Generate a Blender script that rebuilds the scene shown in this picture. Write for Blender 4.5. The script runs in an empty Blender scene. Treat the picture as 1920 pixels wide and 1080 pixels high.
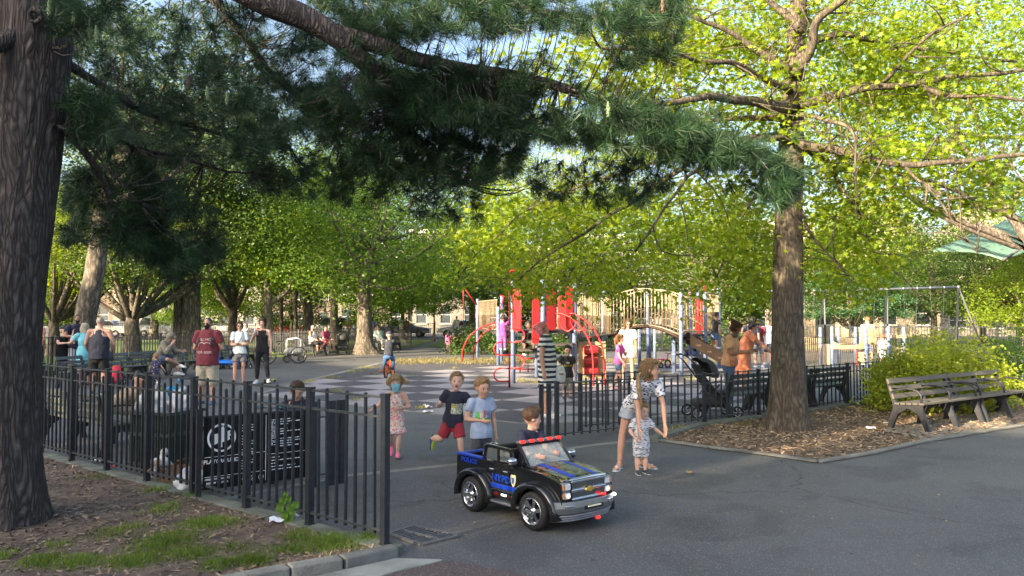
import bpy, bmesh, math, random
import numpy as np
from mathutils import Vector, Matrix, Euler, noise
from mathutils.bvhtree import BVHTree
R = math.radians
SC = bpy.context.scene
COL = SC.collection
# ---------------------------------------------------------------- camera
FPX, CAMH = 1495.0, 1.75
PITCH = math.atan(54.0 / FPX)
cam = bpy.data.cameras.new('camera')
cam.sensor_width = 36.0; cam.lens = 36.0 * FPX / 1920.0
cam.clip_start = 0.05; cam.clip_end = 900
cam_ob = bpy.data.objects.new('camera', cam); COL.objects.link(cam_ob)
cam_ob.location = (0, 0, CAMH); cam_ob.rotation_euler = (math.pi / 2 + PITCH, 0, 0)
SC.camera = cam_ob
# ---------------------------------------------------------------- sky, sun, exposure
SUN_D = Vector((0.66, 0.64, -0.33)).normalized()       # the way the light travels
W = bpy.data.worlds.new('World'); SC.world = W; W.use_nodes = True
nt = W.node_tree; nt.nodes.clear()
sky = nt.nodes.new('ShaderNodeTexSky'); sky.sky_type = 'NISHITA'; sky.sun_disc = False
sky.sun_elevation = math.asin(-SUN_D.z); sky.sun_rotation = math.atan2(-SUN_D.x, -SUN_D.y)
sky.air_density = 1.0; sky.dust_density = 5.0; sky.ozone_density = 1.1
bg = nt.nodes.new('ShaderNodeBackground'); bg.inputs['Strength'].default_value = 0.125
wo = nt.nodes.new('ShaderNodeOutputWorld')
nt.links.new(sky.outputs[0], bg.inputs[0]); nt.links.new(bg.outputs[0], wo.inputs[0])
sl = bpy.data.lights.new('sun', 'SUN'); sl.energy = 5.0; sl.angle = R(0.6); sl.color = (1.0, 0.80, 0.54)
so = bpy.data.objects.new('sun', sl); COL.objects.link(so)
so.rotation_euler = SUN_D.to_track_quat('-Z', 'Y').to_euler()
so.location = (-30, -20, 30)
vs = SC.view_settings
vs.view_transform = 'Standard'; vs.look = 'None'; vs.exposure = 2.12; vs.gamma = 1.0; vs.use_curve_mapping = False

# ---------------------------------------------------------------- pixel to place
_RX = Matrix.Rotation(PITCH, 3, 'X')
def ray(px, py): return _RX @ Vector(((px - 960) / FPX, 1.0, -(py - 540) / FPX))
def gp(px, py, z=0.0):
    d = ray(px, py); t = (z - CAMH) / d.z
    return Vector((d.x * t, d.y * t, z))
def at(px, py, Y):
    d = ray(px, py); t = Y / d.y
    return Vector((d.x * t, Y, CAMH + d.z * t))
# ---------------------------------------------------------------- materials
MATS = {}
def nmat(name):
    m = bpy.data.materials.new(name); m.use_nodes = True
    t = m.node_tree; b = t.nodes['Principled BSDF']
    return m, t, b
def pm(name, col, rough=.6, metal=0, var=.18, scale=6., bump=0., bscale=None, stretch=(1, 1, 1), coat=0., spec=.5, col2=None, detail=5., trans=0.):
    """principled material; colour wanders between two tones with a noise, optional bump"""
    if name in MATS: return MATS[name]
    m, t, b = nmat(name); L = t.links
    c = tuple(col)
    if col2 is None: col2 = tuple(max(0, x * (1 - var)) for x in c); c1 = tuple(min(1, x * (1 + var)) for x in c)
    else: c1 = c
    tc = t.nodes.new('ShaderNodeTexCoord'); mp = t.nodes.new('ShaderNodeMapping')
    mp.inputs['Scale'].default_value = stretch
    L.new(tc.outputs['Object'], mp.inputs['Vector'])
    n = t.nodes.new('ShaderNodeTexNoise'); n.inputs['Scale'].default_value = scale; n.inputs['Detail'].default_value = detail
    L.new(mp.outputs[0], n.inputs['Vector'])
    r = t.nodes.new('ShaderNodeValToRGB')
    r.color_ramp.elements[0].position = .32; r.color_ramp.elements[1].position = .68
    r.color_ramp.elements[0].color = (*col2, 1); r.color_ramp.elements[1].color = (*c1, 1)
    L.new(n.outputs['Fac'], r.inputs[0]); L.new(r.outputs[0], b.inputs['Base Color'])
    b.inputs['Roughness'].default_value = rough; b.inputs['Metallic'].default_value = metal
    b.inputs['Coat Weight'].default_value = coat; b.inputs['Specular IOR Level'].default_value = spec
    b.inputs['Transmission Weight'].default_value = trans
    if bump:
        n2 = t.nodes.new('ShaderNodeTexNoise'); n2.inputs['Scale'].default_value = bscale or scale * 4; n2.inputs['Detail'].default_value = 4
        L.new(mp.outputs[0], n2.inputs['Vector'])
        bp = t.nodes.new('ShaderNodeBump'); bp.inputs['Strength'].default_value = bump; bp.inputs['Distance'].default_value = .02
        L.new(n2.outputs['Fac'], bp.inputs['Height']); L.new(bp.outputs[0], b.inputs['Normal'])
    MATS[name] = m
    return m
def emat(name, col, strength):
    if name in MATS: return MATS[name]
    m, t, b = nmat(name)
    b.inputs['Base Color'].default_value = (*col, 1)
    b.inputs['Emission Color'].default_value = (*col, 1); b.inputs['Emission Strength'].default_value = strength
    MATS[name] = m; return m
def glassmat(name, col=(.75, .8, .8), alpha=.35, rough=.05):
    if name in MATS: return MATS[name]
    m, t, b = nmat(name)
    b.inputs['Base Color'].default_value = (*col, 1); b.inputs['Roughness'].default_value = rough; b.inputs['Alpha'].default_value = alpha
    MATS[name] = m; return m
def leafmat(name, c1, c2, trans=.45, rough=.5, tcol=None, ns=.9, lo=.62, hi=1.3):
    """leaves: colour differs from leaf to leaf, light shines through"""
    if name in MATS: return MATS[name]
    m, t, b = nmat(name); L = t.links
    g = t.nodes.new('ShaderNodeNewGeometry'); r = t.nodes.new('ShaderNodeValToRGB')
    r.color_ramp.elements[0].color = (*c1, 1); r.color_ramp.elements[1].color = (*c2, 1)
    L.new(g.outputs['Random Per Island'], r.inputs[0])
    tc = t.nodes.new('ShaderNodeTexCoord'); nz = t.nodes.new('ShaderNodeTexNoise'); nz.inputs['Scale'].default_value = ns; nz.inputs['Detail'].default_value = 3; L.new(tc.outputs['Object'], nz.inputs['Vector'])
    mr = t.nodes.new('ShaderNodeMapRange'); mr.inputs[1].default_value = .3; mr.inputs[2].default_value = .7; mr.inputs[3].default_value = lo; mr.inputs[4].default_value = hi; L.new(nz.outputs['Fac'], mr.inputs[0])
    vm = t.nodes.new('ShaderNodeVectorMath'); vm.operation = 'SCALE'; L.new(r.outputs[0], vm.inputs[0]); L.new(mr.outputs[0], vm.inputs['Scale']); r = vm
    L.new(r.outputs[0], b.inputs['Base Color'])
    b.inputs['Roughness'].default_value = rough; b.inputs['Specular IOR Level'].default_value = .35
    if trans > 0:
        tr = t.nodes.new('ShaderNodeBsdfTranslucent'); mx = t.nodes.new('ShaderNodeMixShader'); mx.inputs[0].default_value = trans
        hs = t.nodes.new('ShaderNodeMixRGB'); hs.blend_type = 'MULTIPLY'; hs.inputs[0].default_value = 1
        hs.inputs[2].default_value = (*(tcol or (1.9, 1.55, .5)), 1)
        L.new(r.outputs[0], hs.inputs[1]); L.new(hs.outputs[0], tr.inputs['Color'])
        o = t.nodes['Material Output']
        L.new(b.outputs[0], mx.inputs[1]); L.new(tr.outputs[0], mx.inputs[2]); L.new(mx.outputs[0], o.inputs['Surface'])
    MATS[name] = m; return m
# ---------------------------------------------------------------- mesh building
def rot_to(d, up=Vector((0, 0, 1))):
    d = Vector(d).normalized()
    x = d.cross(up)
    if x.length < 1e-4: x = Vector((1, 0, 0))
    x.normalize(); y = x.cross(d)
    return x, y, d
class MB:
    def __init__(s): s.v = []; s.f = []; s.m = []; s.sm = []
    def add(s, vs, fs, mi=0, smooth=False):
        o = len(s.v); s.v += [tuple(p) for p in vs]
        for f in fs: s.f.append(tuple(i + o for i in f)); s.m.append(mi); s.sm.append(smooth)
        return s
    def box(s, c, size, rz=0, mi=0, M=None):
        a, b, h = size[0] / 2, size[1] / 2, size[2] / 2
        M = M or Matrix.Rotation(rz, 3, 'Z'); c = Vector(c)
        vs = [c + M @ Vector((x, y, z)) for z in (-h, h) for x, y in ((-a, -b), (a, -b), (a, b), (-a, b))]
        return s.add(vs, [(3, 2, 1, 0), (4, 5, 6, 7), (0, 1, 5, 4), (1, 2, 6, 5), (2, 3, 7, 6), (3, 0, 4, 7)], mi)
    def bar(s, a, b, w, h, mi=0, up=Vector((0, 0, 1))):
        a, b = Vector(a), Vector(b); x, y, d = rot_to(b - a, up)
        vs = [p + x * (i * w / 2) + y * (j * h / 2) for p in (a, b) for i, j in ((-1, -1), (1, -1), (1, 1), (-1, 1))]
        return s.add(vs, [(0, 1, 2, 3), (7, 6, 5, 4), (4, 5, 1, 0), (5, 6, 2, 1), (6, 7, 3, 2), (7, 4, 0, 3)], mi)
    def tube(s, pts, r, n=8, mi=0, cap=True, flat=1.0):
        pts = [Vector(p) for p in pts]; k = len(pts)
        rs = [r] * k if not hasattr(r, '__len__') else list(r)
        vs = []; x = None
        for i, p in enumerate(pts):
            d = (pts[min(i + 1, k - 1)] - pts[max(i - 1, 0)])
            d = d.normalized() if d.length > 1e-9 else Vector((0, 0, 1))
            if x is None: x, y, _ = rot_to(d)
            else:
                x = x - d * x.dot(d)
                if x.length < 1e-5: x, y, _ = rot_to(d)
                x.normalize(); y = d.cross(x)
            for j in range(n):
                a = 2 * math.pi * j / n
                vs.append(p + x * (math.cos(a) * rs[i]) + y * (math.sin(a) * rs[i] * flat))
        fs = [(i * n + j, i * n + (j + 1) % n, (i + 1) * n + (j + 1) % n, (i + 1) * n + j) for i in range(k - 1) for j in range(n)]
        if cap: fs += [tuple(range(n - 1, -1, -1)), tuple((k - 1) * n + j for j in range(n))]
        return s.add(vs, fs, mi, True)
    def cyl(s, a, b, r, n=12, mi=0, r2=None):
        return s.tube([a, b], [r, r if r2 is None else r2], n, mi)
    def lathe(s, prof, n=16, c=(0, 0, 0), ax='Z', mi=0, smooth=True, cap=True):
        vs = []; c = Vector(c)
        for r_, z in prof:
            for j in range(n):
                a = 2 * math.pi * j / n
                p = (r_ * math.cos(a), r_ * math.sin(a), z)
                if ax == 'Y': p = (p[0], p[2], p[1])
                if ax == 'X': p = (p[2], p[0], p[1])
                vs.append(c + Vector(p))
        k = len(prof)
        fs = [(i * n + j, i * n + (j + 1) % n, (i + 1) * n + (j + 1) % n, (i + 1) * n + j) for i in range(k - 1) for j in range(n)]
        if cap and prof[0][0] > 1e-6: fs.append(tuple(range(n - 1, -1, -1)))
        if cap and prof[-1][0] > 1e-6: fs.append(tuple((k - 1) * n + j for j in range(n)))
        return s.add(vs, fs, mi, smooth)
    def prism(s, poly, d, mi=0, M=None, o=(0, 0, 0)):
        """poly in 2-D (x,z) pushed along y from 0 to d, then M and o"""
        M = M or Matrix.Identity(3); o = Vector(o); n = len(poly)
        vs = [o + M @ Vector((p[0], y, p[1])) for y in (0, d) for p in poly]
        fs = [tuple(range(n)), tuple(range(2 * n - 1, n - 1, -1))] + [((i + 1) % n, i, n + i, n + (i + 1) % n) for i in range(n)]
        return s.add(vs, fs, mi)
    def ell(s, c, r, n=12, k=8, M=None, mi=0):
        M = M or Matrix.Identity(3); c = Vector(c); vs = []
        for i in range(1, k):
            a = math.pi * i / k
            for j in range(n):
                b = 2 * math.pi * j / n
                vs.append(c + M @ Vector((r[0] * math.sin(a) * math.cos(b), r[1] * math.sin(a) * math.sin(b), -r[2] * math.cos(a))))
        vs += [c + M @ Vector((0, 0, -r[2])), c + M @ Vector((0, 0, r[2]))]; q = len(vs)
        fs = [(i * n + j, i * n + (j + 1) % n, (i + 1) * n + (j + 1) % n, (i + 1) * n + j) for i in range(k - 2) for j in range(n)]
        fs += [(q - 2, (j + 1) % n, j) for j in range(n)] + [(q - 1, (k - 2) * n + j, (k - 2) * n + (j + 1) % n) for j in range(n)]
        return s.add(vs, fs, mi, True)
    def loft(s, pts, rx, ry, xd, n=14, r0=True, r1=True, mi=0):
        """closed body through rings; ends rounded or flat"""
        pts = [Vector(p) for p in pts]; k = len(pts); xd = Vector(xd)
        rings = []
        for i, p in enumerate(pts):
            t = (pts[min(i + 1, k - 1)] - pts[max(i - 1, 0)]).normalized()
            x = xd - t * xd.dot(t)
            if x.length < .05: x = rot_to(t)[0]
            x.normalize(); y = t.cross(x)
            rings.append((p, x, y, t, rx[i], ry[i]))
        seq = []
        if r0:
            p, x, y, t, a, b = rings[0]; q = min(a, b)
            for w in (75, 45, 20): seq.append((p - t * q * math.sin(R(w)), x, y, t, a * math.cos(R(w)), b * math.cos(R(w))))
        seq += rings
        if r1:
            p, x, y, t, a, b = rings[-1]; q = min(a, b)
            for w in (20, 45, 75): seq.append((p + t * q * math.sin(R(w)), x, y, t, a * math.cos(R(w)), b * math.cos(R(w))))
        vs = []
        for p, x, y, t, a, b in seq:
            for j in range(n):
                w = 2 * math.pi * j / n
                vs.append(p + x * (math.cos(w) * a) + y * (math.sin(w) * b))
        k = len(seq)
        fs = [(i * n + j, i * n + (j + 1) % n, (i + 1) * n + (j + 1) % n, (i + 1) * n + j) for i in range(k - 1) for j in range(n)]
        fs += [tuple(range(n - 1, -1, -1)), tuple((k - 1) * n + j for j in range(n))]
        return s.add(vs, fs, mi, True)
    def mesh(s, name):
        me = bpy.data.meshes.new(name); me.from_pydata(s.v, [], s.f); me.update()
        me.polygons.foreach_set('material_index', s.m); me.polygons.foreach_set('use_smooth', s.sm)
        return me
    def build(s, name, mat, parent=None, bevel=0, kind=None, seg=2):
        me = s.mesh(name)
        for m in (mat if isinstance(mat, (list, tuple)) else [mat]): me.materials.append(m)
        return link(name, me, parent, bevel, kind, seg)
def link(name, me, parent=None, bevel=0, kind=None, seg=2):
    o = bpy.data.objects.new(name, me); COL.objects.link(o)
    if parent: o.parent = parent
    if bevel:
        b = o.modifiers.new('bevel', 'BEVEL'); b.width = bevel; b.segments = seg; b.limit_method = 'ANGLE'; b.angle_limit = R(40)
        b.harden_normals = False
    if kind: o['kind'] = kind
    return o
def empty(name, loc=(0, 0, 0), rz=0):
    o = bpy.data.objects.new(name, None); COL.objects.link(o)
    o.location = loc; o.rotation_euler = (0, 0, rz); o.empty_display_size = .1
    return o
def tag(o, label, cat, group=None):
    o['label'] = label; o['category'] = cat
    if group: o['group'] = group
    return o
KIDS = {}
def copy_tree(o, parent=None):
    c = o.copy(); COL.objects.link(c); c.parent = parent
    for ch in list(o.children): copy_tree(ch, c)
    return c
def inst(name, me, parent, loc=(0, 0, 0), rot=(0, 0, 0), scale=None, kind=None):
    o = bpy.data.objects.new(name, me); COL.objects.link(o); o.parent = parent; o.location = loc; o.rotation_euler = rot
    if scale: o.scale = scale
    if kind: o['kind'] = kind
    return o
def mk(mb, name, mat):
    me = mb.mesh(name); me.materials.append(mat); return me
def sheet(name, poly, z, mat, kind='structure', parent=None, thick=0):
    mb = MB(); n = len(poly)
    if thick:
        vs = [(p[0], p[1], z - thick) for p in poly] + [(p[0], p[1], z) for p in poly]
        mb.add(vs, [tuple(range(n, 2 * n))] + [(i, (i + 1) % n, n + (i + 1) % n, n + i) for i in range(n)])
    else: mb.add([(p[0], p[1], z) for p in poly], [tuple(range(n))])
    o = mb.build(name, mat, parent)
    if kind: o['kind'] = kind
    return o
def np_mesh(name, V, Fc, mat):
    """V (n,3) float, Fc (m,k) int"""
    me = bpy.data.meshes.new(name); n, m, k = len(V), len(Fc), Fc.shape[1]
    me.vertices.add(n); me.vertices.foreach_set('co', V.astype(np.float32).ravel())
    me.loops.add(m * k); me.loops.foreach_set('vertex_index', Fc.astype(np.int32).ravel())
    me.polygons.add(m); me.polygons.foreach_set('loop_start', np.arange(0, m * k, k, dtype=np.int32))
    try: me.polygons.foreach_set('loop_total', np.full(m, k, dtype=np.int32))
    except Exception: pass
    me.update(calc_edges=True)
    me.materials.append(mat); return me
def scatter(name, tv, tf, pos, X, Y, Z, sc, mat):
    """copies of a small template: pos (n,3), axes (n,3) each, scale (n,)"""
    tv = np.array(tv, float); tf = np.array(tf, int); n = len(pos)
    V = pos[:, None, :] + sc[:, None, None] * (tv[None, :, 0, None] * X[:, None, :] + tv[None, :, 1, None] * Y[:, None, :] + tv[None, :, 2, None] * Z[:, None, :])
    Fc = tf[None] + (np.arange(n) * len(tv))[:, None, None]
    return np_mesh(name, V.reshape(-1, 3), Fc.reshape(-1, tf.shape[1]), mat)
def axes_from(Y, rng, Zhint=None):
    Y = Y / np.maximum(1e-9, np.linalg.norm(Y, axis=1, keepdims=True))
    h = rng.normal(size=Y.shape) if Zhint is None else Zhint
    X = np.cross(Y, h); X /= np.maximum(1e-9, np.linalg.norm(X, axis=1, keepdims=True))
    return X, Y, np.cross(X, Y)
TMP = bpy.data.scenes.new('work')
def bake(me, mods):
    """mesh after modifiers, worked out in a scratch scene"""
    o = bpy.data.objects.new('w', me); TMP.collection.objects.link(o)
    for ty, kw in mods:
        m = o.modifiers.new(ty, ty)
        for k, v in kw.items(): setattr(m, k, v)
    TMP.view_layers[0].update(); dg = TMP.view_layers[0].depsgraph
    ev = o.evaluated_get(dg); out = bpy.data.meshes.new_from_object(ev)
    mats = list(me.materials)
    bpy.data.objects.remove(o)
    out.materials.clear()
    for m_ in mats: out.materials.append(m_)
    return out
def remesh(mb, name, mat, vox=.012, smooth=4, wob=0, wscale=12., seed=0):
    me = mb.mesh(name); me.materials.append(mat)
    out = bake(me, [('REMESH', dict(mode='VOXEL', voxel_size=vox, use_smooth_shade=True)), ('SMOOTH', dict(factor=.5, iterations=smooth))])
    bpy.data.meshes.remove(me); out.name = name
    n = len(out.vertices)
    if wob and n:
        nr = [Vector(v.normal) for v in out.vertices]; sd = Vector((seed * 3.1, seed * 1.7, 0))
        for v, q in zip(out.vertices, nr): v.co += q * (noise.noise(v.co * wscale + sd) * wob)
        out.update()
    out.polygons.foreach_set('use_smooth', [True] * len(out.polygons))
    out.polygons.foreach_set('material_index', [0] * len(out.polygons))
    return out
def text_mesh(txt, size, ext=0, align='CENTER', bold=0.0, sx=1.0):
    cu = bpy.data.curves.new('t', 'FONT'); cu.body = txt; cu.size = size; cu.extrude = ext; cu.align_x = align; cu.align_y = 'CENTER'; cu.offset = bold
    cu.resolution_u = 2
    o = bpy.data.objects.new('w', cu); TMP.collection.objects.link(o)
    TMP.view_layers[0].update(); dg = TMP.view_layers[0].depsgraph
    me = bpy.data.meshes.new_from_object(o.evaluated_get(dg))
    v = [(p.co.x * sx, p.co.y, p.co.z) for p in me.vertices]; f = [tuple(p.vertices) for p in me.polygons]
    bpy.data.objects.remove(o); bpy.data.curves.remove(cu); bpy.data.meshes.remove(me)
    return v, f
def text(name, txt, size, mat, parent, M, o, ext=.002, bold=0.0, align='CENTER', sx=1.0):
    """raised lettering: text x/y/normal axes are the columns of M, at point o"""
    v, f = text_mesh(txt, size, ext, align, bold, sx); o = Vector(o)
    mb = MB(); mb.add([o + M @ Vector(p) for p in v], f)
    return mb.build(name, mat, parent)
# ================================================================ the ground
rng = np.random.default_rng(7); random.seed(7)
def asphalt(name, base, lo, hi, crack=True):
    m, t, b = nmat(name); L = t.links
    tc = t.nodes.new('ShaderNodeTexCoord')
    n1 = t.nodes.new('ShaderNodeTexNoise'); n1.inputs['Scale'].default_value = .55; n1.inputs['Detail'].default_value = 8; n1.inputs['Roughness'].default_value = .62
    n2 = t.nodes.new('ShaderNodeTexNoise'); n2.inputs['Scale'].default_value = 95; n2.inputs['Detail'].default_value = 3
    v = t.nodes.new('ShaderNodeTexVoronoi'); v.inputs['Scale'].default_value = 120
    for n in (n1, n2, v): L.new(tc.outputs['Object'], n.inputs['Vector'])
    r1 = t.nodes.new('ShaderNodeValToRGB'); r1.color_ramp.elements[0].position = .3; r1.color_ramp.elements[1].position = .72
    r1.color_ramp.elements[0].color = (*lo, 1); r1.color_ramp.elements[1].color = (*hi, 1)
    L.new(n1.outputs['Fac'], r1.inputs[0])
    r2 = t.nodes.new('ShaderNodeValToRGB'); r2.color_ramp.elements[0].position = .36; r2.color_ramp.elements[1].position = .7
    r2.color_ramp.elements[0].color = (.55, .55, .55, 1); r2.color_ramp.elements[1].color = (1.5, 1.5, 1.5, 1)
    L.new(n2.outputs['Fac'], r2.inputs[0])
    mx = t.nodes.new('ShaderNodeMixRGB'); mx.blend_type = 'MULTIPLY'; mx.inputs[0].default_value = .85
    L.new(r1.outputs[0], mx.inputs[1]); L.new(r2.outputs[0], mx.inputs[2])
    out = mx
    # pale grit, each grain its own tone
    r3 = t.nodes.new('ShaderNodeValToRGB'); r3.color_ramp.elements[0].position = .90; r3.color_ramp.elements[1].position = .97
    r3.color_ramp.elements[0].color = (0, 0, 0, 1); r3.color_ramp.elements[1].color = (1, 1, 1, 1)
    sp = t.nodes.new('ShaderNodeSeparateColor'); L.new(v.outputs['Color'], sp.inputs[0]); L.new(sp.outputs[0], r3.inputs[0])
    m3 = t.nodes.new('ShaderNodeMixRGB'); m3.inputs[2].default_value = (.19, .19, .185, 1)
    L.new(r3.outputs[0], m3.inputs[0]); L.new(out.outputs[0], m3.inputs[1]); out = m3
    if crack:
        # gum spots and broad stains
        vg = t.nodes.new('ShaderNodeTexVoronoi'); vg.inputs['Scale'].default_value = 1.9; L.new(tc.outputs['Object'], vg.inputs['Vector'])
        rg_ = t.nodes.new('ShaderNodeValToRGB'); rg_.color_ramp.elements[0].position = .035; rg_.color_ramp.elements[1].position = .05
        rg_.color_ramp.elements[0].color = (.5, .5, .5, 1); rg_.color_ramp.elements[1].color = (1, 1, 1, 1); L.new(vg.outputs['Distance'], rg_.inputs[0])
        ns = t.nodes.new('ShaderNodeTexNoise'); ns.inputs['Scale'].default_value = .9; ns.inputs['Detail'].default_value = 3; ns.inputs['Distortion'].default_value = 1.2; L.new(tc.outputs['Object'], ns.inputs['Vector'])
        rs = t.nodes.new('ShaderNodeValToRGB'); rs.color_ramp.elements[0].position = .36; rs.color_ramp.elements[1].position = .46
        rs.color_ramp.elements[0].color = (.78, .78, .78, 1); rs.color_ramp.elements[1].color = (1, 1, 1, 1); L.new(ns.outputs['Fac'], rs.inputs[0])
        for q_ in (rg_, rs):
            mq = t.nodes.new('ShaderNodeMixRGB'); mq.blend_type = 'MULTIPLY'; mq.inputs[0].default_value = 1; L.new(out.outputs[0], mq.inputs[1]); L.new(q_.outputs[0], mq.inputs[2]); out = mq
        # cracks: thin edges of a wobbling, very large cell pattern
        nd = t.nodes.new('ShaderNodeTexNoise'); nd.inputs['Scale'].default_value = 1.1; nd.inputs['Detail'].default_value = 6
        L.new(tc.outputs['Object'], nd.inputs['Vector'])
        ad = t.nodes.new('ShaderNodeMixRGB'); ad.blend_type = 'ADD'; ad.inputs[0].default_value = 1.4
        L.new(tc.outputs['Object'], ad.inputs[1]); L.new(nd.outputs['Color'], ad.inputs[2])
        vc = t.nodes.new('ShaderNodeTexVoronoi'); vc.feature = 'DISTANCE_TO_EDGE'; vc.inputs['Scale'].default_value = .21
        L.new(ad.outputs[0], vc.inputs['Vector'])
        rc = t.nodes.new('ShaderNodeValToRGB'); rc.color_ramp.elements[0].position = .0; rc.color_ramp.elements[1].position = .0035
        rc.color_ramp.elements[0].color = (.42, .42, .42, 1); rc.color_ramp.elements[1].color = (1, 1, 1, 1)
        L.new(vc.outputs['Distance'], rc.inputs[0])
        m4 = t.nodes.new('ShaderNodeMixRGB'); m4.blend_type = 'MULTIPLY'; m4.inputs[0].default_value = 1
        L.new(out.outputs[0], m4.inputs[1]); L.new(rc.outputs[0], m4.inputs[2]); out = m4
    L.new(out.outputs[0], b.inputs['Base Color']); b.inputs['Roughness'].default_value = .82
    bp = t.nodes.new('ShaderNodeBump'); bp.inputs['Strength'].default_value = .5; bp.inputs['Distance'].default_value = .006
    L.new(n2.outputs['Fac'], bp.inputs['Height']); L.new(bp.outputs[0], b.inputs['Normal'])
    return m
M_ASPH = asphalt('asphalt', .08, (.070, .074, .078), (.108, .112, .114))
M_CONC = pm('concrete', (.25, .26, .235), .85, var=.25, scale=3, bump=.3, bscale=60)
M_CURB = pm('mossy concrete', (.125, .14, .115), .9, var=.35, scale=4, bump=.4, bscale=40)
M_STONE = pm('kerb stone', (.13, .14, .14), .85, var=.3, scale=5, bump=.4, bscale=50)
M_RED = asphalt('brown paving', .08, (.075, .055, .052), (.11, .08, .075), False)
M_DIRT = pm('soil', (.17, .125, .092), .95, scale=5, bump=.9, bscale=45, col2=(.065, .047, .037), detail=9)
M_MULCHG = pm('mulch ground', (.19, .13, .08), .95, scale=22, bump=1., bscale=60, col2=(.06, .043, .03), detail=8)
M_GRASSG = pm('lawn', (.10, .16, .035), .95, scale=3, bump=.8, bscale=70, col2=(.06, .10, .025), detail=9)
M_TILE_L = pm('pale rubber tile', (.24, .23, .245), .8, var=.14, scale=3, bump=.3, bscale=120, detail=8)
M_TILE_D = pm('dark rubber tile', (.058, .058, .066), .8, var=.2, scale=3, bump=.3, bscale=120, detail=8)

g = sheet('ground', [(-420, -60), (420, -60), (420, 620), (-420, 620)], 0, M_ASPH)
# ---- left bed with fence kerb
FA, FB = gp(721, 1036), gp(76, 857)                      # ends of the near fence
fd = (FB - FA).normalized(); fn = Vector((-fd.y, fd.x, 0))
if fn.y > 0: fn = -fn                                    # fn points from the fence to the bed (towards the camera)
FEND = FA + fd * 12
bed = [FA + fn * .02 - fd * .05, FEND + fn * .02, Vector((-16, 2, 0)), Vector((-7, .8, 0)), gp(430, 1090), gp(560, 1066), gp(690, 1046)]
DB = sheet('dirt_bed', bed, .045, M_DIRT, thick=.05)
DB['label'] = 'bare brown soil bed with patches of grass'
kerb = empty('curb'); kerb['kind'] = 'structure'
def kerb_run(parent, pts, w, h, mat, seg=1.2, name='kerb_stone', gap=.008):
    for a, b in zip(pts[:-1], pts[1:]):
        a, b = Vector(a), Vector(b); Ld = (b - a).length; n = max(1, round(Ld / seg)); d = (b - a) / n
        for i in range(n):
            p, q = a + d * i, a + d * (i + 1); u = (q - p).normalized() * gap
            mb = MB(); mb.bar(p + u + Vector((0, 0, h / 2 - .02)), q - u + Vector((0, 0, h / 2 - .02)), w, h + .04)
            o = mb.build(name, mat, parent, bevel=.012)
kerb_run(kerb, [FA - fd * .12, FEND], .17, .06, M_CURB, 1.6)
fc = empty('front_curb'); fc['kind'] = 'structure'
kerb_run(fc, [gp(742, 1041), gp(640, 1063), gp(540, 1080), gp(380, 1112)], .12, .075, M_STONE, .75)
# slabs and brown paving at the bottom edge
sw = empty('sidewalk'); sw['kind'] = 'structure'
def slab(poly, z, mat, parent, name='slab', th=.03):
    c = sum((Vector((p[0], p[1], 0)) for p in poly), Vector()) / len(poly)
    q = [(c + (Vector((p[0], p[1], 0)) - c) * .992) for p in poly]
    o = sheet(name, q, z, mat, None, parent, th); b = o.modifiers.new('bevel', 'BEVEL'); b.width = .006; b.segments = 1
    return o
e0, e1 = gp(742, 1049), gp(832, 1051)
slab([gp(620, 1076), gp(742, 1049), gp(832, 1051), gp(742, 1073), gp(715, 1081)], .012, M_CONC, sw)
slab([gp(540, 1097), gp(620, 1076), gp(715, 1081), gp(640, 1103)], .012, M_CONC, sw)
slab([gp(440, 1120), gp(540, 1097), gp(640, 1103), gp(560, 1128)], .012, M_CONC, sw)
sheet('brown_paving', [gp(742, 1075), gp(840, 1053), gp(905, 1064), gp(1000, 1083), gp(1000, 1160), gp(560, 1130)], .008, M_RED)
# concrete header strips across the opening and round the rubber tiles
st = empty('concrete_strip'); st['kind'] = 'structure'
def strip(pts, w, mat, parent, seg=1.5, z=.006, name='strip_segment'):
    for a, b in zip(pts[:-1], pts[1:]):
        Ld = (b - a).length; n = max(1, round(Ld / seg)); d = (b - a) / n; s = Vector((-d.y, d.x, 0)).normalized() * w / 2
        for i in range(n):
            p, q = a + d * i, a + d * (i + 1); u = d.normalized() * .006
            sheet(name, [p + u - s, q - u - s, q - u + s, p + u + s], z, mat, None, parent, .02)
M_STRIP = pm('worn concrete strip', (.185, .185, .165), .9, var=.3, scale=2.5, bump=.3, bscale=50)
strip([gp(330, 952), gp(647, 893), gp(858, 871), gp(1092, 838), gp(1215, 822)], .13, M_STRIP, st)
TL, TR = gp(484, 740), gp(1007, 796)
td = (TR - TL).normalized()
strip([TL, TR, TR + Vector((5.2, 2.3, 0))], .2, M_STRIP, st)
strip([TL, gp(574, 714), gp(712, 681)], .2, M_STRIP, st)
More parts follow.
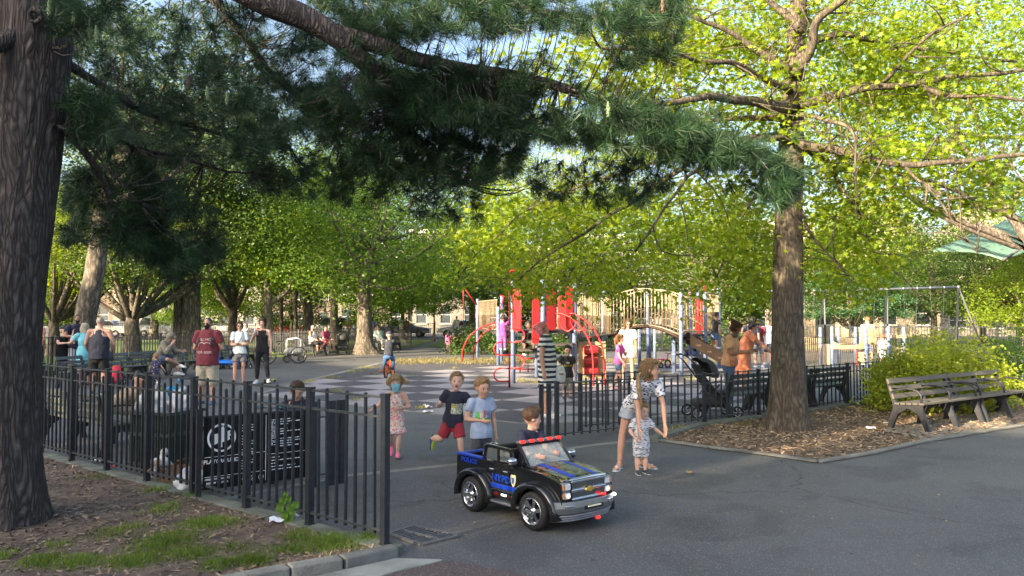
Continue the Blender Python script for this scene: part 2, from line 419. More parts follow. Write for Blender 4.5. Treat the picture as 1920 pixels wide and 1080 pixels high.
# ---- rubber tiles: every tile its own object
ps = sheet('play_surface', [TL, TR, TR + Vector((5.2, 2.3, 0)), (9.5, 30.2), gp(712, 681)], .004, M_TILE_D)
poly = [Vector((p[0], p[1])) for p in (TL, TR, TR + Vector((5.2, 2.3, 0)), Vector((9.5, 30.2, 0)), gp(712, 681))]
cx = sum(p.x for p in poly) / 5; cy = sum(p.y for p in poly) / 5
def inside(x, y):
    r = False; n = len(poly)
    for i in range(n):
        a, b = poly[i], poly[(i + 1) % n]
        if (a.y > y) != (b.y > y) and x < (b.x - a.x) * (y - a.y) / (b.y - a.y) + a.x: r = not r
    return r
ts = 1.26
tn = Vector((-td.y, td.x, 0))
def clip_poly(sub, clip):
    out = sub
    for i in range(len(clip)):
        a, b = clip[i], clip[(i + 1) % len(clip)]; inp = out; out = []
        if not inp: break
        side = lambda p: (b.x - a.x) * (p.y - a.y) - (b.y - a.y) * (p.x - a.x)
        for j in range(len(inp)):
            p, q = inp[j - 1], inp[j]; sp, sq = side(p), side(q)
            if sq >= 0:
                if sp < 0: out.append(p + (q - p) * (sp / (sp - sq)))
                out.append(q)
            elif sp >= 0: out.append(p + (q - p) * (sp / (sp - sq)))
    return out
tmb = MB(); h = ts / 2 - .004
tmb.add([(-h, -h, 0), (h, -h, 0), (h, h, 0), (-h, h, 0), (-h + .01, -h + .01, .006), (h - .01, -h + .01, .006), (h - .01, h - .01, .006), (-h + .01, h - .01, .006)],
        [(4, 5, 6, 7), (0, 1, 5, 4), (1, 2, 6, 5), (2, 3, 7, 6), (3, 0, 4, 7)])
tme = [mk(tmb, 'tile', M_TILE_L), mk(tmb, 'tile', M_TILE_D)]
ang = math.atan2(td.y, td.x); ntile = 0
for i in range(-2, 26):
    for j in range(0, 26):
        c = TL + td * (i + .5) * ts + tn * (j + .5) * ts
        cs = [Vector((c + td * (sx * h) + tn * (sy * h)).xy) for sx, sy in ((-1, -1), (1, -1), (1, 1), (-1, 1))]
        ins = [inside(p.x, p.y) for p in cs]
        col = (i + j) % 2
        if all(ins): inst('tile', tme[col], ps, (c.x, c.y, .005), (0, 0, ang)); ntile += 1
        elif any(ins):
            q = clip_poly(cs, poly)
            if len(q) >= 3: sheet('tile', q, .0105, (M_TILE_L, M_TILE_D)[col], None, ps, .005); ntile += 1
# ---- mulch bed under the oak, bench pad, kerbs
mul = [gp(*p) for p in ((1215, 822), (1331, 839), (1440, 852), (1534, 866), (1631, 850), (1732, 827), (1930, 795), (2100, 765), (2000, 742), (1646, 757), (1440, 785), (1237, 811))]
MUL = sheet('mulch_bed', mul, .02, M_MULCHG, thick=.03)
M_PAD = pm('dusty bench pad', (.20, .19, .165), .92, var=.3, scale=3, bump=.4, bscale=50)
sheet('bench_pad', [gp(*p) for p in ((1655, 811), (1735, 827), (1935, 795), (2110, 766), (2080, 752), (1700, 793))], .027, M_PAD)
strip([gp(*p) for p in ((1213, 824), (1331, 841), (1440, 854), (1534, 868), (1631, 852), (1734, 829), (1932, 797), (2100, 767))], .10, M_STRIP, st, 1.4, .03)
RF = [gp(1044, 832), gp(1321, 799), gp(1590, 762), gp(1700, 748)]   # foot of the right fence
rk = empty('fence_curb'); rk['kind'] = 'structure'
kerb_run(rk, [RF[0] + Vector((1.35, .2, 0)), RF[1] + Vector((0, -.02, 0)), RF[2] + Vector((0, -.02, 0)), RF[3] + Vector((.2, 0, 0))], .16, .07, M_CURB, 1.6)
# ---- far lawns, dry grass strip, far street
M_DRY = pm('dry grass ground', (.20, .165, .085), .95, scale=3, col2=(.075, .078, .06), bump=.6)
FFENCE = [(-14.6, 12.5), (-12.9, 22.4), (-11.5, 29.6), (-9.0, 38.2), (-7.4, 41.5), (-5.7, 45.0)]
sheet('lawn', [(-60, 11)] + FFENCE + [(-5.9, 62), (-60, 62)], .02, M_GRASSG)
sheet('far_lawn', [(-5.0, 46.5), (-1.2, 42.5), (0, 39), (3, 60), (-5.2, 62)], .02, M_GRASSG)
sheet('right_lawn', [(2.5, 42), (60, 42), (60, 64), (2.5, 64)], .02, M_GRASSG)
sheet('dry_strip', [(-5.0, 30.7), (9.0, 30.6), (9.0, 33.4), (-4.6, 33.6)], .008, M_DRY)
M_ROAD = pm('street asphalt', (.09, .09, .09), .9, scale=1)
sheet('street', [(-200, 66), (200, 66), (200, 82), (-200, 82)], .008, M_ROAD)
sheet('far_pavement', [(-200, 82.2), (200, 82.2), (200, 87), (-200, 87)], .012, M_CONC)
# ---- drain grate
gr = empty('drain_grate', gp(787, 1006), 0); tag(gr, 'rectangular cast iron drain grate sunk in the asphalt by the fence end post', 'grate')
M_IRON = pm('dark iron', (.12, .125, .13), .6, .2, scale=20, bump=.3)
M_PIT = pm('grate pit', (.012, .012, .012), .9)
q = [gp(*p) for p in ((728, 1003), (776, 989), (862, 1007), (790, 1024))]
cG = gp(787, 1006)
def bil(u, v): return q[0] * (1 - u) * (1 - v) + q[1] * u * (1 - v) + q[2] * u * v + q[3] * (1 - u) * v - cG
MB().add([bil(0, 0) + Vector((0, 0, .005)), bil(1, 0) + Vector((0, 0, .005)), bil(1, 1) + Vector((0, 0, .005)), bil(0, 1) + Vector((0, 0, .005))], [(0, 1, 2, 3)]).build('pit', M_PIT, gr)
mb = MB(); zz = Vector((0, 0, .012))
for a, b in (((0, 0), (1, 0)), ((1, 0), (1, 1)), ((1, 1), (0, 1)), ((0, 1), (0, 0)), ((.5, 0), (.5, 1))): mb.bar(bil(*a) + zz, bil(*b) + zz, .028, .016)
mb.build('frame', M_IRON, gr)
for i in range(1, 11):
    for u0, u1 in ((.03, .48), (.52, .97)):
        MB().bar(bil(u0, i / 11) + zz * .9, bil(u1, i / 11) + zz * .9, .013, .012).build('grate_bar', M_IRON, gr)
# ---- manhole-like dark patch by the boy, litter
M_LIT = pm('litter paper', (.75, .75, .74), .7)
def litter(px, py, s, col, label, k=0, z=.02):
    r = np.random.default_rng(int(px)); p = gp(px, py); mb = MB(); n = 5; vs = []
    for i in range(n):
        for j in range(n): vs.append(((i / 4 - .5) * s, (j / 4 - .5) * s * .7, abs(r.normal()) * s * .13 + .004))
    fs = [(i * n + j, (i + 1) * n + j, (i + 1) * n + j + 1, i * n + j + 1) for i in range(4) for j in range(4)]
    mb.add(vs, fs, 0, False); o = mb.build('litter', pm('litter ' + label, col, .6, var=.1))
    o.location = p + Vector((0, 0, z)); o.rotation_euler = (0, 0, r.uniform(0, 6)); sf = o.modifiers.new('s', 'SOLIDIFY'); sf.thickness = .003
    tag(o, label, 'litter'); return o
litter(1633, 806, .14, (.75, .78, .85), 'crumpled white wrapper lying on the mulch beside the oak')
litter(1667, 797, .16, (.55, .58, .56), 'pale sheet of paper on the mulch near the bench leg')
litter(801, 766, .2, (.8, .74, .78), 'white and pink wrapper on the rubber tiles behind the girl')
litter(803, 774, .2, (.8, .8, .78), 'flat white napkin on the concrete strip of the tiles', z=.01)
litter(520, 991, .13, (.72, .76, .85), 'torn white paper cup at the foot of the bed weed', z=.06)
litter(548, 983, .1, (.66, .7, .8), 'folded white paper scrap leaning by the near fence kerb', z=.06)
litter(1293, 890, .08, (.30, .22, .1), 'small dry brown leaf alone on the open asphalt')
litter(186, 868, .15, (.7, .72, .75), 'white paper scrap inside the near fence by the bench')
litter(207, 880, .1, (.55, .05, .04), 'crushed red can inside the near fence')
litter(283, 752, .0001 + .1, (.7, .7, .7), 'small white scrap on the asphalt behind the bin') if False else None
# ---- soil bits, needles and mulch chips
def in_poly(P, X, Y):
    r = np.zeros(len(X), bool); n = len(P)
    for i in range(n):
        a, b = P[i], P[(i + 1) % n]
        if abs(b[1] - a[1]) < 1e-9: continue
        c = ((a[1] > Y) != (b[1] > Y)) & (X < (b[0] - a[0]) * (Y - a[1]) / (b[1] - a[1]) + a[0])
        r ^= c
    return r
def chips(name, P, n, z, size, cols, label, box, lift=.02):
    X = rng.uniform(box[0], box[1], n); Y = rng.uniform(box[2], box[3], n)
    k = in_poly(P, X, Y); X, Y = X[k], Y[k]; n = len(X)
    pos = np.stack([X, Y, z + rng.uniform(.002, lift, n)], 1)
    d = np.stack([rng.normal(size=n), rng.normal(size=n), rng.normal(size=n) * .22], 1)
    up = np.stack([rng.normal(size=n) * .35, rng.normal(size=n) * .35, np.ones(n)], 1)
    A, B, C = axes_from(d, rng, up)
    tv = [(-.16, -.5, 0), (.16, -.45, .03), (.12, .5, 0), (-.14, .42, .04), (0, 0, .12)]
    tf = [(0, 1, 4), (1, 2, 4), (2, 3, 4), (3, 0, 4)]
    me = scatter(name, tv, tf, pos, A, B, C, rng.uniform(.5, 1.5, n) * size, leafmat(name, cols[0], cols[1], 0, .9))
    o = link(name, me, None, kind='stuff'); tag(o, label, 'ground litter'); return o
chips('mulch_chips', [(p.x, p.y) for p in mul], 30000, .02, .055, ((.12, .08, .05), (.46, .34, .22)), 'tan wood chip mulch spread under the oak tree', (1.5, 11, 9, 18))
chips('soil_bits', [(p[0], p[1]) for p in bed], 26000, .045, .04, ((.06, .042, .03), (.34, .26, .18)), 'dry twigs, needles and bark bits on the bare soil bed', (-8, 0, 4.5, 12), .014)
# ---- grass
M_BLADE = leafmat('grass blades', (.075, .15, .025), (.20, .28, .06), .4)
M_BLADED = leafmat('dry blades', (.10, .105, .04), (.25, .22, .11), .3)
BT = [(-.05, 0, 0), (.05, 0, 0), (.035, .5, .05), (-.035, .5, .05), (0, 1, .22)]; BF = [(0, 1, 2), (0, 2, 3), (3, 2, 4)]
def grass(name, patches, z, mat, label, hgt=.11, wid=1.0, flat=.55, dens=1.0):
    P, H_ = [], []
    for (px, py, rx, ry, n) in patches:
        n = int(n * dens)
        c = gp(px, py); e = gp(px + rx, py); f = gp(px, py - ry); a = (e - c).length; b = (f - c).length
        w = rng.normal(size=(n, 2)) * .5; w = w[np.abs(w).max(1) < 1.3]
        P.append(np.stack([c.x + w[:, 0] * a, c.y + w[:, 1] * b, np.full(len(w), z)], 1))
        H_.append(hgt * rng.uniform(.4, 1.1, len(w)) * (1.15 - .5 * np.clip(np.hypot(w[:, 0], w[:, 1]), 0, 1.3)))
    P = np.concatenate(P); H_ = np.concatenate(H_); n = len(P)
    d = np.stack([rng.normal(size=n) * flat, rng.normal(size=n) * flat, np.ones(n)], 1)
    A, B, C = axes_from(d, rng)
    me = scatter(name, [(v[0] * wid, v[1], v[2]) for v in BT], BF, P, A, B, C, H_, mat)
    o = link(name, me, None, kind='stuff'); tag(o, label, 'grass'); return o
grass('grass', [(395, 992, 60, 12, 2600), (310, 1030, 70, 26, 3600), (355, 1052, 60, 14, 1500), (80, 1066, 50, 14, 1500), (150, 1068, 50, 14, 1600), (250, 1066, 60, 16, 2000),
                (620, 1030, 70, 18, 3800), (560, 1018, 40, 14, 900), (470, 1066, 50, 12, 1500), (410, 1072, 40, 12, 1100), (305, 965, 50, 16, 700), (300, 928, 40, 8, 500), (210, 1012, 60, 14, 600),
                (0, 1060, 20, 14, 500), (180, 905, 60, 10, 300), (105, 1035, 40, 8, 250), (250, 1000, 40, 10, 250), (440, 1040, 60, 12, 500), (690, 1022, 30, 10, 700), (360, 940, 40, 8, 300), (540, 1045, 70, 9, 900)],
      .045, M_BLADE, 'tufts of bright green grass on the soil bed', .07, dens=.5)
grass('dry_grass', [(x, 675 + (x % 7), 26, 5, 420) for x in range(745, 990, 17)] + [(x, 678, 20, 4, 240) for x in range(990, 1290, 25)], .008, M_BLADED, 'dry yellow grass along the far edge of the rubber tiles', .15, 1.6, dens=.6)
grass('weeds', [(620, 709, 20, 3, 120), (665, 697, 20, 3, 140), (690, 690, 20, 3, 120), (580, 716, 14, 3, 90), (700, 703, 12, 2, 60), (770, 705, 12, 2, 60), (630, 735, 14, 2, 60), (665, 752, 14, 2, 60), (850, 692, 12, 2, 60),
                (975, 715, 26, 4, 200), (1010, 718, 24, 4, 160), (1090, 720, 20, 4, 120), (790, 766, 12, 2, 60), (1230, 700, 30, 4, 160), (1300, 712, 26, 4, 160), (560, 722, 14, 2, 70), (1280, 806, 26, 3, 140), (1400, 800, 30, 3, 60)],
      .01, leafmat('weed blades', (.13, .16, .04), (.34, .32, .12), .3), 'thin weeds growing in the tile joints', .11, 1.3)

# fallen leaves and grit lying about on the asphalt
n = 900; X_ = rng.uniform(-4, 9, n); Y_ = rng.uniform(4.2, 13, n)
near_ = np.abs(rng.normal(size=n)) > .2
pos = np.stack([X_, Y_, np.full(n, .006)], 1); d_ = rng.normal(size=(n, 3)); d_[:, 2] *= .15; u_ = rng.normal(size=(n, 3)) * .3; u_[:, 2] += 1
A_, B_, C2 = axes_from(d_, rng, u_)
o = link('leaf_litter', scatter('leaf_litter', [(0, 0, 0), (.35, .5, .1), (0, 1, 0), (-.35, .5, .1)], [(0, 1, 2), (0, 2, 3)], pos, A_, B_, C2, rng.uniform(.008, .035, n), leafmat('fallen leaf', (.10, .07, .03), (.30, .26, .12), 0, .9)), None, kind='stuff'); tag(o, 'scattered dry leaves and crumbs on the open asphalt', 'leaves')
# ================================================================ fences
M_FENCE = pm('black fence paint', (.022, .026, .034), .42, .1, var=.25, scale=14, bump=.15, bscale=60)
M_FENCEG = pm('worn fence paint', (.045, .052, .055), .5, .1, var=.35, scale=12, bump=.15, bscale=60)
def picket_mesh(h0, h1, w, name='picket'):
    mb = MB(); a = w / 2
    mb.add([(-a, -a, h0), (a, -a, h0), (a, a, h0), (-a, a, h0), (-a, -a, h1), (a, -a, h1), (a, a, h1), (-a, a, h1), (0, 0, h1 + w * .7)],
           [(3, 2, 1, 0), (0, 1, 5, 4), (1, 2, 6, 5), (2, 3, 7, 6), (3, 0, 4, 7), (4, 5, 8), (5, 6, 8), (6, 7, 8), (7, 4, 8)])
    me = mb.mesh(name); me.materials.append(M_FENCE); return me
def post_mesh(h, w):
    mb = MB(); mb.box((0, 0, h / 2), (w, w, h)); mb.box((0, 0, h + .008), (w * 1.16, w * 1.16, .016)); mb.box((0, 0, .02), (w * 1.25, w * 1.25, .04))
    me = mb.mesh('post'); me.materials.append(M_FENCE); return me
def fence(name, label, pts, h, bay, npk, pw=.05, kw=.02, mid=.84, low=.11, zbase=0, railmat=None, short=True, endcap=True, shortf=.93):
    o0 = Vector((pts[0][0], pts[0][1], 0)); root = empty(name, o0); tag(root, label, 'fence'); railmat = railmat or M_FENCEG
    pme = post_mesh(h, pw); tall = picket_mesh(low * h - .035, h + .004, kw); sh = picket_mesh(low * h - .035, h * shortf, kw)
    for k, (a, b) in enumerate(zip(pts[:-1], pts[1:])):
        a = Vector((a[0], a[1], 0)) - o0; b = Vector((b[0], b[1], 0)) - o0
        Ld = (b - a).length; n = max(1, round(Ld / bay)); d = (b - a) / n; rz = math.atan2(d.y, d.x)
        for i in range(n + (1 if k == len(pts) - 2 else 0)): inst('post', pme, root, a + d * i + Vector((0, 0, zbase)), (0, 0, rz))
        for i in range(n):
            p, q = a + d * i, a + d * (i + 1)
            for z in (h - .012, h * mid, h * low):
                MB().bar(p + Vector((0, 0, z + zbase)), q + Vector((0, 0, z + zbase)), .032, .016).build('rail', railmat, root)
            for j in range(npk):
                t = (j + 1) / (npk + 1)
                inst('picket', (sh if (j % 2 == 0 and short) else tall), root, p + (q - p) * t + Vector((0, 0, zbase + random.uniform(-.003, .003))), (random.uniform(-.006, .006), random.uniform(-.006, .006), rz + random.uniform(-.08, .08)))
    return root
BAY = (FB - FA).length / 7
fence('picket_fence', 'black iron picket fence on a concrete kerb beside the pine tree', [FA, FB], 1.13, BAY, 7, .052, .02, .86, .115, .03)
fence('low_fence', 'low black picket fence on a kerb running behind the oak to the bush', [RF[0], RF[1], RF[2], RF[3]], .80, 1.42, 9, .05, .02, .80, .11, .04)
fence('park_fence', 'long black picket fence behind the row of benches and the lawn', [(-13.75, 17.5), (-12.9, 22.4), (-11.5, 29.6), (-9.0, 38.2), (-7.4, 41.5), (-5.7, 45.0)], 1.16, 2.4, 16, .06, .024, .84, .1, .02)
# gate leaf opened behind the low fence, and the cluster of gate posts
ga, gb = gp(1088, 811), gp(1210, 800)
fence('gate_leaf', 'open black gate leaf standing behind the low fence', [ga, gb], .86, 3, 11, .05, .02, .82, .1, .02)
for k, (px, py, lb) in enumerate(((1015, 842, 'black square gate post beside the striped dress, farthest from the low fence'), (1029, 840, 'middle black square gate post of the trio at the low fence'))):
    o = bpy.data.objects.new('gate_post', post_mesh(.84, .055)); COL.objects.link(o); o.location = gp(px, py); tag(o, lb, 'post'); o.rotation_euler = (0, 0, .3)
    b = o.modifiers.new('b', 'BEVEL'); b.width = .004
# ================================================================ benches
M_SLAT = pm('weathered bench slat', (.105, .095, .078), .75, var=.3, scale=5, stretch=(.5, 12, 12), bump=.4, bscale=14)
M_SLATG = pm('green grey bench slat', (.10, .115, .115), .6, var=.25, scale=5, stretch=(.5, 12, 12), bump=.3, bscale=14)
M_CAST = pm('black cast iron', (.028, .03, .036), .5, .2, var=.25, scale=18, bump=.2)
def frame_mesh():
    """bench end frame in the y/z plane, front is -y"""
    mb = MB(); t = .055
    def sec(poly, x0): mb.prism(poly, t, 0, Matrix(((0, 1, 0), (1, 0, 0), (0, 0, 1))), (x0, 0, 0))
    # seat beam, splayed legs, back upright
    sec([(-.25, .36), (.20, .33), (.20, .40), (-.25, .43)], -t / 2)
    sec([(-.25, .43), (-.25, .30), (-.31, .12), (-.345, 0), (-.27, 0), (-.235, .10), (-.16, .27), (-.02, .345), (-.02, .40)], -t / 2 + .001)
    sec([(.02, .39), (.02, .33), (.14, .25), (.20, .12), (.235, 0), (.31, 0), (.29, .12), (.23, .30), (.21, .42)], -t / 2 + .002)
    sec([(.14, .36), (.21, .34), (.335, .82), (.295, .83)], -t / 2 + .003)
    me = mb.mesh('frame'); me.materials.append(M_CAST); return me
def arm_mesh():
    mb = MB(); mb.tube([(0, .245, .66), (0, .12, .675), (0, -.05, .67), (0, -.16, .64), (0, -.205, .58), (0, -.215, .42)], .017, 6)
    me = mb.mesh('arm'); me.materials.append(M_CAST); return me
FR, AR = frame_mesh(), arm_mesh()
def bench(name, label, loc, rz, bays=2, bl=.94, slat=None, mid_arm=True, cat='bench', group=None):
    slat = slat or M_SLAT
    root = empty(name, loc, rz); tag(root, label, cat, group); Ln = bays * bl; root.scale = (1, 1, .92)
    for i in range(bays + 1):
        x = min(max(i * bl, .06), Ln - .06); inst('frame', FR, root, (x, 0, 0))
        if mid_arm or i in (0, bays): inst('arm', AR, root, (x, 0, 0))
    for i in range(5):                                     # seat slats
        y = -.235 + i * .095; MB().box((Ln / 2, y, .44 - i * .006), (Ln, .078, .034)).build('seat_slat', slat, root, bevel=.006)
    for i in range(3):                                     # back slats, leaning
        z = .53 + i * .125; y = .185 + (z - .40) * .30
        MB().box((Ln / 2, y - .02, z), (Ln, .032, .085), M=Matrix.Rotation(-.29, 3, 'X')).build('back_slat', slat, root, bevel=.006)
    return root
a36 = math.atan2(.59, .81)
bench('park_bench', 'slatted park bench in front of the bush, next to the oak', gp(1699, 811) + Vector((.05, .1, .027)), a36, 2, .94)
bench('park_bench', 'second slatted park bench joined on beyond the first in front of the bush', gp(1699, 811) + Vector((.05, .1, .027)) + Vector((math.cos(a36), math.sin(a36), 0)) * 1.93, a36, 2, .94)
b0 = Vector((-10.95, 19.6, 0)); b1 = Vector((-9.95, 24.8, 0)); bd = (b1 - b0); ba = math.atan2(bd.y, bd.x)
bench('park_bench', 'long green slatted bench along the park fence, the near one', b0, ba, 3, .9, M_SLATG)
bench('park_bench', 'long green slatted bench along the park fence, with the hooded man', b0 + bd.normalized() * 2.74, ba, 3, .9, M_SLATG)
bench('park_bench', 'green slatted bench by the park fence behind the blue toy car', Vector((-10.35, 26.4, 0)), R(72), 3, .9, M_SLATG)
fa = math.atan2(-fd.y, -fd.x)
fo = -fn
nb = gp(235, 852); bench('park_bench', 'green grey slatted bench seen from behind through the near fence', nb, math.atan2(fd.y, fd.x) , 2, 1.0, pm('mossy slat', (.16, .165, .12), .75, var=.35, scale=5, stretch=(.5, 12, 12), bump=.4, bscale=14)).rotation_euler.z = math.atan2(fd.y, fd.x)
rd = (RF[2] - RF[1]).normalized(); rn = Vector((-rd.y, rd.x, 0)); ra = math.atan2(rd.y, rd.x) + math.pi
s0 = RF[1] + rd * 1.0 + rn * .55
for k, lb in enumerate(('bench against the inside of the low fence, nearest the black stroller', 'bench against the inside of the low fence, just beyond the oak trunk', 'bench against the inside of the low fence, its far end near the bush')):
    bench('park_bench', lb, s0 + rd * (1.0 + k * 1.35) * 1.0 + rd * .33, ra, 1, 1.3, M_SLATG)
bench('park_bench', 'far bench under the big leafy tree, with the two women', Vector((-9.1, 35.6, 0)), R(66), 2, .95, M_SLATG)
bench('park_bench', 'far bench past the big leafy tree with a person lying back', Vector((-7.0, 40.4, 0)), R(60), 2, .95, M_SLATG)
# ================================================================ sign on the opened gate
M_SIGN = pm('sign black', (.006, .008, .010), .22, var=.1)
M_WHITE = pm('white print', (.72, .75, .78), .6, var=.04)
sa, sb = gp(380, 944) , gp(573, 917)
sdv = (sb - sa); SWD = sdv.length; sx = sdv.normalized(); sn = Vector((sx.y, -sx.x, 0))
gateL = empty('gate_with_posts', sa); tag(gateL, 'opened black iron gate behind the playground sign', 'gate')
for t, w in ((-.03, .045), (SWD + .12, .06), (SWD + .30, .075), (SWD + .42, .05)):
    inst('post', post_mesh(.86, w), gateL, sx * t - sn * .05, (0, 0, math.atan2(sx.y, sx.x)))
for z in (.12, .80, .83 - .12): MB().bar(Vector((0, 0, z)) - sn * .05, sx * (SWD + .42) + Vector((0, 0, z)) - sn * .05, .03, .016).build('rail', M_FENCEG, gateL)
for j in range(8): inst('picket', picket_mesh(.1, .80, .02), gateL, sx * (.1 + j * SWD / 8) - sn * .05, (0, 0, .3))
sign = empty('playground_sign', sa); tag(sign, 'black playground rules sign with a leaf emblem in a ring, fixed to the opened gate', 'sign')
SM = Matrix((sx, Vector((0, 0, 1)), sn)).transposed()
def sp(u, v, w=0.0): return sx * u + Vector((0, 0, v)) + sn * w      # u along, v up
SB, ST = .125, .80
MB().bar(sp(0, (SB + ST) / 2), sp(SWD, (SB + ST) / 2), .02, ST - SB).build('panel', M_SIGN, sign, bevel=.003)
for v in (SB + .30, SB + .115): MB().bar(sp(.01, v, .0115), sp(SWD * .58, v, .0115), .002, .004).build('rule_line', M_WHITE, sign)
MB().bar(sp(SWD * .60, SB + .27, .0115), sp(SWD - .02, SB + .27, .0115), .002, .004).build('rule_line', M_WHITE, sign)
MB().bar(sp(SWD * .585, SB + .02, .0115), sp(SWD * .585, ST - .02, .0115), .003, .004, up=sx).build('rule_line', M_WHITE, sign)
def ring(c, r, w, name, parent, mat, n=32):
    mb = MB(); vs = []
    for j in range(n):
        a = 2 * math.pi * j / n
        for q in (r, r - w): vs.append(sp(c[0] + q * math.cos(a), c[1] + q * math.sin(a), .0125))
    mb.add(vs, [(2 * j, 2 * j + 1, (2 * j + 3) % (2 * n), (2 * j + 2) % (2 * n)) for j in range(n)]); return mb.build(name, mat, parent)
lc = (.165, SB + .475)
ring(lc, .135, .019, 'emblem_ring', sign, M_WHITE)
leaf = [(-.085, .04), (-.05, .04), (-.03, .045), (-.026, .085), (-.012, .11), (0, .098), (.014, .115), (.024, .085), (.028, .05), (.05, .058), (.085, .065), (.075, .04), (.088, .02), (.072, .0), (.082, -.02), (.06, -.03), (.02, -.04), (.006, -.045), (.006, -.09), (-.006, -.09), (-.006, -.045), (-.03, -.045), (-.06, -.06), (-.08, -.055)]
MB().add([sp(lc[0], lc[1], .0125)] + [sp(lc[0] + p[0], lc[1] + p[1], .0125) for p in leaf], [(0, i + 1, (i + 1) % len(leaf) + 1) for i in range(len(leaf))]).build('leaf_emblem', M_WHITE, sign)
text('lettering', 'PLAYGROUND', .05, M_WHITE, sign, SM, sp(.165, SB + .255, .012), .001, .001)
text('lettering', 'OPERATING HOURS', .026, M_WHITE, sign, SM, sp(.13, SB + .09, .012), .001, .0005)
text('lettering', '8:00 AM TO DUSK', .026, M_WHITE, sign, SM, sp(.13, SB + .055, .012), .001, .0005)
def lines(u0, u1, vs, h=.008):
    mb = MB(); r = random.Random(3)
    for v in vs:
        u = u0
        while u < u1 - .01:
            w = min(r.uniform(.015, .05), u1 - u); mb.bar(sp(u, v, .0115), sp(u + w, v, .0115), .002, h); u += w + .008
            if r.random() < .14: break
    mb.build('print_lines', M_WHITE, sign)
lines(.36, .50, [ST - .10 - i * .026 for i in range(17) if i not in (3, 8, 12)])
lines(.63, .72, [ST - .07 - i * .013 for i in range(20)], .006); lines(.74, .97, [ST - .07 - i * .024 for i in range(12) if i not in (3, 7)]); lines(.63, .97, [SB + .235 - i * .03 for i in range(5)])
for i, u in enumerate((.39, .47, .55)):
    ring((u, SB + .06), .026, .004, 'pictogram', sign, M_WHITE, 18)
    MB().bar(sp(u - .008, SB + .05, .0118), sp(u + .008, SB + .07, .0118), .002, .012).build('pictogram_mark', M_WHITE, sign)
# ================================================================ litter bin, bags, cartons
bp_ = gp(312, 873); bn = empty('litter_bin', bp_, R(-20)); tag(bn, 'dark green slatted litter bin overflowing with bags', 'bin')
M_BIN = pm('bin green', (.018, .035, .024), .5, var=.3, scale=8)
w = .56; hh = .62
for i in range(4):
    for j in range(7):
        t = (j + .5) / 7 - .5
        x, y = [(t * w, -w / 2), (w / 2, t * w), (t * w, w / 2), (-w / 2, t * w)][i]
        MB().box((x, y, hh / 2 + .03), (.07 if i % 2 == 0 else .018, .07 if i % 2 else .018, hh)).build('bin_slat', M_BIN, bn, bevel=.004)
for z in (.06, .40, .64):
    mb = MB()
    for i, (x, y, a, b) in enumerate(((0, -w / 2 - .012, w + .05, .02), (0, w / 2 + .012, w + .05, .02), (-w / 2 - .013, 0, .02, w), (w / 2 + .013, 0, .02, w))): mb.box((x, y, z), (a, b, .035))
    mb.build('bin_band', pm('bin band', (.05, .07, .06), .5), bn)
MB().box((0, 0, .05), (w * .95, w * .95, .03)).build('bin_floor', M_BIN, bn)
def bag(name, c, r, col, label, seed, rough=.35):
    mb = MB(); mb.ell((0, 0, r[2] * .95), r, 14, 10); mb.tube([(0, 0, r[2] * 1.7), (.02, .01, r[2] * 2.15), (.05, .03, r[2] * 2.3)], [r[0] * .4, r[0] * .12, r[0] * .28], 8)
    me = remesh(mb, name, pm('plastic ' + label, col, rough, var=.12, scale=5, bump=.6, bscale=18), .015, 2, r[0] * .28, 11., seed)
    o = link(name, me); o.location = c; tag(o, label, 'bag'); return o
bag('trash_bag', bp_ + Vector((-.12, -.08, .52)), (.2, .17, .2), (.62, .63, .66), 'pale white bag on top of the litter bin, bulging over its edge', 1)
bag('trash_bag', bp_ + Vector((.14, .0, .52)), (.19, .17, .17), (.55, .57, .62), 'grey white knotted bag on top of the litter bin', 2)
bag('trash_bag', bp_ + Vector((.03, .14, .60)), (.15, .13, .17), (.03, .28, .5), 'blue plastic bag heaped on the litter bin', 3)
bag('trash_bag', bp_ + Vector((-.18, .1, .60)), (.1, .1, .13), (.6, .45, .04), 'small yellow bag heaped on the litter bin', 4)
bag('trash_bag', gp(300, 900), (.13, .13, .13), (.6, .62, .66), 'white plastic bag lying under the litter bin by the kerb', 5)
bag('trash_bag', gp(360, 925), (.17, .13, .12), (.6, .63, .68), 'white plastic bag lying beside the cartons behind the fence', 6)
M_CARD = pm('cardboard', (.34, .21, .12), .85, var=.2, scale=4)
def carton(px, py, sz, rz, label):
    r = empty('carton', gp(px, py), rz); tag(r, label, 'box'); a, b, c = sz; t = .008
    for x, y, u, v in ((-a / 2, 0, t, b), (a / 2, 0, t, b), (0, -b / 2, a, t), (0, b / 2, a, t)): MB().box((x, y, c / 2), (u, v, c)).build('side_panel', M_CARD, r)
    MB().box((0, 0, .006), (a, b, t)).build('base_panel', M_CARD, r)
    for s in (-1, 1): MB().box((s * (a / 2 + .07), 0, c + .04), (.16, b * .97, t), M=Matrix.Rotation(s * .6, 3, 'Y')).build('flap', M_CARD, r)
carton(330, 905, (.3, .24, .17), .5, 'open cardboard carton under the litter bin')
carton(368, 900, (.28, .22, .14), -.3, 'open cardboard carton beside the playground sign')
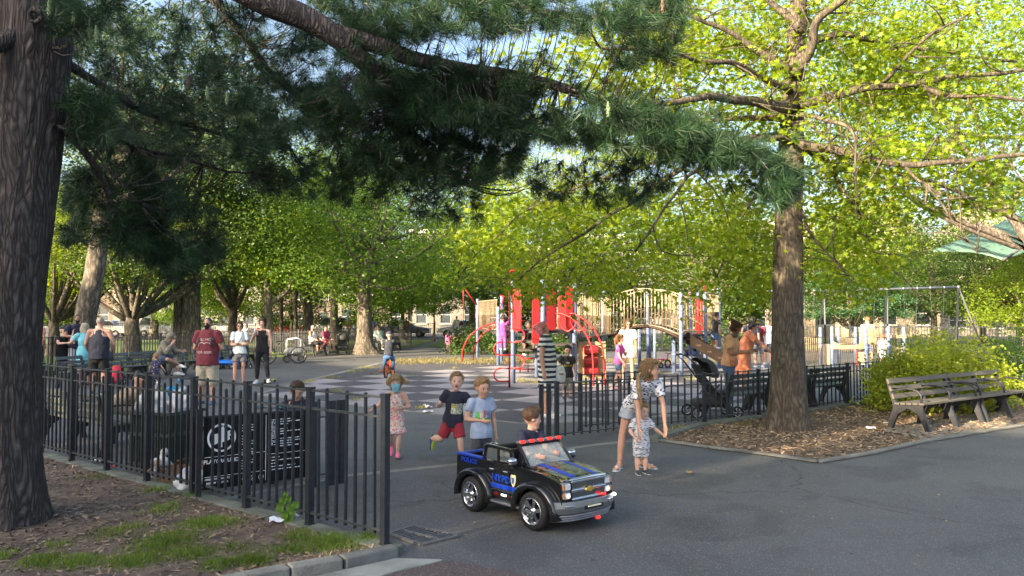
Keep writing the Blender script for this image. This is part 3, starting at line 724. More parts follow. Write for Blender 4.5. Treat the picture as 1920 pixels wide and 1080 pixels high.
# ---- bed weed with round leaves by the fence, clover heads
wd = empty('bed_weed', gp(537, 992) + Vector((0, 0, .04))); tag(wd, 'young broad leaved weed sprouting by the near fence kerb', 'plant')
M_WEED = leafmat('weed leaf', (.09, .2, .03), (.14, .28, .05), .4)
mb = MB(); mb.tube([(0, 0, 0), (.01, .01, .1), (-.005, 0, .22)], .004, 5); mb.tube([(0, 0, .02), (.05, 0, .1), (.06, 0, .15)], .003, 5); mb.build('stem', M_WEED, wd)
for i, (x, z, s) in enumerate(((-.03, .19, .035), (.02, .21, .03), (.0, .25, .024), (-.045, .14, .04), (.03, .13, .04), (.075, .16, .036), (-.01, .08, .035), (.06, .1, .03), (.02, .05, .045))):
    vs = [(0, 0, 0)] + [(s * math.cos(a) * (1 - .15 * math.cos(a * 2)), .012 * math.sin(3 * a) - .01, s * math.sin(a)) for a in [k * math.pi / 5 for k in range(10)]]
    mb = MB(); mb.add([(p[0] + x, p[1] - .01 * (i % 4), p[2] + z) for p in vs], [(0, k + 1, (k + 1) % 10 + 1) for k in range(10)], 0, True); mb.build('leaf', M_WEED, wd)
# ================================================================ ride-on police truck
M_BLK = pm('gloss black plastic', (.010, .011, .013), .16, var=.1, coat=.6)
M_BLKM = pm('matt black plastic', (.016, .016, .018), .5, var=.2)
M_BLUE = pm('police blue', (.008, .045, .40), .35, var=.08)
M_CHR = pm('chrome', (.72, .73, .75), .12, 1.0, var=.06)
M_TYRE = pm('toy tyre', (.016, .016, .017), .7, var=.3, scale=20)
M_GREY = pm('bumper silver', (.34, .35, .37), .28, .85, var=.1)
M_GLS = glassmat('windshield plastic', (.55, .6, .58), .38, .12)
M_SMOKE = glassmat('side window plastic', (.10, .12, .13), .8, .1)
M_REDL = emat('red lamp', (1, .02, .012), .55); M_WHL = emat('white lamp', (1, .95, .8), .7)
M_GOLD = pm('gold', (.75, .5, .1), .3, .6)
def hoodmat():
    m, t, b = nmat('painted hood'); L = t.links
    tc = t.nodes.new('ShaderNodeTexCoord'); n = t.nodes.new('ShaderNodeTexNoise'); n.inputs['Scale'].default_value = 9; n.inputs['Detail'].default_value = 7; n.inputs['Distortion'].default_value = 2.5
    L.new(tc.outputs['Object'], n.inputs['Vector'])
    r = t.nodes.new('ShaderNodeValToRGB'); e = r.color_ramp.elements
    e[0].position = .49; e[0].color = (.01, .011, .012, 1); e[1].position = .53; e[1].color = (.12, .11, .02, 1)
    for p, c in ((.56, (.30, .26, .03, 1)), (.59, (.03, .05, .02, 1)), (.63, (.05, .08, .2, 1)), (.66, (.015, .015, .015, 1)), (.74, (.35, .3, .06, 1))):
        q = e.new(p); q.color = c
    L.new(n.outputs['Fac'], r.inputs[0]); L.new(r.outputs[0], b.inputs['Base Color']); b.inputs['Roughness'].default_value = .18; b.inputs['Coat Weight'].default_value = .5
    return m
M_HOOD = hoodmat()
HD = R(-50)
truck = empty('toy_truck', (.164, 7.14, 0), HD); truck.scale = (1.10, 1.0, .97); tag(truck, 'glossy black ride-on toy police pickup with blue stripes and red roof lights', 'toy truck')
WR = .157; WX = .375
def arc(cx, r, a0, a1, n): return [(cx + r * math.cos(R(a0 + (a1 - a0) * i / n)), WR + r * math.sin(R(a0 + (a1 - a0) * i / n))) for i in range(n + 1)]
# lower body: side profile with both wheel arches
prof = [(-.64, .20), (-.64, .47), (-.60, .495), (-.27, .495), (-.27, .49), (.24, .49), (.42, .475), (.58, .445), (.635, .42), (.645, .30), (.64, .17), (.60, .17)]
prof += arc(WX, .195, 0, 180, 10)[0:] + [(.17, .135), (-.17, .135)] + arc(-WX, .195, 0, 180, 10) + [(-.60, .19)]
def sidewall(y0, y1, name, mat=M_BLK):
    mb = MB(); mb.prism(prof[::-1], y1 - y0, 0, None, (0, y0, 0)); return mb.build(name, mat, truck, bevel=.012, seg=3)
body = sidewall(-.295, -.255, 'side_body'); sidewall(.255, .295, 'side_body')
MB().box((-.635, 0, .345), (.03, .50, .29)).build('tailgate', M_BLK, truck, bevel=.008)
MB().box((-.20, 0, .19), (.85, .50, .05)).build('floor', M_BLKM, truck)
MB().box((.42, 0, .20), (.40, .30, .10)).build('chassis', M_BLKM, truck)
MB().box((-.42, 0, .24), (.40, .50, .02)).build('bed_floor', M_BLKM, truck)
# blue rim of the bed
for s in (-1, 1): MB().bar((-.63, s * .282, .500), (-.285, s * .282, .500), .045, .022).build('bed_rail', M_BLUE, truck, bevel=.005)
MB().bar((-.64, -.27, .49), (-.64, .27, .49), .03, .02).build('bed_rail', M_BLUE, truck, bevel=.004)
# hood: crowned sheet with thickness
def hood_pt(u, v, dz=0):
    x = .235 + u * .385; z = .492 - .02 * u - .032 * u * u + .022 * (1 - (2 * v - 1) ** 2) + dz
    return Vector((x, (2 * v - 1) * (.262 - .012 * u), z))
def hood_sheet(name, u0, u1, v0, v1, dz, mat, th=.02):
    mb = MB(); n = 10
    vs = [hood_pt(u0 + (u1 - u0) * i / n, v0 + (v1 - v0) * j / n, dz - (th if k else 0)) for k in (0, 1) for i in range(n + 1) for j in range(n + 1)]
    q = (n + 1) ** 2; fs = []
    for i in range(n):
        for j in range(n):
            a = i * (n + 1) + j; fs += [(a, a + n + 1, a + n + 2, a + 1), (q + a + 1, q + a + n + 2, q + a + n + 1, q + a)]
    ed = [(i * (n + 1), (i + 1) * (n + 1)) for i in range(n)] + [(n * (n + 1) + j, n * (n + 1) + j + 1) for j in range(n)] + [((i + 1) * (n + 1) + n, i * (n + 1) + n) for i in range(n)] + [(j + 1, j) for j in range(n)]
    fs += [(b, a, q + a, q + b) for a, b in ed]
    mb.add(vs, fs, 0, True); return mb.build(name, mat, truck)
hood_sheet('hood', 0, 1, 0, 1, 0, M_HOOD, .03)
for v in (.25, .75): hood_sheet('hood_stripe', .01, .985, v - .055, v + .055, .0025, M_BLUE, .002)
MB().box((.50, 0, .395), (.25, .5, .09)).build('nose_block', M_BLK, truck)
# fender flares
for wx in (WX, -WX):
    for s in (-1, 1):
        mb = MB(); vs = []; n = 14
        for i in range(n + 1):
            a = R(-8 + 196 * i / n)
            for rr, yy in ((.188, .27), (.192, .352), (.212, .365), (.232, .345), (.24, .27)):
                vs.append((wx + rr * math.cos(a) * (1.06 if wx > 0 else 1.0), s * yy, WR + rr * math.sin(a) * 1.02))
        fs = [(i * 5 + j, i * 5 + j + 1, i * 5 + 6 + j, i * 5 + 5 + j) if s > 0 else (i * 5 + j + 1, i * 5 + j, i * 5 + 5 + j, i * 5 + 6 + j) for i in range(n) for j in range(4)]
        mb.add(vs, fs, 0, True); o = mb.build('fender_flare', M_BLK, truck); sf = o.modifiers.new('s', 'SOLIDIFY'); sf.thickness = .006
# wheels
def wheel(x, s, steer=0):
    wo_ = empty('wheel', (x, s * .30, WR)); wo_.parent = truck; wo_.rotation_euler = (0, 0, steer); wo_.scale = (1 / 1.10, 1, 1 / .97); wo_.location.z = WR / .97
    mb = MB(); mb.lathe([(.10, -.06), (.135, -.062), (.151, -.05), (.157, -.03), (.157, .03), (.151, .05), (.135, .062), (.10, .06)], 28, ax='Y', cap=False); mb.build('tyre', M_TYRE, wo_)
    mb = MB(); n = 28; mb.lathe([(.0, .0), (.098, .0), (.104, .045), (.112, .063), (.104, .066), (.098, .05)] , n, ax='Y', cap=False); 
    if s < 0: mb.v = [(a, -b, c) for a, b, c in mb.v]; mb.f = [f[::-1] for f in mb.f]
    mb.build('rim', M_CHR, wo_)
    MB().lathe([(.0, s * .012), (.096, s * .008)], 28, ax='Y', cap=False).build('rim_back', M_BLKM, wo_)
    for k in range(6):
        a = R(60 * k + 12); c, d = math.cos(a), math.sin(a); px_, pz = -d, c
        vs = []
        for rr, w, yy in ((.02, .02, .045), (.06, .014, .052), (.104, .021, .058)):
            for sg in (-1, 1): vs.append((c * rr + px_ * w * sg, s * yy, d * rr + pz * w * sg))
        for rr, w, yy in ((.02, .02, .01), (.06, .014, .02), (.104, .021, .03)):
            for sg in (-1, 1): vs.append((c * rr + px_ * w * sg * 1.1, s * yy, d * rr + pz * w * sg * 1.1))
        MB().add(vs, [(0, 1, 3, 2), (2, 3, 5, 4), (0, 2, 8, 6), (2, 4, 10, 8), (1, 7, 9, 3), (3, 9, 11, 5)]).build('spoke', M_CHR, wo_)
    MB().lathe([(.0, s * .062), (.018, s * .06), (.026, s * .05), (.026, s * .03)], 14, ax='Y', cap=False).build('hub_cap', M_CHR, wo_)
for x in (WX, -WX):
    for s in (-1, 1): wheel(x, s, R(6) if x > 0 else 0)
for x in (WX, -WX): MB().cyl((x, -.28, WR), (x, .28, WR), .018, 8).build('axle', M_BLKM, truck)
# cab: side windows behind the doors, pillars, seat back
for s in (-1, 1):
    fr = [(-.285, .49), (-.255, .625), (.02, .618), (.05, .605), (.085, .50)]
    mb = MB()
    for a, b in zip(fr, fr[1:]): mb.bar((a[0], s * .272, a[1]), (b[0], s * .272, b[1]), .03, .024, up=Vector((0, s, 0)))
    mb.bar((-.10, s * .272, .495), (-.10, s * .272, .62), .026, .02, up=Vector((0, s, 0)))
    mb.build('window_frame', M_BLK, truck, bevel=.004)
    MB().prism([(-.275, .497), (-.248, .612), (-.113, .612), (-.113, .497)], .006, 0, None, (0, s * .27, 0)).build('side_window', M_SMOKE, truck)
    MB().prism([(-.087, .497), (-.087, .612), (.02, .606), (.07, .505)], .006, 0, None, (0, s * .27, 0)).build('side_window', M_SMOKE, truck)
    # doors: seams, handles, blue sill, letters, badge
    for x in (-.17, .0):
        h_ = empty('door_handle', (x + .02, s * .298, .425)); h_.parent = truck
        MB().box((0, s * .008, 0), (.055, .014, .014)).build('grip', M_CHR, h_, bevel=.004)
    MB().box((-.005, s * .2975, .285), (.33, .012, .042)).build('sill_stripe', M_BLUE, truck, bevel=.004)
    MB().box((0, s * .2975, .252), (.33, .012, .006)).build('sill_trim', M_CHR, truck)
    MB().box((0, s * .315, .15), (.42, .05, .022)).build('side_step', M_GREY, truck, bevel=.006)
    MB().box((-.105, s * .2975, .212), (.06, .008, .022)).build('side_lamp', pm('dark red lens', (.12, .008, .01), .2), truck, bevel=.003)
    MB().box((.085, s * .2975, .212), (.065, .008, .016)).build('side_lamp', pm('dark red lens', (.12, .008, .01), .2), truck, bevel=.003)
    MB().box((-.01, s * .2985, .214), (.06, .01, .017)).build('white_side_lamp', M_WHL, truck, bevel=.003)
    LM = Matrix(((-s * 1.0, 0, 0), (0, 0, s), (0, 1, 0)))
    LM = Matrix((Vector((1 if s < 0 else -1, 0, 0)), Vector((0, 0, 1)), Vector((0, s, 0)))).transposed()
    text('lettering', 'NYPD', .085, M_BLUE, truck, LM, (-.045, s * .2975, .352), .002, .0025, sx=1.05)
    text('lettering', 'POLICE', .06, M_BLUE, truck, LM, (-.465, s * .2975, .452), .002, .002, sx=1.1)
    sh = [(-.03, .045), (-.018, .055), (0, .05), (.018, .055), (.03, .045), (.028, -.005), (.018, -.035), (0, -.055), (-.018, -.035), (-.028, -.005)]
    bd_ = MB().prism([(p[0] * 1.0, p[1]) for p in sh], .004, 0, None, (.105, s * .2975 - .002, .36)).build('shield_badge', pm('badge cream', (.7, .62, .38), .4), truck)
    MB().prism([(p[0] * .55, p[1] * .55) for p in sh], .007, 0, None, (.105, s * .2975 - .0035, .36)).build('badge_centre', pm('badge blue', (.05, .1, .3), .4), bd_)
    # mirror
    mr = empty('side_mirror', (.15, s * .32, .52)); mr.parent = truck
    MB().ell((0, s * .02, .0), (.03, .055, .035), 12, 8).build('shell', M_BLK, mr)
    MB().ell((-.004, s * .025, .028), (.032, .05, .028), 12, 8).build('chrome_cap', M_CHR, mr)
    MB().bar((0, -s * .05, -.02), (0, s * .0, -.01), .03, .015).build('stalk', M_BLK, mr)
# windshield with frame and light bar
wb, wt = [Vector((.245, s * .25, .49)) for s in (-1, 1)], [Vector((.105, s * .235, .665)) for s in (-1, 1)]
mb = MB(); 
for a, b in ((wb[0], wt[0]), (wb[1], wt[1]), (wt[0], wt[1]), (wb[0], wb[1])): mb.bar(a, b, .03, .028)
mb.build('windshield_frame', M_BLK, truck, bevel=.006)
dn = (wt[0] - wb[0]).cross(Vector((0, 1, 0))).normalized() * .003
MB().add([wb[0] - dn, wb[1] - dn, wt[1] - dn, wt[0] - dn, wb[0] + dn, wb[1] + dn, wt[1] + dn, wt[0] + dn], [(0, 1, 2, 3), (7, 6, 5, 4), (0, 4, 5, 1), (1, 5, 6, 2), (2, 6, 7, 3), (3, 7, 4, 0)]).build('windshield', M_GLS, truck)
lb = empty('light_bar', (.105, 0, .69)); lb.parent = truck
MB().bar((0, -.25, 0), (0, .25, 0), .05, .022).build('bar', M_GREY, lb, bevel=.005)
for i in range(5): MB().bar((.018, -.235 + i * .105, .004), (.018, -.185 + i * .105, .004), .022, .024).build('red_lamp', M_REDL, lb, bevel=.004)
MB().bar((-.03, -.27, .60), (-.03, .27, .60), .02, .02).build('cross_bar', M_BLKM, truck)
MB().box((-.20, 0, .46), (.07, .46, .34)).build('seat_back', M_BLKM, truck, bevel=.02, seg=3)
MB().box((-.06, 0, .30), (.24, .46, .08)).build('seat', M_BLKM, truck, bevel=.015)
sw_ = empty('steering_wheel', (.11, -.11, .52)); sw_.parent = truck; sw_.rotation_euler = (0, R(-55), 0)
MB().tube([(math.cos(a) * .075, math.sin(a) * .075, 0) for a in [i * math.pi / 8 for i in range(17)]], .010, 7).build('rim', M_BLKM, sw_)
MB().bar((-.07, 0, 0), (.07, 0, 0), .02, .01).build('spoke', M_GREY, sw_)
# front end
GX = .645
gf = empty('grille', (GX, 0, .36)); gf.parent = truck
MB().box((-.01, 0, 0), (.02, .37, .145)).build('grille_backing', M_BLKM, gf)
mb = MB()
for k in range(-14, 15):
    for sg in (-1, 1):
        a = Vector((.004, k * .018 - .05 * sg, -.066)); b = Vector((.004, k * .018 + .05 * sg, .066))
        # clip to the opening
        for t0, t1 in ((0, 1),):
            p, q_ = a.copy(), b.copy()
            if max(abs(p.y), abs(q_.y)) > .18:
                if min(abs(p.y), abs(q_.y)) > .18: continue
                if abs(q_.y) > .18: t = (math.copysign(.18, q_.y) - p.y) / (q_.y - p.y); q_ = p + (q_ - p) * t
                else: t = (math.copysign(.18, p.y) - q_.y) / (p.y - q_.y); p = q_ + (p - q_) * t
            mb.bar(p, q_, .004, .004)
mb.build('grille_mesh', M_CHR, gf)
for z, hgt in ((.074, .018), (.0, .02), (-.072, .014)): MB().bar((.01, -.195, z), (.01, .195, z), .022, hgt).build('grille_bar', M_CHR, gf, bevel=.004)
bt = [(-.045, -.012), (-.02, -.012), (-.014, -.02), (.014, -.02), (.02, -.012), (.045, -.012), (.04, .012), (.02, .012), (.014, .02), (-.014, .02), (-.02, .012), (-.04, .012)]
MB().prism(bt, .012, 0, Matrix(((0, 1, 0), (1, 0, 0), (0, 0, 1))), (.02, 0, 0)).build('emblem', M_GOLD, gf, bevel=.002)
# chrome brow over the grille
MB().tube([(GX - .01, -.24, .445), (GX + .012, -.18, .452), (GX + .02, 0, .458), (GX + .012, .18, .452), (GX - .01, .24, .445)], [.009, .014, .016, .014, .009], 8).build('hood_lip', M_CHR, truck)
for s in (-1, 1):
    hl = empty('headlight', (GX - .005, s * .238, .36)); hl.parent = truck
    MB().box((-.012, 0, 0), (.03, .085, .145)).build('housing', M_GREY, hl, bevel=.008)
    for z, mm in ((.035, glassmat('lamp lens', (.7, .74, .8), .9, .05)), (-.037, glassmat('lamp lens', (.7, .74, .8), .9, .05))):
        MB().box((.008, -s * .01, z), (.012, .056, .05)).build('lens', mm, hl, bevel=.006)
        MB().box((.005, s * .032, z), (.014, .022, .045)).build('indicator', pm('amber lens', (.55, .25, .10), .2), hl, bevel=.004)
    MB().ell((.018, -s * .01, -.037), (.008, .014, .014), 10, 6).build('bulb', M_WHL, hl)
# bumper: chrome bar that wraps round, grey lower lip
def wrap(z0, z1, out, name, mat, n=12, th=.03):
    mb = MB(); vs = []
    for i in range(n + 1):
        t = i / n * 2 - 1; y = t * .335; x = GX + out - .075 * abs(t) ** 3.2 - .0
        vs += [(x, y, z0), (x + .006, y, (z0 + z1) / 2), (x, y, z1), (x - th, y * .97, z1), (x - th, y * .97, z0)]
    fs = [(i * 5 + j, i * 5 + 5 + j, i * 5 + 5 + (j + 1) % 5, i * 5 + (j + 1) % 5) for i in range(n) for j in range(5)] + [tuple(range(5)), tuple(n * 5 + 4 - j for j in range(5))]
    mb.add(vs, fs, 0, False); return mb.build(name, mat, truck, bevel=.004)
wrap(.175, .275, .045, 'bumper', M_GREY, th=.05)
for i, z in enumerate((.158, .138, .118)): wrap(z - .009, z + .009, .035 - i * .008, 'bumper_lip', pm('lip grey', (.22, .22, .25), .4, .2), th=.05)
MB().box((GX + .045, .02, .215), (.016, .22, .035)).build('bumper_slot', M_BLKM, truck, bevel=.004)
MB().box((GX + .055, .02, .222), (.012, .15, .012)).build('slot_lamp', pm('pale lens', (.75, .75, .5), .3), truck, bevel=.003)
for s in (-1, 1):
    fl = MB().box((GX + .025, s * .235, .232), (.03, .075, .035), M=Matrix.Rotation(s * .25, 3, 'Z')).build('fog_lamp', M_CHR, truck, bevel=.004)
MB().ell((GX + .02, .10, .10), (.012, .03, .014), 10, 6).build('red_lamp', M_REDL, truck)
MB().ell((GX + .035, .15, .295), (.012, .03, .012), 10, 6).build('red_lamp', M_REDL, truck)
MB().ell((GX - .0, .315, .262), (.02, .02, .016), 10, 6).build('white_lamp', M_WHL, truck)
# football in the bed: white ball with dark patches
bl_ = empty('football', Matrix.Translation((.164, 7.14, 0)) @ Matrix.Rotation(HD, 4, 'Z') @ Vector((-.37, -.12, .50))); tag(bl_, 'black and white football lying in the bed of the toy truck', 'ball')
MB().ell((0, 0, 0), (.1, .1, .1), 20, 14).build('ball_shell', pm('ball white', (.72, .72, .7), .5, var=.05), bl_)
for d in ((0, -.2, 1), (.9, -.3, .3), (-.75, -.6, .25), (.15, -.95, .2), (-.4, .8, .4), (.5, .7, .5), (-.95, .1, .3)):
    v = Vector(d).normalized(); x, y, _ = rot_to(v)
    ps_ = [v * .1012 * math.cos(.38) + (x * math.cos(a) + y * math.sin(a)) * .1012 * math.sin(.38) for a in [k * math.tau / 5 for k in range(5)]]
    MB().add([v * .1035] + ps_, [(0, 1 + k, 1 + (k + 1) % 5) for k in range(5)], 0, True).build('dark_patch', M_BLKM, bl_)
# ================================================================ people
KIND = dict(  # head ratio, hip height, shoulder half width, hip half width, chest, waist, hips (rx, ry), limb girth, neck length
    man=(7.5, .515, .108, .050, (.094, .064), (.082, .060), (.088, .064), 1.0, .036),
    bigman=(7.4, .505, .115, .055, (.112, .082), (.115, .090), (.108, .085), 1.15, .030),
    woman=(7.4, .515, .094, .050, (.082, .062), (.068, .052), (.094, .070), .95, .038),
    girl=(6.5, .50, .090, .046, (.072, .050), (.062, .046), (.076, .055), .86, .034),
    kid=(4.95, .445, .103, .048, (.087, .062), (.083, .062), (.084, .064), 1.08, .020),
    toddler=(4.15, .385, .095, .048, (.096, .076), (.098, .082), (.098, .080), 1.2, .012))
def skin(i):
    c = [(.50, .29, .21), (.42, .23, .16), (.30, .155, .095), (.10, .05, .032), (.58, .36, .28)][i]
    return pm('skin%d' % i, c, .5, var=.07, scale=9)
def hairm(n):
    c = dict(brown=(.085, .045, .022), dark=(.018, .013, .011), blond=(.42, .30, .15), dblond=(.26, .17, .085), ginger=(.20, .085, .035), grey=(.30, .27, .25), pink=(.78, .34, .38), platinum=(.66, .60, .46), sandy=(.27, .165, .08), red=(.33, .10, .045))[n]
    return pm('hair ' + n, c, .55, scale=26, stretch=(3, 3, .5), var=.35, bump=.6, bscale=60)
M_EYEW = pm('eye white', (.75, .73, .7), .3, var=.03); M_EYED = pm('iris', (.03, .02, .015), .2); M_LIP = pm('lips', (.42, .15, .13), .5); M_MOUTH = pm('open mouth', (.10, .02, .02), .6); M_BROW = pm('brow', (.06, .035, .02), .8)
M_LENS = pm('dark lenses', (.012, .012, .014), .1)
def cloth(name, col, var=.16, rough=.88): return pm('cloth ' + name, col, rough, var=var, scale=9, bump=.7, bscale=16)
def stripes(name, c1, c2, scale, axis='Z', off=0., duty=.5):
    if name in MATS: return MATS[name]
    m, t, b = nmat(name); L = t.links; tc = t.nodes.new('ShaderNodeTexCoord'); s = t.nodes.new('ShaderNodeSeparateXYZ'); L.new(tc.outputs['Object'], s.inputs[0])
    nz = t.nodes.new('ShaderNodeTexNoise'); nz.inputs['Scale'].default_value = 5; L.new(tc.outputs['Object'], nz.inputs['Vector'])
    a0 = t.nodes.new('ShaderNodeMath'); a0.operation = 'MULTIPLY_ADD'; a0.inputs[1].default_value = .03; L.new(nz.outputs['Fac'], a0.inputs[0]); L.new(s.outputs[axis], a0.inputs[2])
    a = t.nodes.new('ShaderNodeMath'); a.operation = 'MULTIPLY'; a.inputs[1].default_value = scale; L.new(a0.outputs[0], a.inputs[0])
    f = t.nodes.new('ShaderNodeMath'); f.operation = 'FRACT'; L.new(a.outputs[0], f.inputs[0])
    g = t.nodes.new('ShaderNodeMath'); g.operation = 'GREATER_THAN'; g.inputs[1].default_value = duty; L.new(f.outputs[0], g.inputs[0])
    mx = t.nodes.new('ShaderNodeMixRGB'); mx.inputs[1].default_value = (*c1, 1); mx.inputs[2].default_value = (*c2, 1); L.new(g.outputs[0], mx.inputs[0])
    L.new(mx.outputs[0], b.inputs['Base Color']); b.inputs['Roughness'].default_value = .85
    MATS[name] = m; return m
def dotted(name, base, cols, scale, size=.32, stretch=(1, 1, 1), rot=(0, 0, 0)):
    """printed cloth: little cells of other colours on a base"""
    if name in MATS: return MATS[name]
    m, t, b = nmat(name); L = t.links; tc = t.nodes.new('ShaderNodeTexCoord'); mp = t.nodes.new('ShaderNodeMapping')
    mp.inputs['Scale'].default_value = stretch; mp.inputs['Rotation'].default_value = rot
    v = t.nodes.new('ShaderNodeTexVoronoi'); v.inputs['Scale'].default_value = scale; L.new(tc.outputs['Object'], mp.inputs[0]); L.new(mp.outputs[0], v.inputs['Vector'])
    sp_ = t.nodes.new('ShaderNodeSeparateColor'); L.new(v.outputs['Color'], sp_.inputs[0])
    r = t.nodes.new('ShaderNodeValToRGB'); r.color_ramp.interpolation = 'CONSTANT'; e = r.color_ramp.elements
    e[0].position = 0; e[0].color = (*cols[0], 1); e[1].position = 1 / len(cols); e[1].color = (*cols[1 % len(cols)], 1)
    for i in range(2, len(cols)): q = e.new(i / len(cols)); q.color = (*cols[i], 1)
    L.new(sp_.outputs[0], r.inputs[0])
    lt = t.nodes.new('ShaderNodeMath'); lt.operation = 'LESS_THAN'; lt.inputs[1].default_value = size; L.new(v.outputs['Distance'], lt.inputs[0])
    mx = t.nodes.new('ShaderNodeMixRGB'); mx.inputs[1].default_value = (*base, 1); L.new(r.outputs[0], mx.inputs[2]); L.new(lt.outputs[0], mx.inputs[0])
    L.new(mx.outputs[0], b.inputs['Base Color']); b.inputs['Roughness'].default_value = .85
    MATS[name] = m; return m
V = Vector
def lerp(a, b, t): return a + (b - a) * t
DOWN = (0, 0, -1)
def person(label, loc, H, kind='man', rz=0, lean=0, side=0, twist=0, head=(0, 0, 0), arms=None, legs=None, feet=None, sk=0, hair=('short', 'brown'), top=None, bottom=None, shoes=None, seat=None,
           vox=.011, face=True, extras=(), hands=None, mouth=None, group=None, fing=.35, lift=0, hoff=0):
    """figure facing -y; 'r' limbs lie at -x, 'l' at +x.  arms/legs: two direction vectors per limb"""
    ratio, lf, shw, hpw, ch, wa, hp, girth, nk = KIND[kind]
    hh = H / ratio; ank = .042 * H; leg = lf * H - ank; th, sh = leg * .52, leg * .48
    TL = H - lf * H - hh * .97 - nk * H
    ua, fa_, hl = .172 * H, .148 * H, .058 * H
    if kind == 'toddler': ua, fa_ = .15 * H, .13 * H
    Mt = Matrix.Rotation(R(side), 3, 'Y') @ Matrix.Rotation(R(lean), 3, 'X') @ Matrix.Rotation(R(twist), 3, 'Z')
    U = Mt @ V((0, 0, 1)); X = Mt @ V((1, 0, 0))
    P = V((0, 0, 0)); N = P + U * TL; fwd = Mt @ V((0, -1, 0))
    arms = arms or {}; legs = legs or {}; feet = feet or {}; hands = hands or {}
    J = {}
    for s, k in ((-1, 'r'), (1, 'l')):
        a = arms.get(k, ((s * .16, .02, -1), (s * .08, -.12, -1)))
        S = N - U * .025 * H + X * (s * shw * H); E = S + V(a[0]).normalized() * ua; Wd = V(a[1]).normalized(); Wr = E + Wd * fa_
        g = legs.get(k, ((s * .05, 0, -1), (s * .02, .0, -1)))
        Hj = P + Matrix.Rotation(R(twist * .3), 3, 'Z') @ V((s * hpw * H, 0, 0)); K = Hj + V(g[0]).normalized() * th; A = K + V(g[1]).normalized() * sh
        f = feet.get(k, (s * .18, -1, 0)); f = V(f).normalized()
        J[k] = dict(S=S, E=E, W=Wr, wd=Wd, H=Hj, K=K, A=A, f=f, hd=V(hands[k][0]).normalized() if k in hands else Wd, hn=V(hands[k][1]).normalized() if k in hands else V((-s, -.1, 0)))
    def foot_pts(j):
        f = j['f']; u = V((0, 0, 1)) - f * f.z; u.normalize(); A = j['A']
        return [A - f * .030 * H - u * .022 * H, A + f * .02 * H - u * .016 * H, A + f * .07 * H - u * .026 * H, A + f * .108 * H - u * .030 * H], u
    zmin = min(min(p.z - .012 * H for p in foot_pts(J[k])[0]) for k in 'rl')
    if seat is not None: dz = seat + hp[1] * H * .8
    else: dz = -zmin + lift
    root = empty('person', V(loc) + V((0, 0, dz)), R(rz)); tag(root, label, 'person', group)
    xw = V((1, 0, 0)); S_ = skin(sk)
    # --- body
    b = MB()
    b.loft([P - U * .035 * H, P + U * .02 * H, P + U * TL * .36, P + U * TL * .72, P + U * TL * .93], [hp[0] * H * .86, hp[0] * H, wa[0] * H, ch[0] * H, shw * H * .72], [hp[1] * H * .8, hp[1] * H, wa[1] * H, ch[1] * H, ch[1] * H * .62], X)
    b.loft([J['r']['S'], N - U * .02 * H, J['l']['S']], [.030 * H * girth] * 3, [.030 * H * girth, .036 * H, .030 * H * girth], fwd)
    Hm = Matrix.Rotation(R(head[0]), 3, 'Z') @ Matrix.Rotation(R(head[1]), 3, 'X') @ Matrix.Rotation(R(head[2]), 3, 'Y')   # yaw, pitch (+ down), roll
    HB = N + lerp(U, V((0, 0, 1)), .5).normalized() * nk * H + fwd * hoff * H
    HC = HB + (Hm @ V((0, -.06, .47))) * hh
    b.loft([N - U * .03 * H, lerp(N, HC, .5), HC + Hm @ V((0, .08, -.05)) * hh], [.030 * H * max(girth, .95)] * 2 + [.26 * hh], [.030 * H] * 2 + [.26 * hh], X, 12)
    kw_ = 1.09 if kind in ('kid', 'toddler') else 1.0
    b.ell(HC + Hm @ V((0, .045, .12)) * hh, (.325 * hh * kw_, .40 * hh, .37 * hh), 18, 12, Hm)
    b.loft([HC + Hm @ V((0, -.10, .12)) * hh, HC + Hm @ V((0, -.125, -.14)) * hh, HC + Hm @ V((0, -.17, -.36)) * hh], [.275 * hh * kw_, .27 * hh * kw_, .145 * hh], [.27 * hh, .25 * hh, .15 * hh], Hm @ xw, 14)
    ns = .72 if kind in ('kid', 'toddler') else .95
    b.loft([HC + Hm @ V((0, -.365, .01)) * hh, HC + Hm @ V((0, -.375 - .035 * ns, -.105)) * hh], [.03 * hh * ns, .052 * hh * ns], [.035 * hh * ns, .055 * hh * ns], Hm @ xw, 8)
    for s in (-1, 1): b.ell(HC + Hm @ V((s * .325 * kw_, .03, -.02)) * hh, (.035 * hh, .07 * hh, .10 * hh), 8, 6, Hm)
    for k, s in (('r', -1), ('l', 1)):
        j = J[k]; q = girth * H
        b.loft([j['S'], lerp(j['S'], j['E'], .45), j['E']], [.031 * q, .029 * q, .0225 * q], [.031 * q, .029 * q, .0225 * q], fwd, 10)
        b.loft([j['E'], lerp(j['E'], j['W'], .3), j['W']], [.0225 * q, .0245 * q, .016 * q], [.0225 * q, .023 * q, .0135 * q], fwd, 10)
        b.loft([j['H'], lerp(j['H'], j['K'], .5), j['K']], [.044 * q, .041 * q, .032 * q], [.050 * q, .046 * q, .033 * q], xw, 12)
        b.loft([j['K'], lerp(j['K'], j['A'], .32), j['A']], [.032 * q, .033 * q, .020 * q], [.033 * q, .036 * q, .021 * q], xw, 12)
        fp, u = foot_pts(j); b.loft([j['A']] + fp[1:], [.020 * q, .022 * H, .027 * H, .018 * H], [.021 * q, .02 * H, .014 * H, .009 * H], j['f'].cross(u), 10)
        b.ell(fp[0], (.02 * H, .02 * H, .02 * H), 8, 6)
        # hand: palm, four unequal fingers, thumb off the side
        d, n_ = j['hd'], j['hn']; n_ = (n_ - d * n_.dot(d)).normalized(); sd = d.cross(n_)
        if sd.dot(V((0, -1, .01))) < 0: sd = -sd                    # thumb side looks forward
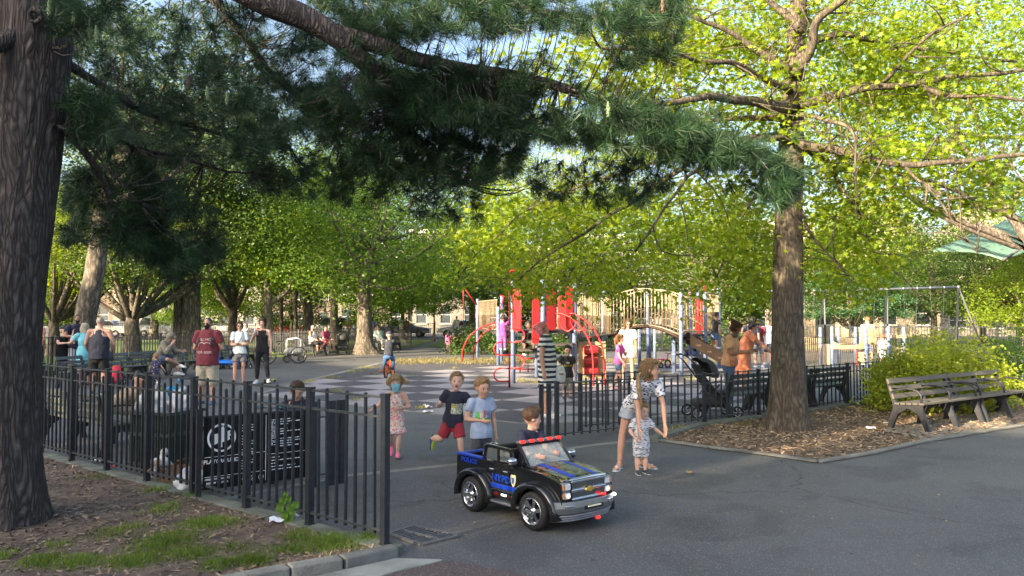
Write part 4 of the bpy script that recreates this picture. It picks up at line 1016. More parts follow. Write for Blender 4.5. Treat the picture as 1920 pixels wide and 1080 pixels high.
        Wp = j['W']; fr = max(.0052 * H, .0058)
        b.loft([Wp - d * .005 * H, Wp + d * .03 * H, Wp + d * hl * .98], [.015 * H, .022 * H, .0215 * H], [.012 * H, .0115 * H, .0085 * H], sd, 10)
        for i, (o, ln) in enumerate(((.0175, .040), (.006, .046), (-.006, .042), (-.0175, .033))):
            p0 = Wp + d * hl * .9 + sd * o * H; c1, c2 = fing * .6, fing * 1.7
            d1 = (d * math.cos(c1) + n_ * math.sin(c1) + sd * o * 4).normalized(); d2 = d * math.cos(c2) + n_ * math.sin(c2)
            p1 = p0 + d1 * ln * H * .58; p2 = p1 + d2 * ln * H * .5
            b.loft([p0, p1, p2], [fr, fr * .95, fr * .75], [fr, fr * .95, fr * .75], sd, 6)
        t0 = Wp + d * .014 * H + sd * .014 * H; t1 = t0 + (d * .6 + sd * .75 + n_ * .25).normalized() * .03 * H; t2 = t1 + (d * .9 + sd * .2 + n_ * .4).normalized() * .024 * H
        b.loft([t0, t1, t2], [fr * 1.5, fr * 1.1, fr * .8], [fr * 1.5, fr * 1.1, fr * .8], n_, 6)
    bme = remesh(b, 'body', S_, vox, 3); link('body', bme, root)
    bvh = None
    def getbvh(me):
        return BVHTree.FromPolygons([v.co.copy() for v in me.vertices], [tuple(p.vertices) for p in me.polygons])
    # --- face
    if face:
        bvh = getbvh(bme)
        def on_face(x, z, dep=0.0):
            o = HC + Hm @ V((x, -1.2, z)) * hh; r_ = bvh.ray_cast(o, Hm @ V((0, 1, 0)))
            return (r_[0] if r_[0] else HC + Hm @ V((x, -.4, z)) * hh) + Hm @ V((0, dep, 0)) * hh
        for s in (-1, 1):
            c = on_face(s * .125, .0, .018); e = MB().ell(c, (.052 * hh, .034 * hh, .026 * hh), 10, 6, Hm).build('eye', M_EYEW, root)
            MB().ell(c + Hm @ V((0, -.022, .002)) * hh, (.033 * hh, .019 * hh, .027 * hh), 8, 6, Hm).build('pupil', M_EYED, e)
            MB().tube([on_face(s * x, z, -.008) for x, z in ((.065, .008), (.12, .034), (.185, .012))], [.006 * hh, .013 * hh, .007 * hh], 5).build('eyelashes', M_BROW, root)
            pb = [on_face(s * x, z, -.004) for x, z in ((.06, .085), (.125, .105), (.19, .08))]
            MB().tube(pb, [.012 * hh, .017 * hh, .009 * hh], 5).build('eyebrow', hairm(hair[1]) if hair[1] in ('brown', 'dark', 'dblond', 'ginger', 'sandy', 'grey') else M_BROW, root)
        if mouth == 'open':
            MB().ell(on_face(0, -.235, .02), (.075 * hh, .04 * hh, .075 * hh), 10, 8, Hm).build('mouth', M_MOUTH, root)
            MB().tube([on_face(x * hh / hh, z, -.006) for x, z in ((-.08, -.235), (-.045, -.165), (0, -.155), (.045, -.165), (.08, -.235), (.045, -.305), (0, -.315), (-.045, -.305), (-.08, -.235))], .013 * hh, 5).build('lips', M_LIP, root)
        else:
            MB().tube([on_face(x, -.235 + (.02 if abs(x) > .05 and mouth == 'smile' else 0), .0) for x in (-.09, -.045, 0, .045, .09)], [.006 * hh, .019 * hh, .022 * hh, .019 * hh, .006 * hh], 6, flat=.8).build('lips', M_LIP, root)
    # --- clothes
    objs = {}
    ez = .010 * max(H, 1.0)
    def torso_shell(mb, hem, ease, tank=False, flare=0, zb=None):
        lo = P - U * hem * H
        be = ez * .75 * (bottom.get('ease', 1.0) if bottom else .6); he = max(ease, be + .007 + .004 * H); hx = max(hp[0], hpw + .044 * girth); hy = hp[1]
        tp = .86 if tank else .92
        pts = [lo, P + U * .03 * H, P + U * TL * .38, P + U * TL * .70, P + U * TL * tp]
        wr = lerp(wa[0], max(ch[0], wa[0]), .45)
        mb.loft(pts, [(hx + flare) * H + he + .004, hx * H * .99 + he, wr * H + ease * 1.1, ch[0] * H + ease, shw * H * (.80 if not tank else .56)], [(hy + flare) * H + he + .004, hy * H + he, lerp(wa[1], ch[1], .4) * H + ease * 1.1, ch[1] * H + ease, ch[1] * H * .8 + ease * .3], X, 18, False, True)
    def shirt(mat, sleeve=.55, hem=.03, ease=1.0, tank=False, flare=0., name='shirt', skirt=None):
        mb = MB(); e = ez * ease
        torso_shell(mb, hem if skirt is None else .0, e, tank, flare)
        if not tank: mb.loft([lerp(J['r']['S'], N, .0), N - U * .032 * H, J['l']['S']], [.036 * H * girth, .030 * H, .036 * H * girth], [.036 * H * girth + e * .4, .040 * H, .036 * H * girth + e * .4], fwd, 12)
        else:
            for s in (-1, 1): mb.loft([P + U * TL * .7 + X * s * shw * H * .52, N - U * .012 * H + X * s * shw * H * .50], [.020 * H, .014 * H], [ch[1] * H * .9 + e * .4, .036 * H], X, 10)
        for k in 'rl':
            if sleeve <= 0: break
            j = J[k]; q = girth * H
            f1 = min(1, sleeve); end = lerp(j['S'], j['E'], f1)
            mb.loft([j['S'], lerp(j['S'], end, .5), end], [.036 * q + e * .5, .035 * q + e * .8, (.034 if sleeve < 1 else .028) * q + e * .9], [.037 * q + e * .5, .036 * q + e * .8, (.034 if sleeve < 1 else .028) * q + e * .9], fwd, 12, True, sleeve > 1)
            if sleeve > 1:
                en2 = lerp(j['E'], j['W'], sleeve - 1); mb.loft([j['E'], lerp(j['E'], en2, .5), en2], [.028 * q + e * .8, .029 * q + e * .7, .020 * q + e * .6], [.028 * q + e * .8, .029 * q + e * .7, .020 * q + e * .6], fwd, 12, True, False)
        if skirt:
            ln, fl = skirt; dn = V((0, 0, -1)) * ln * H
            mb.loft([P + U * TL * .35, P + U * .02 * H, P + dn * .5, P + dn], [wa[0] * H + e, hp[0] * H + e, (hp[0] + fl * .5) * H + e, (hp[0] + fl) * H + e], [wa[1] * H + e, hp[1] * H + e, (hp[1] + fl * .45) * H + e, (hp[1] + fl * .85) * H + e], X, 18, True, False)
        me = remesh(mb, name, mat, max(vox, .011), 3, .010 * min(1.2, H), 9., H * 7); objs['top'] = me; return link(name, me, root)
    def pants(mat, ln=1.9, ease=1.0, name='trousers', flare=0., rise=.055):
        mb = MB(); e = ez * ease * .75
        mb.loft([P - U * .045 * H, P + U * .01 * H, P + U * rise * H], [hp[0] * H * .95 + e, hp[0] * H + e, lerp(hp[0], wa[0], .5) * H + e * .6], [hp[1] * H * .9 + e, hp[1] * H + e, lerp(hp[1], wa[1], .5) * H + e * .6], X, 16, True, False)
        for k in 'rl':
            j = J[k]; q = girth * H; f1 = min(1, ln); end = lerp(j['H'], j['K'], f1)
            mb.loft([j['H'] + V((0, 0, .01 * H)), lerp(j['H'], end, .5), end], [.045 * q + e, .044 * q + e * 1.1 + flare * H * .5, lerp(.052, .036, f1) * q + e * 1.1 + flare * H], [.053 * q + e, .050 * q + e * 1.1 + flare * H * .5, lerp(.055, .037, f1) * q + e * 1.1 + flare * H], xw, 14, True, ln > 1)
            if ln > 1:
                en2 = lerp(j['K'], j['A'], ln - 1); mb.loft([j['K'], lerp(j['K'], en2, .4), en2], [.036 * q + e + flare * H, .036 * q + e * .9, .024 * q + e * .9], [.037 * q + e + flare * H, .039 * q + e * .9, .025 * q + e * .9], xw, 14, True, False)
        me = remesh(mb, name, mat, max(vox, .011), 3, .008 * min(1.2, H), 9., H * 5); return link(name, me, root)
    if bottom:
        bt_ = dict(bottom); pants(**bt_)
    if top:
        tp_ = dict(top); shirt(**tp_)
    # --- shoes
    if shoes:
        for k in 'rl':
            j = J[k]; fp, u = foot_pts(j); sdir = j['f'].cross(u); t = .006 * H
            if shoes[0] in ('shoe', 'sneaker'):
                mb = MB(); mb.loft([fp[0] - j['f'] * .006 * H, fp[1] + u * .003 * H, fp[2], fp[3] + j['f'] * .008 * H], [.026 * H, .028 * H, .033 * H, .024 * H], [.026 * H, .030 * H, .023 * H, .016 * H], sdir, 12)
                mb.loft([j['A'] - u * .01 * H, fp[1] + u * .004 * H], [.028 * H, .028 * H], [.028 * H, .028 * H], sdir, 10)
                so_ = link('shoe', remesh(mb, 'shoe', shoes[1], max(.007, vox * .8), 2), root)
                if len(shoes) > 2:
                    mb = MB(); dn = u * -.034 * H
                    mb.loft([fp[0] - u * .014 * H - j['f'] * .02 * H, fp[1] - u * .026 * H, fp[2] - u * .014 * H, fp[3] - u * .009 * H + j['f'] * .012 * H], [.022 * H, .026 * H, .034 * H, .024 * H], [.008 * H] * 4, sdir, 10); mb.build('sole', shoes[2], so_)
            else:                                                # sandal / flip-flop
                mb = MB(); mb.loft([fp[0] - u * .024 * H - j['f'] * .012 * H, fp[1] - u * .034 * H, fp[2] - u * .020 * H, fp[3] - u * .014 * H + j['f'] * .012 * H], [.022 * H, .025 * H, .034 * H, .022 * H], [.007 * H] * 4, sdir, 10); so_ = mb.build('sandal', shoes[1], root)
                MB().tube([fp[2] + sdir * .032 * H - u * .01 * H, fp[2] + u * .017 * H + j['f'] * .012 * H, fp[2] - sdir * .032 * H - u * .01 * H], .005 * H, 6).build('strap', shoes[2] if len(shoes) > 2 else shoes[1], so_)
    # --- hair
    style, hc = hair[0], hair[1]
    if style != 'none':
        hm_ = hairm(hc) if isinstance(hc, str) else hc; mb = MB(); wob = .022 * hh
        h = lambda x, y, z: HC + Hm @ V((x, y, z)) * hh
        if style == 'buzz': mb.ell(h(0, .075, .145), (.345 * hh, .395 * hh, .372 * hh), 16, 10, Hm); wob = .004
        elif style in ('cap', 'hood'):
            if style == 'hood': mb.ell(h(0, .09, .10), (.43 * hh, .45 * hh, .47 * hh), 16, 10, Hm); mb.loft([h(0, .25, -.25), N - U * .03 * H], [.3 * hh, .05 * H], [.22 * hh, .045 * H], X, 12); wob = .008
            else:
                mb.ell(h(0, .055, .22), (.355 * hh, .42 * hh, .31 * hh), 16, 10, Hm); mb.loft([h(0, -.25, .22), h(0, -.62, .17)], [.26 * hh, .2 * hh], [.03 * hh, .02 * hh], Hm @ xw, 12); wob = 0
        else:
            mb.ell(h(0, .085, .18), (.365 * hh * kw_, .405 * hh, .375 * hh), 18, 12, Hm)
            mb.ell(h(0, -.13, .40), (.27 * hh, .22 * hh, .13 * hh), 14, 8, Hm)
            if style == 'short': mb.ell(h(0, -.08, .45), (.25 * hh, .27 * hh, .13 * hh), 14, 8, Hm); wob = .04 * hh
            if style in ('long', 'ponytail', 'bob', 'pigtails', 'bun'): mb.ell(h(0, .14, .0), (.36 * hh, .33 * hh, .38 * hh), 14, 10, Hm)
            if style == 'long':
                mb.loft([h(0, .17, .0), h(0, .24, -.5), h(0, .20, -1.0), h(0, .16, -1.35)], [.36 * hh, .38 * hh, .36 * hh, .22 * hh], [.24 * hh, .17 * hh, .13 * hh, .06 * hh], Hm @ xw, 14)
                for s in (-1, 1): mb.loft([h(s * .31, -.02, .12), h(s * .37, -.02, -.3), h(s * .36, -.06, -.75), h(s * .33, -.1, -1.1)], [.09 * hh, .10 * hh, .11 * hh, .06 * hh], [.13 * hh, .14 * hh, .12 * hh, .05 * hh], Hm @ xw, 10)
            if style == 'bob':
                mb.loft([h(0, .15, .1), h(0, .17, -.3), h(0, .12, -.62)], [.38 * hh, .41 * hh, .36 * hh], [.28 * hh, .25 * hh, .19 * hh], Hm @ xw, 14)
                for s in (-1, 1): mb.loft([h(s * .32, -.04, .15), h(s * .37, -.06, -.25), h(s * .33, -.08, -.55)], [.08 * hh, .1 * hh, .07 * hh], [.16 * hh, .16 * hh, .1 * hh], Hm @ xw, 10)
            if style == 'bun': mb.ell(h(0, .42, .42), (.17 * hh, .17 * hh, .16 * hh), 12, 8, Hm)
        if wob: wob = wob
        hme = remesh(mb, 'hair', hm_, max(.008, vox * .9), 2, wob, 26. / max(hh / .2, .5), H * 3)
        nm = {'cap': 'cap', 'hood': 'hood'}.get(style, 'hair'); ho = link(nm, hme, root)
        if vox < .0115 and style not in ('cap', 'hood', 'buzz'):       # loose strands over the hair
            nv = len(hme.vertices); rr_ = np.random.default_rng(int(H * 1000)); co = np.zeros(nv * 3, np.float32); hme.vertices.foreach_get('co', co); co = co.reshape(-1, 3); nr = np.zeros(nv * 3, np.float32); hme.vertices.foreach_get('normal', nr); nr = nr.reshape(-1, 3)
            pk = rr_.integers(0, nv, 2200); ax = np.array(tuple(Hm @ V((0, .25, -.75)))); fl = ax[None] + rr_.normal(size=(2200, 3)) * .35; 
            if style == 'short': fl = np.array(tuple(Hm @ V((.2, -.35, .1))))[None] + rr_.normal(size=(2200, 3)) * .55
            fl = fl - nr[pk] * (fl * nr[pk]).sum(1, keepdims=True) * .8 + nr[pk] * (.10 if style == 'short' else .16); sx_, sy_, sz_ = axes_from(fl, rr_, nr[pk])
            link('hair_strands', scatter('hair_strands', [(-.02, 0, 0), (.02, 0, 0), (.012, .6, .05), (0, 1, .0)], [(0, 1, 2), (0, 2, 3)], co[pk], sx_, sy_, sz_, hh * rr_.uniform(.12, .30, 2200) * (.42 if style == 'short' else 1), hm_), root, kind='stuff')
        if style in ('ponytail', 'pigtails'):
            tails = hair[2] if len(hair) > 2 else [[(0, .4, .2), (0, .62, .05), (0, .6, -.5), (0, .5, -.95)]]
            for tl in tails:
                mb = MB(); k = len(tl); rr = [.09, .15, .15, .11, .04][:k - 1] + [.04] if k > 2 else [.12, .05]
                mb.loft([h(*p) for p in tl], [r_ * hh for r_ in rr], [r_ * hh * .8 for r_ in rr], Hm @ xw, 12)
                link('hair_tail', remesh(mb, 'hair_tail', hm_, .008, 2, .03 * hh, 30, H), root)
                MB().ell(h(*tl[0]), (.075 * hh, .075 * hh, .075 * hh), 8, 6, Hm).build('hair_tie', pm('hair tie', (.03, .025, .03), .8), root)
    info = dict(root=root, J=J, N=N, P=P, U=U, X=X, HC=HC, Hm=Hm, hh=hh, H=H, fwd=fwd, objs=objs, getbvh=getbvh, TL=TL, ch=ch)
    # --- extras on the head
    h = lambda x, y, z: HC + Hm @ V((x, y, z)) * hh
    for ex in extras:
        if ex == 'sunglasses':
            g_ = empty('sunglasses'); g_.parent = root
            for s in (-1, 1):
                MB().ell(h(s * .135, -.385, .0), (.105 * hh, .05 * hh, .07 * hh), 12, 8, Hm).build('lens', M_LENS, g_); MB().tube([h(s * .23, -.36, .02), h(s * .35, -.1, .02), h(s * .35, .05, .0)], .012 * hh, 5).build('temple', M_LENS, g_)
            MB().tube([h(-.05, -.42, .03), h(.05, -.42, .03)], .012 * hh, 5).build('bridge', M_LENS, g_)
        if ex == 'beard':
            mb = MB(); mb.loft([h(0, -.16, -.16), h(0, -.19, -.40)], [.285 * hh, .17 * hh], [.235 * hh, .165 * hh], Hm @ xw, 14); mb.ell(h(0, -.37, -.19), (.12 * hh, .06 * hh, .03 * hh), 10, 6, Hm)
            link('beard', remesh(mb, 'beard', hairm(hc if isinstance(hc, str) and hc != 'grey' else 'dark'), .009, 2, .012 * hh, 30), root)
        if ex == 'mask':
            mb = MB(); mb.loft([h(0, -.20, -.06), h(0, -.23, -.34)], [.285 * hh, .185 * hh], [.255 * hh, .20 * hh], Hm @ xw, 14)
            mk_ = link('face_mask', remesh(mb, 'face_mask', pm('mask blue', (.22, .52, .60), .8, var=.05), .008, 1), root)
            for s in (-1, 1): MB().tube([h(s * .27, -.25, -.1), h(s * .36, .02, .02)], .008 * hh, 5).build('ear_loop', M_WHITE, mk_)
        if ex == 'headband': MB().tube([h(.36 * math.cos(a), .02 + .12 * math.sin(a), .2 + .36 * math.sin(a)) for a in [i * math.pi / 10 for i in range(11)]], .022 * hh, 6).build('headband', pm('headband', (.75, .68, .6), .7), root)
    return info
def decal(info, name, verts, faces, c, mat, lift=.004, key='top'):
    """flat print laid on the chest: 2-D points (right, up) about c = (x, frac of torso)"""
    me = info['objs'][key]; bvh = info['getbvh'](me); o0 = info['P'] + info['U'] * info['TL'] * c[1] + info['X'] * c[0]; fw = info['fwd']
    vs = []
    for p in verts:
        s = o0 + info['X'] * p[0] + info['U'] * p[1] + fw * .8; r = bvh.ray_cast(s, -fw)
        vs.append((r[0] if r[0] else o0 + info['X'] * p[0] + info['U'] * p[1] + fw * .1) + fw * lift)
    mb = MB(); mb.add(vs, faces); return mb.build(name, mat, info['root'])
def decal_text(info, txt, size, c, mat, bold=.001, sx=1.):
    v, f = text_mesh(txt, size, 0, 'CENTER', bold, sx); return decal(info, 'shirt_print', v, f, c, mat)
def decal_rect(info, w, h, c, mat, nx=6, ny=6, lift=.003, name='shirt_print'):
    v = [((i / nx - .5) * w, (j / ny - .5) * h) for j in range(ny + 1) for i in range(nx + 1)]
    f = [(j * (nx + 1) + i, j * (nx + 1) + i + 1, (j + 1) * (nx + 1) + i + 1, (j + 1) * (nx + 1) + i) for j in range(ny) for i in range(nx)]
    return decal(info, name, v, f, c, mat, lift)
# ---------------------------------------------------------------- the cast
SN_W = pm('shoe white', (.7, .7, .7), .6, var=.05); SN_D = pm('shoe dark', (.03, .04, .06), .6); SN_N = pm('shoe navy', (.03, .06, .14), .6); SOLE = pm('sole white', (.65, .65, .62), .6); LIME = pm('lime', (.5, .62, .05), .5)
navy = cloth('navy', (.018, .022, .045)); black = cloth('black', (.014, .014, .017)); white = cloth('white', (.70, .71, .73)); khaki = cloth('khaki', (.42, .38, .30)); grey = cloth('grey', (.16, .165, .18)); denim = pm('denim', (.075, .13, .24), .85, var=.3, scale=9, bump=.3, bscale=60); ldenim = pm('pale denim', (.32, .38, .46), .85, var=.25, scale=9, bump=.3, bscale=60)
PV = .0075
# -- girl in a mask, running towards us
person('small girl with pigtails and a blue face mask running in a flowered dress', gp(741, 858), 1.02, 'kid', rz=4, lean=4, head=(6, 14, 0),
       arms=dict(r=((-.55, .15, -.75), (-.6, -.5, -.35)), l=((.42, .1, -1), (-.75, -.75, -.02))), legs=dict(r=((-.06, .05, -1), (.02, .85, -.75)), l=((.0, -.22, -1), (-.08, .12, -1))),
       feet=dict(r=(-.1, -.5, -.9), l=(.12, -1, -.03)), sk=4, hair=('pigtails', 'blond', [[(.30, .2, .22), (.50, .24, .22), (.68, .2, .05), (.80, .2, -.12)], [(-.30, .2, .22), (-.42, .26, .12), (-.44, .26, -.1), (-.42, .26, -.22)]]),
       top=dict(mat=dotted('flower print', (.62, .50, .46), [(.70, .10, .25), (.75, .25, .36), (.55, .48, .22), (.16, .26, .30), (.75, .70, .66)], 46, .52), sleeve=0, tank=True, ease=1.1, skirt=(.16, .05), name='dress'),
       bottom=dict(mat=dotted('flower shorts', (.74, .62, .64), [(.75, .18, .32), (.70, .62, .38), (.8, .75, .72)], 34, .4), ln=.42, name='shorts'), shoes=('shoe', pm('shoe pink', (.75, .16, .28), .6), pm('sole grey', (.2, .2, .22), .7)), vox=PV, extras=('mask', 'headband'))
# -- boy in red shorts, mid-stride, shouting
i = person('boy in a navy tee and red shorts running with his mouth open', gp(849, 864), 1.10, 'kid', rz=-2, lean=14, side=7, head=(8, -6, 4),
       arms=dict(r=((-.45, .35, -.8), (-.05, -.85, .1)), l=((.55, .3, -.75), (.4, .35, -.8))), legs=dict(r=((-.38, .12, -.9), (-.75, .8, -.12)), l=((.20, -.25, -1), (.06, .18, -1))),
       feet=dict(r=(-.2, .1, -1), l=(.1, -1, -.02)), sk=4, hair=('short', 'sandy'), top=dict(mat=navy, sleeve=.62, hem=.05, ease=1.3), bottom=dict(mat=cloth('red', (.28, .022, .04)), ln=.86, ease=1.6, flare=.012, name='shorts'),
       shoes=('shoe', SN_N, LIME), vox=PV, mouth='open')
decal_rect(i, .13, .13, (.035, .52), pm('print olive', (.35, .36, .24), .8, var=.8, scale=40)); 
for dx in (-.003, .06): pass
for (x, y, c) in ((.005, .60, (.45, .42, .12)), (.068, .60, (.30, .36, .34)), (.005, .46, (.5, .52, .46)), (.068, .46, (.42, .42, .36))): decal_rect(i, .056, .054, (x, y), pm('print cell %s' % str(c), c, .8, var=.7, scale=60), 3, 3, .005)
# -- boy in pale blue tee standing behind the truck
i = person('boy in a pale blue printed tee and dark trousers behind the toy truck', gp(902, 897), 1.09, 'kid', rz=24, head=(6, 8, 0),
       arms=dict(r=((-.30, .05, -1), (.85, -.55, -.10)), l=((.22, .12, -1), (.12, -.12, -1))), sk=0, hair=('short', 'sandy'), top=dict(mat=cloth('sky', (.27, .34, .48)), sleeve=.55, hem=.045, ease=1.2),
       bottom=dict(mat=cloth('slate', (.045, .05, .065)), ln=1.92, ease=1.1), shoes=('shoe', SN_N, SOLE), vox=PV)
for (x, y, w, h_, c) in ((-.0, .44, .17, .035, (.06, .30, .07)), (-.07, .55, .035, .07, (.10, .40, .10)), (-.028, .58, .034, .08, (.5, .42, .35)), (.014, .59, .03, .075, (.35, .12, .10)), (.055, .56, .036, .07, (.08, .18, .42)), (.03, .52, .06, .03, (.6, .6, .62))):
    decal_rect(i, w, h_, (x, y), pm('toon %s' % str(c), c, .8, var=.4, scale=70), 4, 4, .004)
# -- boy driving the truck
TM = Matrix.Translation((.164, 7.14, 0)) @ Matrix.Rotation(HD, 4, 'Z')
person('boy in a navy tee driving the toy truck and looking back', TM @ V((-.06, .02, 0)), .98, 'kid', rz=math.degrees(HD) + 90, head=(62, 4, 0), lean=6,
       arms=dict(r=((-.18, -.45, -.8), (.1, -1, -.05)), l=((.18, -.45, -.8), (-.25, -1, -.0))), legs=dict(r=((-.12, -1, -.05), (-.02, -.55, -.85)), l=((.12, -1, -.05), (.02, -.55, -.85))), seat=.345, sk=4, hair=('short', 'brown'),
       top=dict(mat=cloth('dark navy', (.012, .016, .04)), sleeve=.6, hem=.02), bottom=dict(mat=grey, ln=.8, name='shorts'), shoes=('shoe', SN_D), vox=PV)
# -- girl bending over the toddler
gpt = gp(1190, 880)
i = person('girl in a printed white tee and pale denim shorts bending over the toddler', gpt, 1.48, 'girl', rz=20, lean=50, side=-4, head=(52, -2, 0), hoff=.02,
       arms=dict(r=((-.02, -.15, -1), (-.08, -.25, -1)), l=((.16, -.2, -1), (-.05, -.25, -1))), legs=dict(r=((-.18, .16, -1), (-.06, .10, -1)), l=((.18, .10, -1), (.06, .12, -1))), feet=dict(r=(-.7, -.7, 0), l=(.55, -.85, 0)), sk=0,
       hair=('ponytail', 'dblond', [[(-.05, .40, -.05), (-.30, .58, -.30), (-.42, .55, -.8), (-.45, .5, -1.35), (-.42, .45, -1.85)]]),
       top=dict(mat=dotted('navy dashes', (.66, .68, .74), [(.04, .06, .13), (.07, .09, .16)], 26, .42, (1, 1, 2.0)), sleeve=.62, hem=.0, ease=1.1), bottom=dict(mat=ldenim, ln=.40, ease=1.6, flare=.014, name='shorts'),
       shoes=('sandal', pm('flip flop', (.62, .68, .72), .6), pm('flip strap', (.75, .77, .8), .5)), vox=PV)
person('toddler in a grey romper printed with slanting words, held by the bending girl', gp(1196, 884) + V((.02, -.12, 0)), .80, 'toddler', rz=14, head=(14, 10, 0),
       arms=dict(r=((-.5, -.05, -.9), (.25, -.7, -.6)), l=((.65, -.1, -.7), (.75, -.35, -.6))), sk=4, hair=('short', 'dblond'),
       top=dict(mat=dotted('word print', (.52, .54, .58), [(.08, .10, .18), (.12, .14, .22), (.10, .13, .24)], 24, .40, (1, 1, 3.2), (0, .65, 0)), sleeve=.8, hem=.03, ease=1.0, name='romper'), bottom=dict(mat=dotted('word print', (.52, .54, .58), [(.08, .10, .18), (.12, .14, .22)], 24, .40), ln=.85, ease=1.3, name='romper_legs'),
       shoes=('shoe', SN_D, SOLE), vox=PV)
# -- boy behind the sign with a scooter
i = person('boy in a navy tee with a red print behind the playground sign', gp(556, 888), 1.04, 'kid', rz=8, lean=6, head=(10, 20, 0),
       arms=dict(r=((-.7, -.2, -.6), (-.55, -.8, .05)), l=((.3, -.2, -1), (.1, -.8, -.5))), sk=0, hair=('short', 'brown'), top=dict(mat=navy, sleeve=.6, hem=.04, ease=1.2), bottom=dict(mat=grey, ln=.9, name='shorts'), shoes=('shoe', SN_D, SOLE), vox=PV)
decal_rect(i, .12, .05, (.01, .56), pm('print red', (.4, .03, .04), .8, var=.5, scale=60)); decal_rect(i, .13, .06, (0, .38), pm('print green', (.06, .12, .06), .8, var=.5, scale=60))
# -- striped woman with pink hair, bag
i = person('woman with pink hair in a navy and white striped dress looking up', gp(1027, 783), 1.66, 'bigman', rz=78, lean=-4, head=(6, -30, 0),
       arms=dict(r=((-.14, .12, -1), (-.1, -.16, -1)), l=((.14, .1, -1), (.1, -.1, -1))), sk=0, hair=('bun', 'pink'),
       top=dict(mat=stripes('breton', (.70, .70, .66), (.02, .028, .06), 11.5), sleeve=.45, ease=1.0, skirt=(.22, .015), name='dress'), shoes=('shoe', SN_W, SOLE), vox=.010)
hb = empty('handbag', gp(1050, 783) + V((.0, -.05, .0))); tag(hb, 'pale backpack bag with a dark word print carried by the striped woman', 'bag')
mb = MB(); mb.loft([(0, 0, .66), (0, 0, .76), (0, 0, .88)], [.09, .10, .07], [.05, .055, .04], (1, 0, 0), 16); hbm = link('bag_body', remesh(mb, 'bag_body', pm('bag pale', (.5, .55, .56), .6, var=.15, scale=8), .01, 2, .01), hb)
mb = MB(); mb.box((.025, -.058, .76), (.09, .008, .075)); mb.build('bag_patch', pm('bag patch', (.68, .66, .6), .7), hb, bevel=.004)
text('lettering', 'ME!', .055, pm('bag ink', (.05, .05, .05), .8), hb, Matrix((V((1, 0, 0)), V((0, 0, 1)), V((0, -1, 0)))).transposed(), (.025, -.064, .76), .001, .002)
MB().tube([(-.08, 0, .86), (-.06, 0, 1.0), (.02, .03, 1.08), (.06, .0, .9)], .012, 6).build('strap', SN_D, hb)
# -- boy in black tee
i = person('boy in a black tee with yellow lettering and grey trousers beside the striped woman', gp(1064, 748), 1.14, 'kid', rz=4, sk=0, head=(0, 2, 0), hair=('short', 'dark'), top=dict(mat=black, sleeve=.6, hem=.04, ease=1.2), bottom=dict(mat=cloth('taupe', (.20, .19, .17)), ln=1.4, ease=1.4), shoes=('shoe', SN_D, SOLE), vox=.010)
decal_text(i, 'BOSTON', .055, (0, .52), pm('boston yellow', (.55, .38, .03), .8)); decal_rect(i, .07, .04, (0, .68), pm('print grey', (.3, .3, .3), .8, var=.6, scale=60))
# -- toddler by the rollers, girl in pink, woman in white
person('toddler in a mint shirt and denim shorts at the red rollers', gp(1127, 717), .88, 'toddler', rz=172, arms=dict(r=((-.3, -.6, .4), (-.1, -.8, .5)), l=((.25, -.7, .1), (.1, -.9, .2))), sk=1, hair=('short', 'sandy'), top=dict(mat=cloth('mint', (.42, .60, .56)), sleeve=1.5, hem=.02), bottom=dict(mat=denim, ln=.9, name='shorts'), shoes=('shoe', SN_W), vox=.010)
person('girl in a bright pink tee and denim shorts walking beside the bridge', gp(1160, 733), 1.34, 'girl', rz=62, lean=4, head=(6, 4, 0), arms=dict(r=((-.1, -.2, -1), (-.05, -.5, -.8)), l=((.05, -.4, -.8), (-.1, -.4, .9))), legs=dict(r=((-.05, -.22, -1), (0, .05, -1)), l=((.05, .2, -1), (0, .35, -1))), sk=0,
       hair=('ponytail', 'ginger'), top=dict(mat=cloth('hot pink', (.72, .09, .32)), sleeve=.6, hem=.02, ease=1.2), bottom=dict(mat=denim, ln=.55, ease=1.3, flare=.006, name='shorts'), shoes=('shoe', pm('shoe rose', (.55, .3, .32), .6), SOLE), vox=.010)
person('woman with long dark hair in a white tee and pale shorts by the bridge', gp(1178, 719), 1.68, 'woman', rz=-14, head=(10, 8, 6), arms=dict(r=((-.2, -.1, -1), (.15, -.5, -.7)), l=((.15, .02, -1), (.05, -.2, -1))), sk=1, hair=('long', 'brown'), top=dict(mat=cloth('off white', (.62, .62, .60)), sleeve=.65, hem=.06, ease=1.6), bottom=dict(mat=cloth('pale pink', (.6, .52, .53)), ln=.45, ease=1.4, flare=.01, name='shorts'), shoes=('shoe', SN_W), vox=.011, extras=('sunglasses',), mouth='smile')
